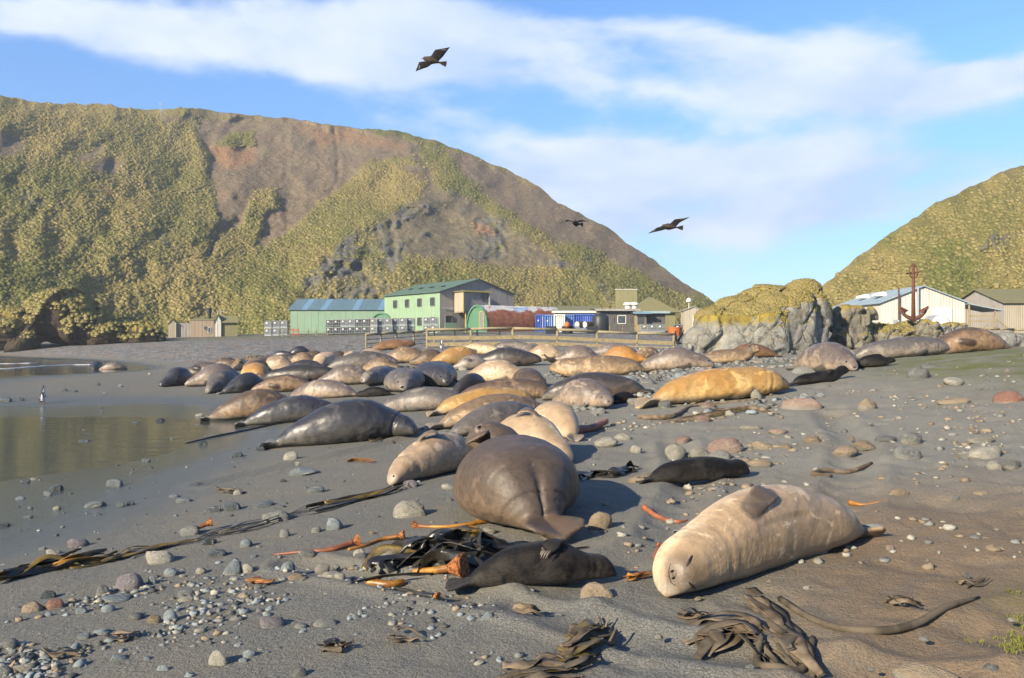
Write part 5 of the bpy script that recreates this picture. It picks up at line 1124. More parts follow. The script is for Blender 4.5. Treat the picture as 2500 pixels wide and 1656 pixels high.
fence('yard_fence', 'low fence of thin rails in the yard before the tank stacks', [(690, 108), (707, 108.5), (752, 109), (772, 109.5), (800, 110)], [805, 806, 805, 806, 806], [(.3, 'wire'), (.75, 'wire')], post_r=.08)
fence('hand_rail', 'grey handrail of a ramp before the charcoal hall', [(1489, 96), (1520, 97), (1550, 98), (1582, 97)], [797, 795, 794, 796], [(.0, 'wire'), (.5, 'wire')], post_r=.05)
fence('side_rail', 'low timber rails between the two sheds on the right', [(2405, 62), (2440, 62), (2475, 63), (2520, 63)], [803, 806, 807, 808], [(.0, 'log'), (.4, 'wire')], post_r=.08)
# --- masts and marker posts on the hills
def hill_post(label, p, y0, y1, Zd, r=.12, name='marker_post', mat=None):
    z0, z1 = H+(HY-y1)*Zd/F, H+(HY-y0)*Zd/F; o = prop(name, label, 'post', (px(p, Zd), Zd, z0)); MB().tube([(0, 0, -2), (0, 0, z1-z0)], r, 6).build('shaft', mat or WHITE, o); MB().tube([(0, 0, z1-z0), (0, 0, z1-z0+r*.8)], r*1.25, 6).build('cap', mat or WHITE, o); return o
_hz = lambda p, y, s=.61, zb=133: (s*zb)/(s-(HY-y)/F)
o = hill_post('thin radio mast on the skyline of the hill', 392, 250, 268, 208, .07, 'radio_mast', STEEL); MB().bar((0, 0, .2), (1.6, 0, -1.2), .03).build('stay', STEEL, o); MB().bar((-.35, 0, 1.55), (.35, 0, 1.55), .06).build('crossbar', STEEL, o)
# ------------------------------------------------------------------ rocks and the anchor
def rock_material(name, c0, c1, moss=None, lich=.5, cap=.0, topn=.35):
    k = NT(name, .92, .2); g = k.geo(); nr = k.n('ShaderNodeNewGeometry').outputs['Normal']; s = k.n('ShaderNodeSeparateXYZ'); k.set(s.inputs[0], nr)
    n1 = k.noise(g, .9, 6, .65); n2 = k.noise(g, 5., 5, .65); n3 = k.noise(g, 22., 4, .7)
    c = k.mix(k.rng(n1, .3, .7), c0, c1); c = k.mix(k.rng(n2, .3, .7, 0, .55), c, tuple(x*.62 for x in c0)); c = k.mix(k.rng(n3, .62, .75, 0, .35), c, tuple(min(1, x*1.5) for x in c1))
    cr = k.n('ShaderNodeVectorMath', operation='ADD'); k.set(cr.inputs[0], g); k.set(cr.inputs[1], k.noise(g, 1.1, 4, .6, out=1)); ed = k.vor(k.mapping(cr.outputs[0], (1, 1, .45)), .75, 'DISTANCE_TO_EDGE'); c = k.mix(k.rng(ed, 0, .022, .7, 0), c, tuple(x*.3 for x in c0))
    c = k.mix(k.math('MULTIPLY', k.rng(k.noise(g, 1.7, 5, .6), .56, .64), lich), c, k.ramp(n2, [(.35, (.17, .12, .02)), (.65, (.27, .16, .02))]))
    if moss:
        up = k.math('ADD', s.outputs[2], k.math('MULTIPLY', k.math('SUBTRACT', n1, .5), .7)); zz = k.n('ShaderNodeSeparateXYZ'); k.set(zz.inputs[0], g)
        m_ = k.math('MULTIPLY', k.rng(up, topn, topn+.2), k.rng(k.math('ADD', zz.outputs[2], k.math('MULTIPLY', n1, 1.2)), cap, cap+.5))
        c = k.mix(m_, c, k.ramp(k.noise(g, 1.3, 6, .65), [(.25, (.09, .060, .032)), (.42, (.15, .115, .030)), (.56, (.235, .18, .038)), (.66, (.20, .165, .05)), (.8, (.15, .14, .04))]))
    k.color(c); p = k.bump(n3, .5, .03); p = k.bump(n2, .7, .10, p); k.bump(k.rng(ed, 0, .05), .5, .12, p); return k.mat
ROCKS = {}
def blobs_rock(name, label, loc, blobs, vox, mat, amp=.3, fs=.8, seed=1, cat='rock', sharp=.5, flat=False):
    """overlapping boulders fused into one mass, then cracked and worn"""
    V, Fs = [], []; th = np.linspace(0, np.pi, 13); ph = np.linspace(0, 2*np.pi, 20, endpoint=False)
    B = np.stack([np.sin(th)[:, None]*np.cos(ph), np.sin(th)[:, None]*np.sin(ph), np.cos(th)[:, None]+0*ph], -1).reshape(-1, 3); B = np.sign(B)*np.abs(B)**.72
    for (cx, cy, cz, rx, ry, rz, yaw) in blobs:
        c, s = math.cos(R(yaw)), math.sin(R(yaw)); q = B*np.array([rx, ry, rz]); q = np.stack([q[:, 0]*c-q[:, 1]*s+cx, q[:, 0]*s+q[:, 1]*c+cy, q[:, 2]+cz], -1)
        o = len(V)*len(B); V.append(q); Fs += [[int(a)+o for a in f] for f in grid_faces(13, 20, True)]
    me = remesh(np.concatenate(V), Fs, vox, 2); v = coords(me); n = normals(me); P = v+seed*7.3
    # blocky facets: nearest-cell offsets, plus cracks
    rg = np.random.default_rng(seed); K = 60; ext = v.max(0)-v.min(0); S_ = v.min(0)+rg.random((K, 3))*ext; off = rg.normal(0, 1, K); dirs = rg.normal(0, 1, (K, 3)); dirs /= np.linalg.norm(dirs, axis=1)[:, None]
    w_ = v+fbm(P, fs*1.2, 3, 3)[:, None]*.35*np.array([1, .6, 1]); D = ((w_[:, None]-S_[None])**2).sum(-1); o2 = np.argsort(D, 1)[:, :2]; d1, d2 = np.sqrt(np.take_along_axis(D, o2, 1)).T
    cell = off[o2[:, 0]]; tilt = ((v-S_[o2[:, 0]])*dirs[o2[:, 0]]).sum(1)
    disp = amp*(.34*cell*sstep(0, .10, d2-d1)+.75*tilt*sharp)-amp*.45*np.exp(-((d2-d1)/.07)**2)+amp*.5*fbm(P, fs, 4, seed)+amp*.22*np.abs(fbm(P, fs*3, 3, seed+2))+amp*.10*fbm(P, fs*9, 3, seed+5)
    set_coords(me, v+n*disp[:, None])
    if flat: me.polygons.foreach_set('use_smooth', np.zeros(len(me.polygons), bool))
    o = obj(name, me, mat, loc=loc); ROCKS[name] = (coords(me)+np.array(loc), normals(me)); return tag(o, label, cat)
ROCKG = rock_material('grey_rock_moss', (.15, .147, .13), (.29, .28, .245), True, .22, 2.75, .10); ROCKB = rock_material('dark_rock_moss', (.11, .102, .085), (.22, .20, .15), True, .5, 2.2, .5)
def rp(p, y, Zd): return (px(p, Zd), Zd, H+(HY-y)*Zd/F)
Z0 = 47.; sc_ = Z0/F      # metres for one photograph pixel at that distance
def rb(p, y, w_, h_, d=0., dep=None, yaw=0): return ((p-1850)*sc_, d, (870-y)*sc_, w_*sc_/2, dep or max(.8, w_*sc_*.4), h_*sc_/2, yaw)
bx0 = px(1850, Z0); bz0 = H+(HY-870)*Z0/F
blobs_rock('mossy_rock', 'big grey rock outcrop with yellow green moss on top', (bx0, Z0, bz0), [rb(1735, 850, 120, 100, 0, 1.4), rb(1790, 830, 170, 150, .3, 1.8), rb(1860, 825, 150, 180, .4, 2.), rb(1900, 800, 130, 170, .6, 1.8), rb(1945, 800, 100, 190, .3, 1.2), rb(1975, 775, 110, 190, 1.3, 1.5), rb(2005, 810, 60, 200, 1.2, 1.2), rb(1985, 740, 80, 120, 1.2, 1.1), rb(1830, 765, 150, 90, 1.2, 1.6), rb(1770, 790, 120, 80, 1.2, 1.5), rb(1900, 735, 150, 80, 1.6, 1.6)], .09, ROCKG, .22, .5, 3)
blobs_rock('leaning_rock', 'tall shaded block of rock beside the big mossy outcrop', (px(2075, 50), 50, bz0-.1), [((2075-2075)*sc_, 0, (870-800)*sc_, 45*sc_, 1.1, 65*sc_, 0), ((2060-2075)*sc_, -.2, (870-840)*sc_, 40*sc_, 1., 40*sc_, 0), (.3, .2, 2.4, .95, .9, .55, 0)], .09, ROCKB, .35, .6, 5)
blobs_rock('anchor_rock', 'low lichen covered rock carrying the rusty anchor', (px(2160, 51), 51, bz0-.1), [((2115-2160)*sc_, -.3, .85, .95, 1.0, 1.0, 0), ((2165-2160)*sc_, -.4, .75, 1.2, 1.1, 1.0, 10), ((2210-2160)*sc_, .0, .8, 1.1, 1.1, 1.05, 0), ((2235-2160)*sc_, .3, 1.1, .8, .9, 1.2, 0), ((2150-2160)*sc_, .8, 1.2, 1.5, 1., .95, 0), ((2275-2160)*sc_, .3, .55, .9, .9, .9, 0)], .085, ROCKB, .36, .65, 7)
for i, (p, y, w_, h_, Zd, lab) in enumerate(((2262, 805, 60, 55, 50, 'brown mossy boulder right of the anchor'), (2300, 818, 50, 60, 50.5, 'grey boulder pile below the white shed'), (2325, 815, 70, 60, 52, 'grey shadowed boulder by the white shed corner'), (2310, 800, 26, 32, 51.5, 'small rust coloured tussocky knob by the white shed'), (2440, 835, 150, 50, 54, 'low grey bank of rock at the right below the olive roofed shed'), (1690, 852, 60, 40, 46, 'grey rubble block at the left foot of the mossy rock'))):
    s2 = Zd/F; x = px(p, Zd); blobs_rock('boulder', lab, (x, Zd, H+(HY-y-h_/2)*Zd/F), [(0, 0, h_*s2*.45, w_*s2*.5, w_*s2*.4, h_*s2*.5, 10*i), (w_*s2*.2, -.1, h_*s2*.25, w_*s2*.35, w_*s2*.35, h_*s2*.4, 30)], .08, ROCKB if i in (0, 3) else ROCKG, .2, 1.0, 20+i)
# turf and moss tufts on the outcrop
# anchor
za = 50.; o = empty('ship_anchor', rp(2230, 776, za)); tag(o, 'rusty red ship anchor standing upright on the low rock', 'anchor'); q = za/F
zt = 130*q
MB().tube([(0, 0, -.25), (0, 0, zt*.5), (0, 0, zt-.05)], [.13, .10, .085], 10).build('shank', RUSTM, o, smooth=True)
for s in (-1, 1):
    pts = [Vector((s*35*q*math.sin(a)*1.0/math.sin(1.15), 0, 30*q*(1-math.cos(a))/(1-math.cos(1.15))-.05)) for a in np.linspace(0, 1.15, 8)]
    arm = MB().tube([Vector((0, 0, -.12))]+pts[1:], [.14, .13, .12, .11, .10, .09, .08, .05], 8).build('arm', RUSTM, o, smooth=True)
    a, b = pts[4], pts[7]; MB().add([a+Vector((s*.02, -.02, .05)), b+Vector((0, -.02, .02)), b+Vector((-s*.12, -.36, -.12)), a+Vector((-s*.1, -.4, .22)), a+Vector((-s*.1, .4, .22)), b+Vector((-s*.12, .36, -.12)), a+Vector((s*.04, 0, -.02)), b+Vector((s*.03, 0, -.04))], [(0, 1, 2, 3), (0, 4, 5, 1), (6, 3, 2, 7), (6, 7, 5, 4), (0, 3, 6), (0, 6, 4), (1, 7, 2), (1, 5, 7)]).build('fluke', RUSTM, arm)
MB().tube([(.42*math.sin(a)*.62, .05*math.cos(a), zt-.42+.42*math.cos(a)) for a in np.linspace(0, 2*math.pi, 20)], .035, 6, False).build('ring', RUSTM, o, smooth=True)
MB().tube([(0, -.8, zt-.5), (0, .8, zt-.5)], .06, 8).build('stock', RUSTM, o, smooth=True); MB().tube([(0, 0, zt-.1), (0, 0, zt+.06)], .11, 8).build('shank_head', RUSTM, o)
# mound of earth and turf at the left foot of the hill; its front's shade is painted into the earth colour
EARTH_SHADED = rock_material('shaded_earth_turf', (.030, .023, .016), (.065, .050, .032), True, .1, 3.0, .45)
Zm = 103.; qm = Zm/F; mx, mz = px(120, Zm), H+(HY-845)*Zm/F
blobs_rock('turf_mound', 'earth mound coloured dark for shade, with overhanging turf at the left foot of the hill', (mx, Zm, mz), [((x-120)*qm, d, (845-y)*qm*.82, w_*qm/2, dep, h_*qm/2*.85, 0) for x, y, w_, h_, d, dep in ((30, 805, 110, 110, 2, 4.), (140, 755, 150, 110, 3.2, 3.6), (95, 770, 130, 130, 3.5, 4.), (185, 795, 110, 110, 2.8, 3.5), (20, 835, 60, 60, .5, 1.6), (240, 815, 120, 80, 3., 3.5), (-60, 800, 200, 110, 4, 5.), (310, 828, 120, 50, 3, 3))], .22, EARTH_SHADED, .9, .35, 31, 'mound')

# turf: clumps on the mound and short grass on the rock tops
def turf(name, label, src, zmin, nmin, n, sc, tone, seed):
    v, nn = ROCKS[src]; rg = np.random.default_rng(seed); k = np.nonzero((v[:, 2] > zmin+.5*fbm(v, .4, 3, seed)) & (nn[:, 2] > nmin))[0]; k = rg.choice(k, min(n, len(k)), replace=False)
    scatter(name, v[k]-nn[k]*sc*.05, rg.uniform(.6, 1.25, len(k))*sc, np.clip(rg.normal(tone, .2, len(k)), 0, 1), _var, label, 'grass')
turf('mound_turf', 'tussock turf hanging over the earth mound', 'turf_mound', mz+1.0, -.05, 3600, .5, .45, 3)
turf('rock_turf', 'short yellow grass and moss on top of the big mossy rock', 'mossy_rock', bz0+2.3, .25, 5000, .13, .15, 4)
turf('low_rock_turf', 'short grass on top of the low anchor rock', 'anchor_rock', bz0+1.2, .45, 700, .15, .3, 5)
# ------------------------------------------------------------------ birds
FEATH = simple('skua_brown', (.018, .013, .010), .75, .5, 14., .2, .3); FEATHL = simple('skua_pale_brown', (.045, .033, .025), .75, .4, 14., .2, .3); BEAK = simple('beak_black', (.02, .018, .018), .4); PWHITE = simple('plumage_white', (.55, .54, .52), .7, .1, 9.); PBLACK = simple('plumage_black', (.02, .021, .026), .6, .3, 9.); ORG = simple('beak_orange', (.55, .16, .04), .5); FLASH = simple('wing_flash', (.16, .145, .13), .8, .3, 20.)
def loft(secs, n=10):
    """secs: (centre, half width vec, half height vec)"""
    V = []; k = len(secs)
    for c, a, b in secs:
        c, a, b = Vector(c), Vector(a), Vector(b)
        V += [c+a*math.cos(2*math.pi*j/n)+b*math.sin(2*math.pi*j/n) for j in range(n)]
    Fs = [(i*n+j, i*n+(j+1) % n, (i+1)*n+(j+1) % n, (i+1)*n+j) for i in range(k-1) for j in range(n)]+[tuple(range(n-1, -1, -1)), tuple((k-1)*n+j for j in range(n))]
    return V, Fs
def bird_body(name, mat, secs): return mesh_np(name, np.array([tuple(v) for v in loft(secs)[0]]), loft(secs)[1], True)
def flying_skua(label, p, y, Zd, head, wing1, wing2, tail, s):
    """points are offsets in photograph pixels (right, down, away in metres); the bird hangs in the air at Zd"""
    q = Zd/F; c = rp(p, y, Zd); W = lambda a: Vector(rp(p+a[0], y+a[1], Zd+(a[2] if len(a) > 2 else 0)))-Vector(c)
    hd, tl = W(head), W(tail); ax = (hd-tl).normalized(); side = Vector((0, 1, 0)); up = ax.cross(side).normalized()
    if up.z < 0: up = -up
    L = (hd-tl).length; secs = []
    for t, w_, h_ in ((0, .012, .01), (.12, .05, .03), (.25, .075, .055), (.45, .115, .105), (.62, .12, .12), (.76, .09, .095), (.85, .068, .072), (.93, .062, .064), (.985, .035, .035), (1., .008, .008)):
        b = tl.lerp(hd, t); secs.append((b, side*w_*L*1.4, up*h_*L*1.75))
    o = obj('flying_skua', bird_body('flying_skua', FEATHL, secs), FEATHL, loc=c); tag(o, label, 'bird', 'skuas in flight')
    for nm, w in (('wing', wing1), ('wing', wing2)):
        r0f, r0b, wr_f, wr_b, tip = [W(a) for a in w]     # root front/back, wrist front/back, tip
        rows = []
        for t in np.linspace(0, 1, 7):
            if t <= .5: f_, b_ = r0f.lerp(wr_f, t*2), r0b.lerp(wr_b, t*2)
            else: u = (t-.5)*2; f_, b_ = wr_f.lerp(tip, u), wr_b.lerp(tip, u**1.05)
            rows.append((f_, b_))
        V = []; n = 5
        nv = (rows[3][0]-rows[0][0]).cross(rows[0][1]-rows[0][0]).normalized()
        for sgn in (1, -1):
            for f_, b_ in rows:
                for j in range(n): u = j/(n-1); V.append(f_.lerp(b_, u)+nv*sgn*.018*L*(1-u)*(.3+u*2)*(1 if j else 0)+nv*.004*L*sgn)
        m_ = len(rows)*n; Fs = []
        for i in range(len(rows)-1):
            for j in range(n-1): a = i*n+j; Fs += [(a, a+1, a+n+1, a+n), (m_+a, m_+a+n, m_+a+n+1, m_+a+1)]
        for i in range(len(rows)-1): Fs += [(i*n, i*n+n, m_+i*n+n, m_+i*n), (i*n+n-1, m_+i*n+n-1, m_+i*n+2*n-1, i*n+2*n-1)]
        for e in (0, (len(rows)-1)*n): Fs += [(e+j, m_+e+j, m_+e+j+1, e+j+1) for j in range(n-1)]
        wo = obj(nm, mesh_np(nm, np.array([tuple(v) for v in V]), Fs, True), FEATH, o)
        a, b = rows[4][0].lerp(rows[4][1], .25), rows[5][0].lerp(rows[5][1], .75); d = (b-a); w_ = nv.cross(d).normalized()*.03*L
        MB().add([a-w_-nv*.02*L, b-w_*.6-nv*.02*L, b+w_*.6-nv*.02*L, a+w_-nv*.02*L, a-w_+nv*.02*L, b-w_*.6+nv*.02*L, b+w_*.6+nv*.02*L, a+w_+nv*.02*L], [(0, 1, 2, 3), (7, 6, 5, 4), (0, 4, 5, 1), (1, 5, 6, 2), (2, 6, 7, 3), (3, 7, 4, 0)]).build('wing_patch', FLASH, wo)
    t1 = tl-ax*.30*L; k_ = .17*L; MB().add([tl+ax*.16*L+side*.05*L, t1+up*k_+side*.02, t1-ax*.03*L, t1-up*k_*.8+side*.02, tl+ax*.16*L-side*.05*L, t1+up*k_-side*.02, t1-ax*.03*L-side*.02, t1-up*k_*.8-side*.02], [(0, 1, 2, 3), (4, 7, 6, 5), (0, 4, 5, 1), (1, 5, 6, 2), (2, 6, 7, 3), (3, 7, 4, 0)]).build('tail', FEATH, o)
    bk = ax*.75-Vector((0, 0, .5)); bk.normalize(); MB().tube([hd-ax*.05*L, hd+bk*.07*L, hd+bk*.11*L-Vector((0, 0, .035*L))], [.028*L, .02*L, .004*L], 7).build('beak', BEAK, o, smooth=True)
    return o
# (offset: right, down in photograph pixels; third value metres towards(-)/away(+))
flying_skua('upper skua flying high against the clouds, wings spread', 1054, 148, 20., (-21, -6, -.02), ((-4, -7, .02), (16, 2, .02), (8, -26, .32), (27, -9, .32), (44, -32, .62)), ((-18, 2, -.02), (3, 7, -.02), (-31, 4, -.30), (-10, 16, -.30), (-39, 26, -.58)), (22, 6, .02), 1)
flying_skua('skua gliding low over the sea gap right of the hill', 1637, 554, 26., (-21, -2, -.02), ((-4, -5, .02), (13, 0, .02), (10, -18, .32), (22, -10, .32), (46, -23, .66)), ((-17, -2, -.02), (2, 2, -.02), (-33, 2, -.30), (-22, 9, -.30), (-54, 16, -.62)), (18, 2, .02), 1)
flying_skua('skua gliding in front of the hill slope', 1407, 545, 30., (-9, -1, -.25), ((2, -5, .02), (8, -2, .05), (12, -8, .35), (16, -4, .4), (32, -4, .75)), ((-9, -5, -.05), (-2, -2, 0.), (-22, -8, -.35), (-18, -5, -.3), (-42, 1, -.75)), (10, 3, .2), 1)
def standing_skua(label, p, y, rz, s=1., wings_up=False):
    x, yy, z = at(p, y); o = empty('standing_skua', (x, yy, z), rz); tag(o, label, 'bird', 'skuas on the ground')
    secs = [((.33*s, 0, .12*s), (0, .01, 0), (0, 0, .008)), ((.2*s, 0, .16*s), (0, .05*s, 0), (0, 0, .045*s)), ((.05*s, 0, .20*s), (0, .10*s, 0), (0, 0, .095*s)), ((-.10*s, 0, .24*s), (0, .10*s, 0), (0, 0, .10*s)), ((-.19*s, 0, .31*s), (0, .065*s, 0), (0, 0, .07*s)), ((-.23*s, 0, .38*s), (0, .05*s, 0), (0, 0, .052*s)), ((-.27*s, 0, .41*s), (0, .035*s, 0), (0, 0, .04*s)), ((-.31*s, 0, .405*s), (0, .012*s, 0), (0, 0, .012*s))]
    obj('body', bird_body('body', FEATHL, secs), FEATHL, o); MB().tube([(-.30*s, 0, .405*s), (-.36*s, 0, .395*s), (-.38*s, 0, .37*s)], [.016*s, .012*s, .003*s], 6).build('beak', BEAK, o)
    for sd in (1, -1):
        if wings_up: w = [((-.08*s, sd*.07*s, .30*s), (.09*s, 0, 0), (0, .012, .01)), ((0, sd*.25*s, .62*s), (.10*s, 0, .02), (0, .01, .008)), ((.12*s, sd*.35*s, .95*s), (.02, 0, 0), (0, .004, .004))]
        else: w = [((-.12*s, sd*.09*s, .27*s), (.01, 0, .05*s), (0, .02*s, 0)), ((.05*s, sd*.105*s, .22*s), (.02, 0, .075*s), (0, .02*s, 0)), ((.25*s, sd*.05*s, .16*s), (.02, 0, .04*s), (0, .012*s, 0)), ((.38*s, sd*.02*s, .13*s), (.005, 0, .008*s), (0, .004, 0))]
        obj('wing', bird_body('wing', FEATH, w), FEATH, o); MB().tube([(.0, sd*.04*s, .14*s), (-.01*s, sd*.045*s, 0.)], .012*s, 6).build('leg', BEAK, o)
    return o
standing_skua('skua perched on sand in front of the golden seal, facing left', 1050, 888, R(12), 1.15)
standing_skua('skua standing alone right of the dark seal head', 1346, 893, R(-10), 1.15)
standing_skua('skua with raised wings at the foot of the mossy rock', 1656, 846, R(30), 1.3, True)
def penguin(label, p, y, rz, hgt=.72, lean=.15):
    x, yy, z = at(p, y); o = empty('penguin', (x, yy, z), rz); tag(o, label, 'penguin'); k = hgt
    secs = [((.02, 0, .03*k), (.09*k, 0, 0), (0, .10*k, 0)), ((.02, 0, .14*k), (.15*k, 0, 0), (0, .155*k, 0)), ((.02, 0, .34*k), (.155*k, 0, 0), (0, .16*k, 0)), ((.0, 0, .55*k), (.13*k, 0, 0), (0, .135*k, 0)), ((-.01, 0, .70*k), (.085*k, 0, 0), (0, .09*k, 0)), ((-.02, 0, .80*k), (.075*k, 0, 0), (0, .075*k, 0)), ((-.025, 0, .90*k), (.075*k, 0, 0), (0, .072*k, 0)), ((-.02, 0, .97*k), (.03*k, 0, 0), (0, .03*k, 0))]
    obj('body', bird_body('body', PWHITE, secs), PWHITE, o)
    bk = [((.055*k+.0, 0, .05*k), (.10*k, 0, 0), (0, .135*k, 0)), ((.08*k, 0, .16*k), (.11*k, 0, 0), (0, .15*k, 0)), ((.075*k, 0, .36*k), (.11*k, 0, 0), (0, .155*k, 0)), ((.05*k, 0, .56*k), (.095*k, 0, 0), (0, .13*k, 0)), ((.02*k, 0, .72*k), (.085*k, 0, 0), (0, .092*k, 0)), ((-.012*k, 0, .82*k), (.085*k, 0, 0), (0, .082*k, 0)), ((-.02*k, 0, .92*k), (.08*k, 0, 0), (0, .078*k, 0)), ((-.015*k, 0, .99*k), (.03*k, 0, 0), (0, .03*k, 0))]
    obj('back_plumage', bird_body('back_plumage', PBLACK, bk), PBLACK, o)
    MB().tube([(-.08*k, 0, .89*k), (-.17*k, 0, .885*k), (-.20*k, 0, .87*k)], [.022*k, .015*k, .004*k], 6).build('beak', ORG, o)
    for sd in (1, -1):
        obj('wing', bird_body('wing', PBLACK, [((.02*k, sd*.14*k, .62*k), (.05*k, 0, 0), (0, .018*k, 0)), ((-.04*k, sd*.24*k, .46*k), (.05*k, 0, .01), (0, .014*k, 0)), ((-.10*k, sd*.31*k, .28*k), (.015*k, 0, 0), (0, .006*k, 0))]), PBLACK, o)
        obj('foot', bird_body('foot', ORG, [((.03*k, sd*.07*k, .02*k), (0, .03*k, 0), (0, 0, .02*k)), ((-.08*k, sd*.08*k, .012*k), (0, .05*k, 0), (0, 0, .01*k)), ((-.14*k, sd*.085*k, .008*k), (0, .04*k, 0), (0, 0, .005*k))]), ORG, o)
    return o
penguin('lone penguin standing on the wet sand at the far left', 105, 984, R(200), .55)
penguin('small black and white penguin before the plank fence post', 1078, 853, R(150), .7)
# ------------------------------------------------------------------ beach stones
def stone_mesh(seed, ang=.5, sub=2):
    """rounded or angular stone of unit half size, flat side down"""
    rg = np.random.default_rng(seed); th = np.linspace(0, np.pi, 10); ph = np.linspace(0, 2*np.pi, 16, endpoint=False)
    B = np.stack([np.sin(th)[:, None]*np.cos(ph), np.sin(th)[:, None]*np.sin(ph), np.cos(th)[:, None]+0*ph], -1).reshape(-1, 3)
    r = np.ones(len(B))
    for i in range(int(5+9*ang)):                      # planes cut off the ball
        d = rg.normal(0, 1, 3); d /= np.linalg.norm(d); h = rg.uniform(.62, .95) if ang > .4 else rg.uniform(.80, 1.0); t = B@d
        r = np.where(t > 1e-3, np.minimum(r, np.maximum(h/np.maximum(t, 1e-3), .3)), r)
    r = r*(1+.14*fbm(B, 1.4, 3, seed)+.05*fbm(B, 4.5, 3, seed))
    V = B*r[:, None]; V /= np.abs(V).max(0)
    me = mesh_np('stone', V, grid_faces(10, 16, True), ang < .75); return me
def stone_material(name, c0, c1, wet=False):
    k = NT(name, .25 if wet else .82, .5 if wet else .25); v = k.coord('Object'); rnd = k.rand()
    off = k.n('ShaderNodeVectorMath', operation='ADD'); k.set(off.inputs[0], v); cx = k.n('ShaderNodeCombineXYZ'); k.set(cx.inputs[0], k.math('MULTIPLY', rnd, 50.)); k.set(off.inputs[1], cx.outputs[0])
    n1 = k.noise(off.outputs[0], 1.6, 5, .6); n2 = k.noise(off.outputs[0], 14, 4, .7)
    c = k.mix(k.rng(k.math('ADD', k.math('MULTIPLY', n1, .7), k.math('MULTIPLY', rnd, .35)), .35, .75), c0, c1); c = k.mix(k.rng(n2, .35, .7, 0, .4), c, tuple(x*.6 for x in c0))
    c = k.mix(k.rng(k.noise(k.mapping(off.outputs[0], (.6, 3, 2.4)), 1.5, 3, .5), .62, .66, 0, .5), c, tuple(min(1, x*1.35) for x in c1))
    s = k.n('ShaderNodeSeparateXYZ'); k.set(s.inputs[0], v)
    c = k.mix(k.math('MULTIPLY', k.rng(k.math('ADD', s.outputs[2], k.math('MULTIPLY', n2, .35)), -.1, .35, .8, 0), 0. if wet else 1.), c, (.22, .21, .18))
    k.color(c); k.bump(k.math('ADD', n2, k.math('MULTIPLY', k.noise(off.outputs[0], 4, 5, .65), 2.)), .6, .09); return k.mat
STM = {'grey': stone_material('stone_grey', (0.108, 0.109, 0.103), (0.220, 0.220, 0.202)), 'blue': stone_material('stone_blue_grey', (0.129, 0.149, 0.158), (0.256, 0.290, 0.298)), 'pale': stone_material('stone_pale', (0.207, 0.194, 0.158), (0.347, 0.327, 0.274)), 'tan': stone_material('stone_tan', (0.178, 0.137, 0.091), (0.282, 0.223, 0.153)), 'pink': stone_material('stone_pink', (0.182, 0.124, 0.099), (0.282, 0.207, 0.166)), 'red': stone_material('stone_red', (.20, .105, .075), (.28, .18, .135)), 'mauve': stone_material('stone_mauve', (0.132, 0.120, 0.124), (0.223, 0.202, 0.207)), 'dark': stone_material('stone_dark_wet', (0.037, 0.043, 0.046), (0.099, 0.112, 0.112), True), 'wet': stone_material('stone_wet_grey', (0.083, 0.095, 0.095), (0.199, 0.215, 0.207), True)}
_SR = [stone_mesh(i, .5) for i in range(7)]; _SA = [stone_mesh(40+i, .7) for i in range(7)]
def stone_var(i, ang, tone):
    key = (i, ang, tone)
    if key not in STONE_CACHE:
        me = (_SA if ang else _SR)[i % 7].copy(); me.materials.clear(); me.materials.append(STM[tone]); STONE_CACHE[key] = me
    return STONE_CACHE[key]
STONE_CACHE = {}; _sr = random.Random(21); _sn = 0
def put_stone(p, y, w_, h_, tone, ang=0, sink=.43):
    """w_, h_ = outline in photograph pixels; y = foot of the stone"""
    global _sn
    x, yy, z = at(p, y); rx = max(w_, 3)*yy/F/2; hz = h_*yy/F; dip = (H-z)/math.hypot(yy, H-z); dep = rx*_sr.uniform(.6, .85)
    rz = max(.3*hz, (hz-dep*dip*.9)/(1.28)); yy += dep*.8; x = x/(yy-dep*.8)*yy; z = float(gz(x, yy))
    o = bpy.data.objects.new('stone', stone_var(_sn, ang, tone)); _sn += 1; COL.objects.link(o)
    o.location = (x, yy, z+rz*(1-2*sink)); o.scale = (rx, dep, rz); o.rotation_euler = (_sr.uniform(-.18, .18), _sr.uniform(-.18, .18), _sr.choice([0, math.pi])+_sr.uniform(-.3, .3)); return o
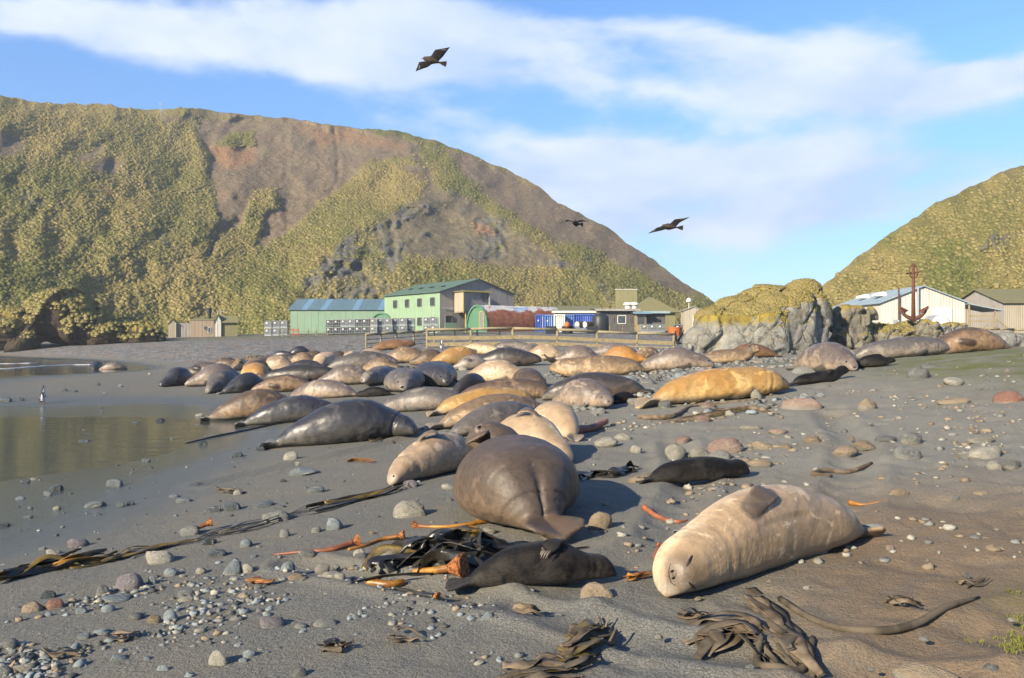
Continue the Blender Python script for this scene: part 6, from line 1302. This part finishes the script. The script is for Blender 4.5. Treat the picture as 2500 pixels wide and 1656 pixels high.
ST = [ # px, foot row, width, height, tone, angular
(386,1375,91,42,'pale',0),(312,1440,72,48,'mauve',1),(464,1308,57,27,'grey',0),(190,1338,55,27,'mauve',0),(131,1357,45,18,'pale',0),(236,1240,57,20,'wet',1),(570,1404,48,48,'blue',1),(603,1400,32,26,'pale',0),(422,1406,45,26,'blue',0),(494,1401,35,20,'pale',0),(703,1402,40,38,'blue',1),(722,1418,40,20,'tan',0),(787,1394,38,24,'pale',0),(810,1416,58,27,'pale',0),(753,1362,42,23,'grey',0),(878,1361,35,24,'pale',0),
(661,1535,84,40,'mauve',0),(795,1531,60,27,'grey',0),(738,1536,40,18,'grey',0),(536,1627,55,48,'pale',1),(608,1608,34,24,'blue',0),(734,1657,40,32,'grey',0),(80,1496,53,34,'tan',0),(137,1486,50,29,'red',0),(201,1498,34,20,'blue',0),(262,1495,38,23,'blue',0),(285,1471,95,24,'blue',1),(251,1454,42,31,'grey',1),(414,1518,40,34,'blue',1),(375,1523,38,27,'tan',0),(331,1514,42,22,'grey',1),(325,1558,36,21,'grey',0),(186,1589,30,21,'blue',1),(23,1586,42,31,'grey',0),(289,1614,45,18,'blue',1),(452,1457,44,23,'grey',0),(456,1468,42,15,'pale',0),(373,1426,24,25,'blue',0),(118,1462,40,28,'dark',0),(510,1330,40,20,'dark',1),(530,1360,50,24,'dark',1),(600,1335,34,22,'blue',1),(400,1640,34,20,'blue',1),(60,1640,60,26,'pale',0),(15,1650,50,30,'grey',0),(250,1550,46,18,'blue',1),(205,1560,34,18,'blue',0),
(1003,1264,90,52,'pale',0),(945,1395,86,56,'pale',1),(1460,1470,90,56,'tan',1),(1469,1294,68,54,'tan',1),(881,1366,34,24,'grey',0),(830,1418,30,22,'pale',0),(1190,1521,40,32,'blue',1),(1192,1303,40,18,'pale',1),(1097,1195,42,18,'pale',0),(1003,1190,38,20,'mauve',0),(2262,1672,160,58,'tan',0),(2420,1640,42,24,'grey',1),
(1954,1000,105,33,'pink',0),(1648,1117,52,36,'pale',0),(1707,1113,48,27,'pale',0),(1770,1108,95,46,'pink',1),(1753,1123,62,26,'grey',0),(1863,1098,60,21,'tan',0),(1986,1082,50,20,'tan',1),(1918,1098,38,15,'tan',0),(2229,1082,60,30,'grey',1),(2214,1121,72,38,'grey',1),(2404,1120,86,32,'pale',0),(2430,1150,46,26,'pale',1),(2467,1143,48,23,'grey',0),(2391,1080,80,21,'pale',1),(2117,998,46,30,'tan',0),(2246,922,58,28,'grey',1),(1857,1138,62,22,'tan',0),(1572,1181,82,30,'tan',0),(1555,1104,34,22,'pale',0),(1665,1080,46,18,'pink',0),(2193,1214,52,26,'tan',0),(2146,1294,75,16,'blue',0),(1625,995,36,20,'grey',1),(1847,973,30,28,'pale',1),(1732,997,42,18,'pink',0),(1715,1029,40,16,'pink',0),(1965,912,70,20,'grey',1),(2160,1080,60,18,'grey',1),(2060,1110,70,26,'tan',1),(2110,1095,60,22,'tan',1),(1900,1060,50,14,'pink',0),(2460,985,70,34,'red',1),(2330,940,60,20,'pale',1),(2270,900,50,14,'grey',0),(1480,1090,60,24,'pale',0),(1520,1075,46,22,'pale',0),(1760,1095,40,16,'grey',0),(2392,1210,40,14,'tan',0),(2330,985,80,16,'tan',0),(1830,1050,60,16,'pale',0),
(1475,915,36,22,'blue',1),(1500,985,40,20,'grey',0),(1550,985,40,16,'grey',0),(1460,1010,40,16,'grey',0),(1410,1000,36,16,'grey',0),(1715,895,34,34,'blue',0),(1600,960,36,18,'grey',0),(1580,940,40,20,'grey',0),(1640,905,30,16,'grey',0),(1690,930,46,24,'grey',0),(1720,915,36,22,'mauve',0),(1760,915,40,22,'mauve',0),(1660,925,30,16,'blue',0),(1540,935,40,20,'blue',0),(1600,930,26,16,'grey',0),(1500,900,24,12,'grey',0),(1390,920,24,10,'pale',0),(1090,925,44,20,'pink',1),(960,908,22,9,'pale',0),(1120,950,26,12,'pale',0),(985,935,24,12,'tan',1),(1130,905,26,10,'pale',0),
(278,1190,44,27,'wet',0),(138,1200,36,21,'dark',1),(116,1211,29,15,'wet',0),(318,1234,22,14,'dark',0),(294,1238,22,16,'wet',0),(520,1252,44,20,'wet',0),(566,1247,48,28,'dark',1),(447,1228,42,16,'wet',0),(425,1216,26,14,'wet',0),(581,1210,26,18,'pale',1),(579,1117,30,18,'dark',0),(637,1102,26,14,'dark',0),(496,1087,24,14,'dark',0),(208,1087,42,16,'dark',1),(210,1066,22,10,'wet',0),(356,1128,22,10,'wet',0),(331,1035,24,9,'wet',0),(392,1031,26,11,'dark',1),(487,1017,20,8,'pale',0),(156,956,20,12,'dark',1),(239,942,14,10,'dark',1),(15,982,28,13,'wet',0),(52,979,18,10,'dark',0),(712,1124,46,25,'pale',0),(738,1162,90,26,'wet',1),(772,1205,44,20,'wet',0),(690,1070,24,12,'wet',0),(668,1088,40,12,'wet',0),(130,1108,20,9,'wet',0),(70,1265,26,10,'wet',0),(12,1287,34,14,'dark',0),(240,1260,18,11,'wet',0),(820,1055,24,10,'wet',0),(890,1055,30,9,'pale',0),(180,958,20,8,'wet',0),(295,945,14,8,'wet',0),(60,1180,30,12,'dark',1),(85,1172,20,8,'pale',0),(50,1220,24,10,'wet',0),(74,1244,14,10,'wet',0),(300,1066,12,6,'wet',0),(640,1240,60,20,'wet',0),(672,1275,80,34,'grey',0),(815,1295,46,36,'blue',1),(770,1300,30,20,'grey',0),(693,1310,30,22,'grey',0),
]
TN = {'grey': 'grey', 'blue': 'blue grey', 'pale': 'pale', 'tan': 'tan', 'pink': 'pinkish', 'red': 'reddish', 'mauve': 'mauve grey', 'dark': 'dark wet', 'wet': 'wet grey'}
def place_of(p, y):
    if y > 1300: return 'in the stony sand at lower left' if p < 900 else 'among the kelp in the foreground' if p < 1650 else 'at the lower right'
    if p < 850 and y > 920: return 'on the wet sand at the left'
    if y < 1045: return 'among the seals in the middle' if p < 1600 else 'on the upper right slope'
    return 'beside the middle seals' if p < 1540 else 'on the sand at the right'
ORD = ['leftmost', 'second', 'third', 'fourth', 'fifth', 'sixth', 'seventh', 'eighth', 'ninth', 'tenth', 'eleventh', 'twelfth', 'thirteenth', 'fourteenth', 'fifteenth', 'sixteenth', 'seventeenth', 'eighteenth', 'nineteenth', 'twentieth']
_grp = {}
for r_ in ST: _grp.setdefault((r_[4], 'angular' if r_[5] else 'rounded', place_of(r_[0], r_[1])), []).append(r_)
for (tone, shp, plc), L_ in _grp.items():
    L_.sort(key=lambda r: r[0])
    for i, r_ in enumerate(L_):
        o = put_stone(*r_); n = len(L_)
        lab = f'{TN[tone]} {shp} stone {plc}' if n == 1 else (f'leftmost of the {TN[tone]} {shp} stones {plc}' if i == 0 else f'rightmost of the {TN[tone]} {shp} stones {plc}' if i == n-1 else f'{ORD[min(i,19)]} from left of the {TN[tone]} {shp} stones {plc}')
        tag(o, lab, 'stone', 'larger beach stones')
# smaller pebbles that can still be told apart, and the fine litter between them
_pr = random.Random(5); cnt = 0
def zone_ok(p, y):
    if y > 1330 and p < 900: return 1.6
    if p < 850 and y > 930: return .16
    if 1350 < p < 2000 and 890 < y < 1060: return .8
    if p >= 1450 and 1000 < y < 1130: return .45
    if p > 2000: return .22
    return .14
while cnt < 150:
    p, y = _pr.uniform(0, 2480), 900+740*_pr.random()**1.1
    if _pr.random() > zone_ok(p, y): continue
    wet = p < 850 and y < 1330; tone = _pr.choice(['wet', 'wet', 'dark', 'pale'] if wet else ['blue', 'grey', 'pale', 'blue', 'grey'] if p < 900 else ['tan', 'pink', 'grey', 'pale', 'grey'])
    w_ = _pr.uniform(11, 22)*(.6+.5*(y-828)/700); o = put_stone(p, y, w_, w_*_pr.uniform(.4, .65), tone, int(_pr.random() < .35)); plc = place_of(p, y)
    tag(o, f'one of the many small {TN[tone]} pebbles {plc}', 'pebble', f'small {TN[tone]} pebbles {plc}'); o.name = 'pebble'; cnt += 1
def litter(name, label, n, sizes, tones, sampler, seed, cat='pebbles'):
    """uncountable small stones: one mesh"""
    rg = np.random.default_rng(seed); bases = [(coords(_SR[i])[::1], None) for i in range(3)]
    th = np.linspace(0, np.pi, 5); ph = np.linspace(0, 2*np.pi, 7, endpoint=False); B = np.stack([np.sin(th)[:, None]*np.cos(ph), np.sin(th)[:, None]*np.sin(ph), np.cos(th)[:, None]+0*ph], -1).reshape(-1, 3); Fb = grid_faces(5, 7, True)
    x, y = sampler(rg, n); n = len(x); z = gz(x, y)+sand_relief(x, y); s = rg.uniform(*sizes, n)*rg.uniform(.5, 1, n); a = rg.uniform(0, 6.28, n); sc = np.stack([s, s*rg.uniform(.55, .95, n), s*rg.uniform(.3, .6, n)], -1)
    V = B[None]*(1+.22*rg.normal(0, 1, (n, len(B), 1)))*sc[:, None]; c, q = np.cos(a)[:, None], np.sin(a)[:, None]
    W_ = np.stack([V[..., 0]*c-V[..., 1]*q+x[:, None], V[..., 0]*q+V[..., 1]*c+y[:, None], V[..., 2]+(z+sc[:, 2]*.35)[:, None]], -1)
    Fs = (Fb[None]+(np.arange(n)*len(B))[:, None, None]).reshape(-1, 4); me = mesh_np(name, W_.reshape(-1, 3), Fs, True)
    tc = np.array(tones)[rg.integers(0, len(tones), n)]*rg.uniform(.7, 1.25, (n, 1)); vattr(me, 'tint', np.repeat(np.clip(tc, 0, 1), len(B), 0))
    if 'litter_stone' not in MATS:
        k = NT('litter_stone', .8, .25); g = k.geo(); k.color(k.mix(k.rng(k.noise(g, 60, 3, .6), .4, .65, 0, .4), k.attr('tint'), (.1, .1, .095))); MATS['litter_stone'] = k.mat
    return tag(obj(name, me, MATS['litter_stone']), label, cat, kind='stuff')
def samp(dens):
    def f(rg, n):
        X_, Y_ = [], []
        while len(X_) < n:
            y = np.exp(rg.uniform(np.log(2.6), np.log(60), 4000)); x = rg.uniform(-.72, .72, 4000)*y; k = rg.random(4000) < dens(x, y)
            X_ += list(x[k]); Y_ += list(y[k])
        return np.array(X_[:n]), np.array(Y_[:n])
    return f
_cl = lambda x, y, s: sstep(-.1, .45, fbm(P3(x, y), s, 3, 40))
GR, BL, PA, TA, DK = (0.140, 0.140, 0.132), (0.174, 0.199, 0.207), (0.248, 0.236, 0.199), (0.199, 0.153, 0.103), (0.049, 0.052, 0.052)
litter('fine_pebbles', 'scattered fine pebbles in the stony sand at lower left', 3000, (.008, .042), [GR, BL, PA, BL, DK, TA], samp(lambda x, y: _cl(x, y, 1.3)*sstep(.4, -1.2, x)*sstep(6.6, 5.2, y)*sstep(-3.9, -3.0, x)*(gz(x, y) > -.4)), 3)
litter('cobbles', 'small cobbles packed between the seals and the mossy rock', 1500, (.05, .17), [GR, GR, BL, PA, TA, GR], samp(lambda x, y: _cl(x, y, .6)*sstep(14, 18, y)*sstep(44, 34, y)*sstep(0, 2.5, x-.02*y)*sstep(.42, .3, x/y)*.9), 4)
litter('sand_pebbles', 'half buried pebbles strewn over the sand at the right', 700, (.015, .07), [TA, GR, PA, TA], samp(lambda x, y: _cl(x, y, .8)*sstep(.0, 1.5, x)*sstep(5, 7, y)*sstep(22, 15, y)), 5)
litter('shore_grit', 'grit and wrack scraps on the wet sand', 500, (.008, .035), [DK, GR, BL, DK], samp(lambda x, y: sstep(1, -3, x)*sstep(6, 8, y)*(gz(x, y) > -.47)*.6), 6)
litter('rubble', 'pale rubble at the foot of the fence and the rocks', 700, (.08, .26), [GR, PA, BL], samp(lambda x, y: sstep(40, 44, y)*sstep(6, 10, x)*sstep(.5, .4, x/y)*_cl(x, y, .3)), 7)
litter('wrack_line', 'dark band of dried wrack along the far shingle', 2600, (.05, .24), [DK, (.10, .075, .045), (.16, .11, .05), DK], samp(lambda x, y: np.clip(np.exp(-((gz(x, y)-.28-.12*fbm(P3(x, y), .15, 2, 3))/.10)**2)*sstep(-4, -9, x)*sstep(30, 40, y)*sstep(.05, .4, fbm(P3(x, y), .25, 3, 8)+.25), 0, 1)), 8, 'seaweed')
# ------------------------------------------------------------------ bull kelp
def kelp_mat(name, c0, c1, rough=.3, spec=.5, scale=8):
    k = NT(name, rough, spec); v = k.geo(); n = k.noise(v, scale, 4, .6); k.color(k.mix(k.rng(n, .35, .65), c0, c1)); k.rough(k.math('ADD', rough-.1, k.math('MULTIPLY', n, .3))); k.bump(k.noise(v, scale*4, 3, .6), .3, .01); return k.mat
KB = kelp_mat('kelp_black', (.010, .010, .010), (.030, .026, .020), .28); KO = kelp_mat('kelp_olive', (.035, .026, .008), (.13, .085, .015), .3); KA = kelp_mat('kelp_amber', (.14, .052, .008), (.31, .145, .018), .4); KR = kelp_mat('kelp_red', (.13, .04, .018), (.25, .085, .035), .5); KD = kelp_mat('kelp_dried', (.075, .052, .032), (.17, .13, .09), .85, .2); KS = kelp_mat('kelp_sandy', (.055, .044, .031), (.105, .085, .061), .9, .15)
KH = kelp_mat('kelp_holdfast', (.035, .016, .010), (.36, .125, .028), .7, .3, 60)
def gpt(p, y, h=0.):
    a = at(p, y); return Vector((a[0], a[1], a[2]+float(sand_relief(a[0], a[1]))+h))
def smooth_path(pts, n):
    P = np.array([tuple(p) for p in pts]); t = np.linspace(0, len(P)-1, n); out = []
    for q in t:
        i = min(int(q), len(P)-2); f = q-i; p0, p1, p2, p3 = P[max(i-1, 0)], P[i], P[i+1], P[min(i+2, len(P)-1)]
        out.append(Vector(tuple(.5*((2*p1)+(-p0+p2)*f+(2*p0-5*p1+4*p2-p3)*f*f+(-p0+3*p1-3*p2+p3)*f**3))))
    return out
def ribbon(name, mat, pts, w0, w1, parent=None, loc=None, twist=0., tw0=0., th=.006, wav=.0, n=22, seed=0):
    """a leathery strap: flat section that twists and ruffles"""
    path = smooth_path(pts, n); V = []; rr = random.Random(seed); ph = rr.uniform(0, 6)
    for i, p in enumerate(path):
        t = i/(n-1); d = (path[min(i+1, n-1)]-path[max(i-1, 0)]).normalized(); s = d.cross(Vector((0, 0, 1))); s = s.normalized() if s.length > 1e-3 else Vector((1, 0, 0)); u = s.cross(d)
        a = R(tw0+twist*t)+wav*.6*math.sin(t*9+ph); s2 = s*math.cos(a)+u*math.sin(a); u2 = u*math.cos(a)-s*math.sin(a); w = (w0+(w1-w0)*t)*(1+.18*math.sin(t*13+ph))*(.35+.65*math.sin(math.pi*min(1, .12+t*.95)))
        for j, f in enumerate((-1, -.35, .35, 1)): V.append(p+s2*f*w+u2*(wav*w*.7*math.sin(t*17+f*2+ph)))
    m_ = len(V); V2 = V+[v-Vector((0, 0, th)) for v in V]; Fs = []
    for i in range(n-1):
        for j in range(3): a = i*4+j; Fs += [(a, a+1, a+5, a+4), (m_+a, m_+a+4, m_+a+5, m_+a+1)]
        Fs += [(i*4, i*4+4, m_+i*4+4, m_+i*4), (i*4+3, m_+i*4+3, m_+i*4+7, i*4+7)]
    for e in (0, (n-1)*4): Fs += [(e+j, m_+e+j, m_+e+j+1, e+j+1) for j in range(3)]
    return obj(name, mesh_np(name, np.array([tuple(v) for v in V2]), Fs, True), mat, parent, loc)
def stalk(name, label, mat, pxs, r, hold=None, knob=None):
    """pxs: (px, row[, height]) along the sand; r: radius or radii"""
    pts = [gpt(a[0], a[1], a[2] if len(a) > 2 else 0.) for a in pxs]; b = pts[0].copy(); path = smooth_path([p-b for p in pts], 18)
    rr = np.interp(np.linspace(0, 1, 18), np.linspace(0, 1, len(r)), r) if isinstance(r, (list, tuple)) else [r]*18
    path = [p+Vector((0, 0, q*.7)) for p, q in zip(path, rr)]; o = empty(name, b); tag(o, label, 'kelp'); MB().tube(path, list(rr), 9).build('stipe', mat, o, smooth=True)
    if hold:                                         # torn-off root end
        e = path[0] if hold > 0 else path[-1]; d = (path[0]-path[1] if hold > 0 else path[-1]-path[-2]).normalized(); q = abs(hold)
        mb = MB(); mb.tube([e-d*q*.2, e+d*q*.5, e+d*q*.95, e+d*q*1.05], [q*.45, q*.75, q, q*.8], 12); V = np.array(mb.v); c = np.array(tuple(e)); V = V+(V-c)*.25*fbm(V, 1.2/q, 3, 5)[:, None]; obj('holdfast', mesh_np('holdfast', V, mb.f, False), KH, o)
    return o
# the black heap
hb = gpt(1120, 1392); hp = empty('kelp_heap', hb); tag(hp, 'glossy black heap of bull kelp straps beside the black pup', 'kelp'); rk = random.Random(3)
for i in range(52):
    cx, cy = rk.gauss(0, .34), rk.gauss(.22, .17); a = rk.gauss(.35, .7); Lh = rk.uniform(.18, .42); hh = max(.02, .17-.35*abs(cx)*.8-.2*abs(cy-.2))+rk.uniform(-.03, .05)
    p0 = Vector((cx-math.cos(a)*Lh, cy-math.sin(a)*Lh*.6, .01)); p3 = Vector((cx+math.cos(a)*Lh, cy+math.sin(a)*Lh*.6, .012)); m1 = p0.lerp(p3, .3)+Vector((rk.gauss(0, .06), rk.gauss(0, .05), hh)); m2 = p0.lerp(p3, .68)+Vector((rk.gauss(0, .06), rk.gauss(0, .05), hh*rk.uniform(.6, 1.1)))
    for q in (p0, p3): q.z = float(gz(hb.x+q.x, hb.y+q.y))-hb.z+.015
    ribbon('strap', KB if rk.random() < .88 else KO, [p0, m1, m2, p3], rk.uniform(.025, .06), rk.uniform(.015, .045), hp, None, rk.uniform(-120, 120), rk.uniform(-50, 50), .004, rk.uniform(.0, .35), 18, i)
stalk('kelp_stalk', 'amber kelp stalk with torn root end lying above the kelp heap', KA, [(1020, 1288), (1080, 1290), (1140, 1284), (1205, 1272)], [.018, .014, .018, .035], .045)
stalk('kelp_stalk', 'yellow kelp stalk at the left foot of the kelp heap', KA, [(897, 1422), (950, 1424), (985, 1416)], [.028, .026, .024])
stalk('kelp_stalk', 'orange kelp stalk running into the large root disc', KA, [(1105, 1412, .03), (1060, 1408, .01), (1010, 1402)], [.030, .024, .02], .09)
stalk('kelp_stalk', 'bent amber kelp stalk with a knob left of the heap', KA, [(975, 1318, .02), (930, 1322), (890, 1336), (850, 1345)], [.02, .017, .015, .012], .04)
stalk('kelp_stalk', 'red kelp stalk with torn root lying left of the kelp heap', KR, [(862, 1336, .02), (800, 1348), (740, 1352), (668, 1356)], [.026, .02, .016, .008], .05)
stalk('kelp_stalk', 'short yellow kelp stalk with bulb beside the heap', KA, [(1110, 1315, .03), (1140, 1300, .03), (1165, 1300)], [.04, .025, .03])
stalk('kelp_stalk', 'dark bent kelp stalk below the heap', KB, [(1060, 1470), (1020, 1462), (1000, 1440), (965, 1430)], [.02, .016, .016, .014], .03)
stalk('kelp_stalk', 'yellow stalk with orange root on the pale stone at left', KA, [(505, 1296, .05), (470, 1302, .02), (445, 1300)], [.022, .016, .012], .045)
stalk('kelp_stalk', 'orange brown kelp piece between the pups', KR, [(1572, 1248), (1605, 1258), (1650, 1266), (1680, 1262)], [.03, .022, .02, .004])
stalk('kelp_stalk', 'small orange kelp piece with a tail behind the cream seal', KA, [(2075, 1225), (2110, 1230), (2170, 1228)], [.03, .012, .006])
stalk('kelp_stalk', 'curled brown kelp stalk beside the cream seal head', KR, [(1610, 1335, .03), (1600, 1360, .01), (1625, 1372), (1650, 1370)], [.022, .02, .016, .01], .03)
stalk('kelp_strand', 'grey sandy kelp stem curving across the lower right sand', KS, [(1905, 1458), (1960, 1500), (2040, 1536), (2140, 1548), (2230, 1528), (2310, 1495), (2390, 1462)], [.018, .019, .020, .022, .022, .02, .008])
stalk('kelp_strand', 'sandy kelp stem looped below the cream seal', KS, [(1860, 1560), (1850, 1605), (1900, 1630), (1960, 1615), (1985, 1570)], [.018, .02, .02, .02, .018])
stalk('kelp_snake', 'stranded kelp stem coiled on bare sand at the right', KD, [(2128, 1128), (2070, 1142), (2020, 1148), (1990, 1158), (1990, 1166), (2030, 1162)], [.016, .03, .03, .03, .028, .02])
stalk('kelp_strand', 'long dark kelp strand running down to the water', KB, [(452, 1084), (520, 1068), (600, 1052), (680, 1036), (720, 1030)], [.012, .02, .022, .022, .02])
stalk('kelp_strand', 'brown kelp frond lying along the golden seal', KD, [(1560, 1022), (1640, 1020), (1690, 990), (1760, 985), (1850, 975)], [.05, .05, .04, .03, .03])
stalk('kelp_strand', 'rust coloured kelp frond behind the cream seal rump', KR, [(1400, 1058), (1440, 1052), (1480, 1040, .05)], [.03, .07, .05])
def strand_bundle(label, pts, nrib, spread, mats, wr, seed, hgt=.03, flat=False):
    rr = random.Random(seed); P = [gpt(*q) for q in pts]; b = P[0].copy(); o = empty('kelp_strand', b); tag(o, label, 'kelp')
    for i in range(nrib):
        i0 = rr.randint(0, max(0, len(P)-4)); i1 = min(len(P)-1, i0+rr.randint(3, 5)); off = rr.gauss(0, spread)
        q = [P[j]-b+Vector((rr.gauss(0, spread*.5), off+rr.gauss(0, spread*.5), .012+abs(rr.gauss(0, hgt)))) for j in range(i0, i1+1)]
        ribbon('strap', rr.choice(mats), q, rr.uniform(*wr), rr.uniform(*wr)*.6, o, None, rr.uniform(-160, 160)*(.2 if flat else 1), rr.uniform(-60, 60)*(.25 if flat else 1), .004, rr.uniform(0, .4), 20, seed*50+i)
    return o
LINE = [(-20, 1432), (40, 1414), (110, 1398), (190, 1386), (260, 1372), (330, 1352), (400, 1338), (470, 1322), (540, 1306), (610, 1292), (680, 1272), (740, 1250), (800, 1238), (870, 1222), (930, 1206), (985, 1192)]
strand_bundle('amber and olive kelp tangle at the left edge of the long wrack line', LINE[:5], 10, .05, [KO, KA, KO, KB], (.02, .05), 2, .05)
strand_bundle('olive kelp straps of the wrack line left of the pale oval stone', LINE[3:8], 6, .07, [KO, KB, KO], (.010, .030), 3, .018, True)
strand_bundle('black kelp straps of the wrack line between the stones', LINE[7:12], 6, .08, [KB, KB, KO], (.008, .024), 4, .015, True)
strand_bundle('black kelp knot of the wrack line reaching the blotched seal', LINE[11:], 10, .09, [KB, KB, KO, KD], (.010, .036), 5, .03)
strand_bundle('torn brown kelp stump at the bottom centre', [(1390, 1610), (1410, 1590), (1440, 1560), (1470, 1540), (1490, 1520)], 14, .07, [KD, KS, KD, KO], (.02, .045), 6, .03, True)
strand_bundle('sandy flat kelp blades below the cream seal head', [(1830, 1440), (1870, 1470), (1900, 1520), (1930, 1570), (1960, 1600)], 9, .08, [KS, KS, KD], (.04, .08), 7, .010, True)
strand_bundle('shredded sandy kelp left of the looped stem', [(1680, 1560), (1740, 1550), (1800, 1540), (1850, 1570), (1880, 1600)], 14, .10, [KS, KD, KS], (.02, .05), 8, .012, True)
strand_bundle('dark kelp straps in the shade of the large dark seal', [(1420, 1170), (1450, 1160), (1500, 1165), (1530, 1150), (1560, 1150)], 8, .08, [KB, KB], (.03, .07), 9, .03)
strand_bundle('brown kelp scraps at the bottom centre edge', [(1230, 1655), (1290, 1645), (1350, 1640), (1400, 1630), (1440, 1625)], 8, .06, [KD, KO, KS], (.02, .05), 10, .015, True)
strand_bundle('kelp scraps under the tail of the tan yellow seal', [(1030, 1052), (1060, 1046), (1090, 1042), (1120, 1048)], 7, .06, [KB, KD, KR], (.03, .06), 12, .03)
strand_bundle('kelp shreds on the cobbles below the golden seal', [(1640, 1030), (1700, 1020), (1760, 1010), (1830, 1000), (1880, 1010)], 8, .12, [KD, KB, KO], (.03, .06), 13, .02)
# moss and grass tufts at the lower right edge and on top of the rock
def tuft_stuff(name, label, spots, mat_c, hgt, seed, nb=26):
    rr = random.Random(seed); mb = MB()
    for x, y, z in spots:
        for b in range(nb):
            a = rr.uniform(0, 6.28); r = abs(rr.gauss(0, hgt*.9)); bx, by = x+math.cos(a)*r, y+math.sin(a)*r; l = hgt*rr.uniform(.5, 1.3); da = rr.uniform(0, 6.28); w = hgt*.07
            o_ = len(mb.v); e = (math.cos(da)*l*.5, math.sin(da)*l*.5)
            mb.v += [(bx-math.sin(da)*w, by+math.cos(da)*w, z-.02), (bx+math.sin(da)*w, by-math.cos(da)*w, z-.02), (bx+e[0]*.4, by+e[1]*.4, z+l*.7), (bx+e[0], by+e[1], z+l*.75)]; mb.f += [(o_, o_+1, o_+2), (o_+1, o_+3, o_+2)]
    return tag(mb.build(name, mat_c), label, 'grass', kind='stuff')
GRS = simple('grass_green', (.12, .125, .03), .8, .45, 5., .2, 0); GRY = simple('grass_yellow', (.30, .26, .06), .85, .4, 1.5, .2, 0)
_sp = []
for i in range(70):
    q = gpt(random.gauss(2500, 45), random.gauss(1530, 55)); _sp.append(tuple(q))
tuft_stuff('sand_moss', 'green mossy grass at the lower right edge of the sand', _sp, GRS, .022, 4, 12)

rs = random.Random(77)
for i, (p_, y_, lab) in enumerate(((990, 1560, 'dark kelp scrap in the bare sand below the heap'), (1290, 1500, 'dark torn kelp scrap with a long shadow right of the blue shard'), (300, 1560, 'brown kelp crumb among the pebbles at lower left'), (160, 1600, 'dark wrack tuft among the pebbles at the lower left corner'), (640, 1430, 'rust coloured kelp root in the stony sand'), (820, 1600, 'thin dark kelp thread near the bottom edge'), (2380, 1420, 'dark kelp scrap half buried at the right'), (2200, 1470, 'small brown kelp scrap right of the long stem'), (1700, 1500, 'brown kelp crumbs left of the looped stem'), (1560, 1420, 'small orange kelp scrap before the cream seal'), (560, 1200, 'dark kelp scrap on the wet sand'), (880, 1130, 'amber kelp shred left of the blotched seal'), (930, 1075, 'dark kelp shred below the near black seal'))):
    strand_bundle(lab, [(p_-34, y_+rs.uniform(-4, 4)), (p_-14, y_+rs.uniform(-6, 6)), (p_+8, y_+rs.uniform(-6, 6)), (p_+32, y_+rs.uniform(-6, 6))], rs.randint(3, 5), .03, [KD, KB, KS] if i not in (4, 9, 11) else [KR, KA], (.008, .026), 100+i, .02, i % 2 == 0)
# ------------------------------------------------------------------ sea haze in the air
def build_haze():
    k = bpy.data.materials.new('haze'); k.use_nodes = True; t = k.node_tree; t.nodes.clear(); o = t.nodes.new('ShaderNodeOutputMaterial'); v = t.nodes.new('ShaderNodeVolumePrincipled')
    v.inputs['Color'].default_value = (.93, .96, 1, 1); v.inputs['Density'].default_value = .0005; v.inputs['Anisotropy'].default_value = .3; t.links.new(v.outputs[0], o.inputs['Volume'])
    mb = MB(); mb.box((0, 230, 36.5), (1000, 560, 79)); h = mb.build('haze', k); tag(h, kind='stuff')
build_haze()
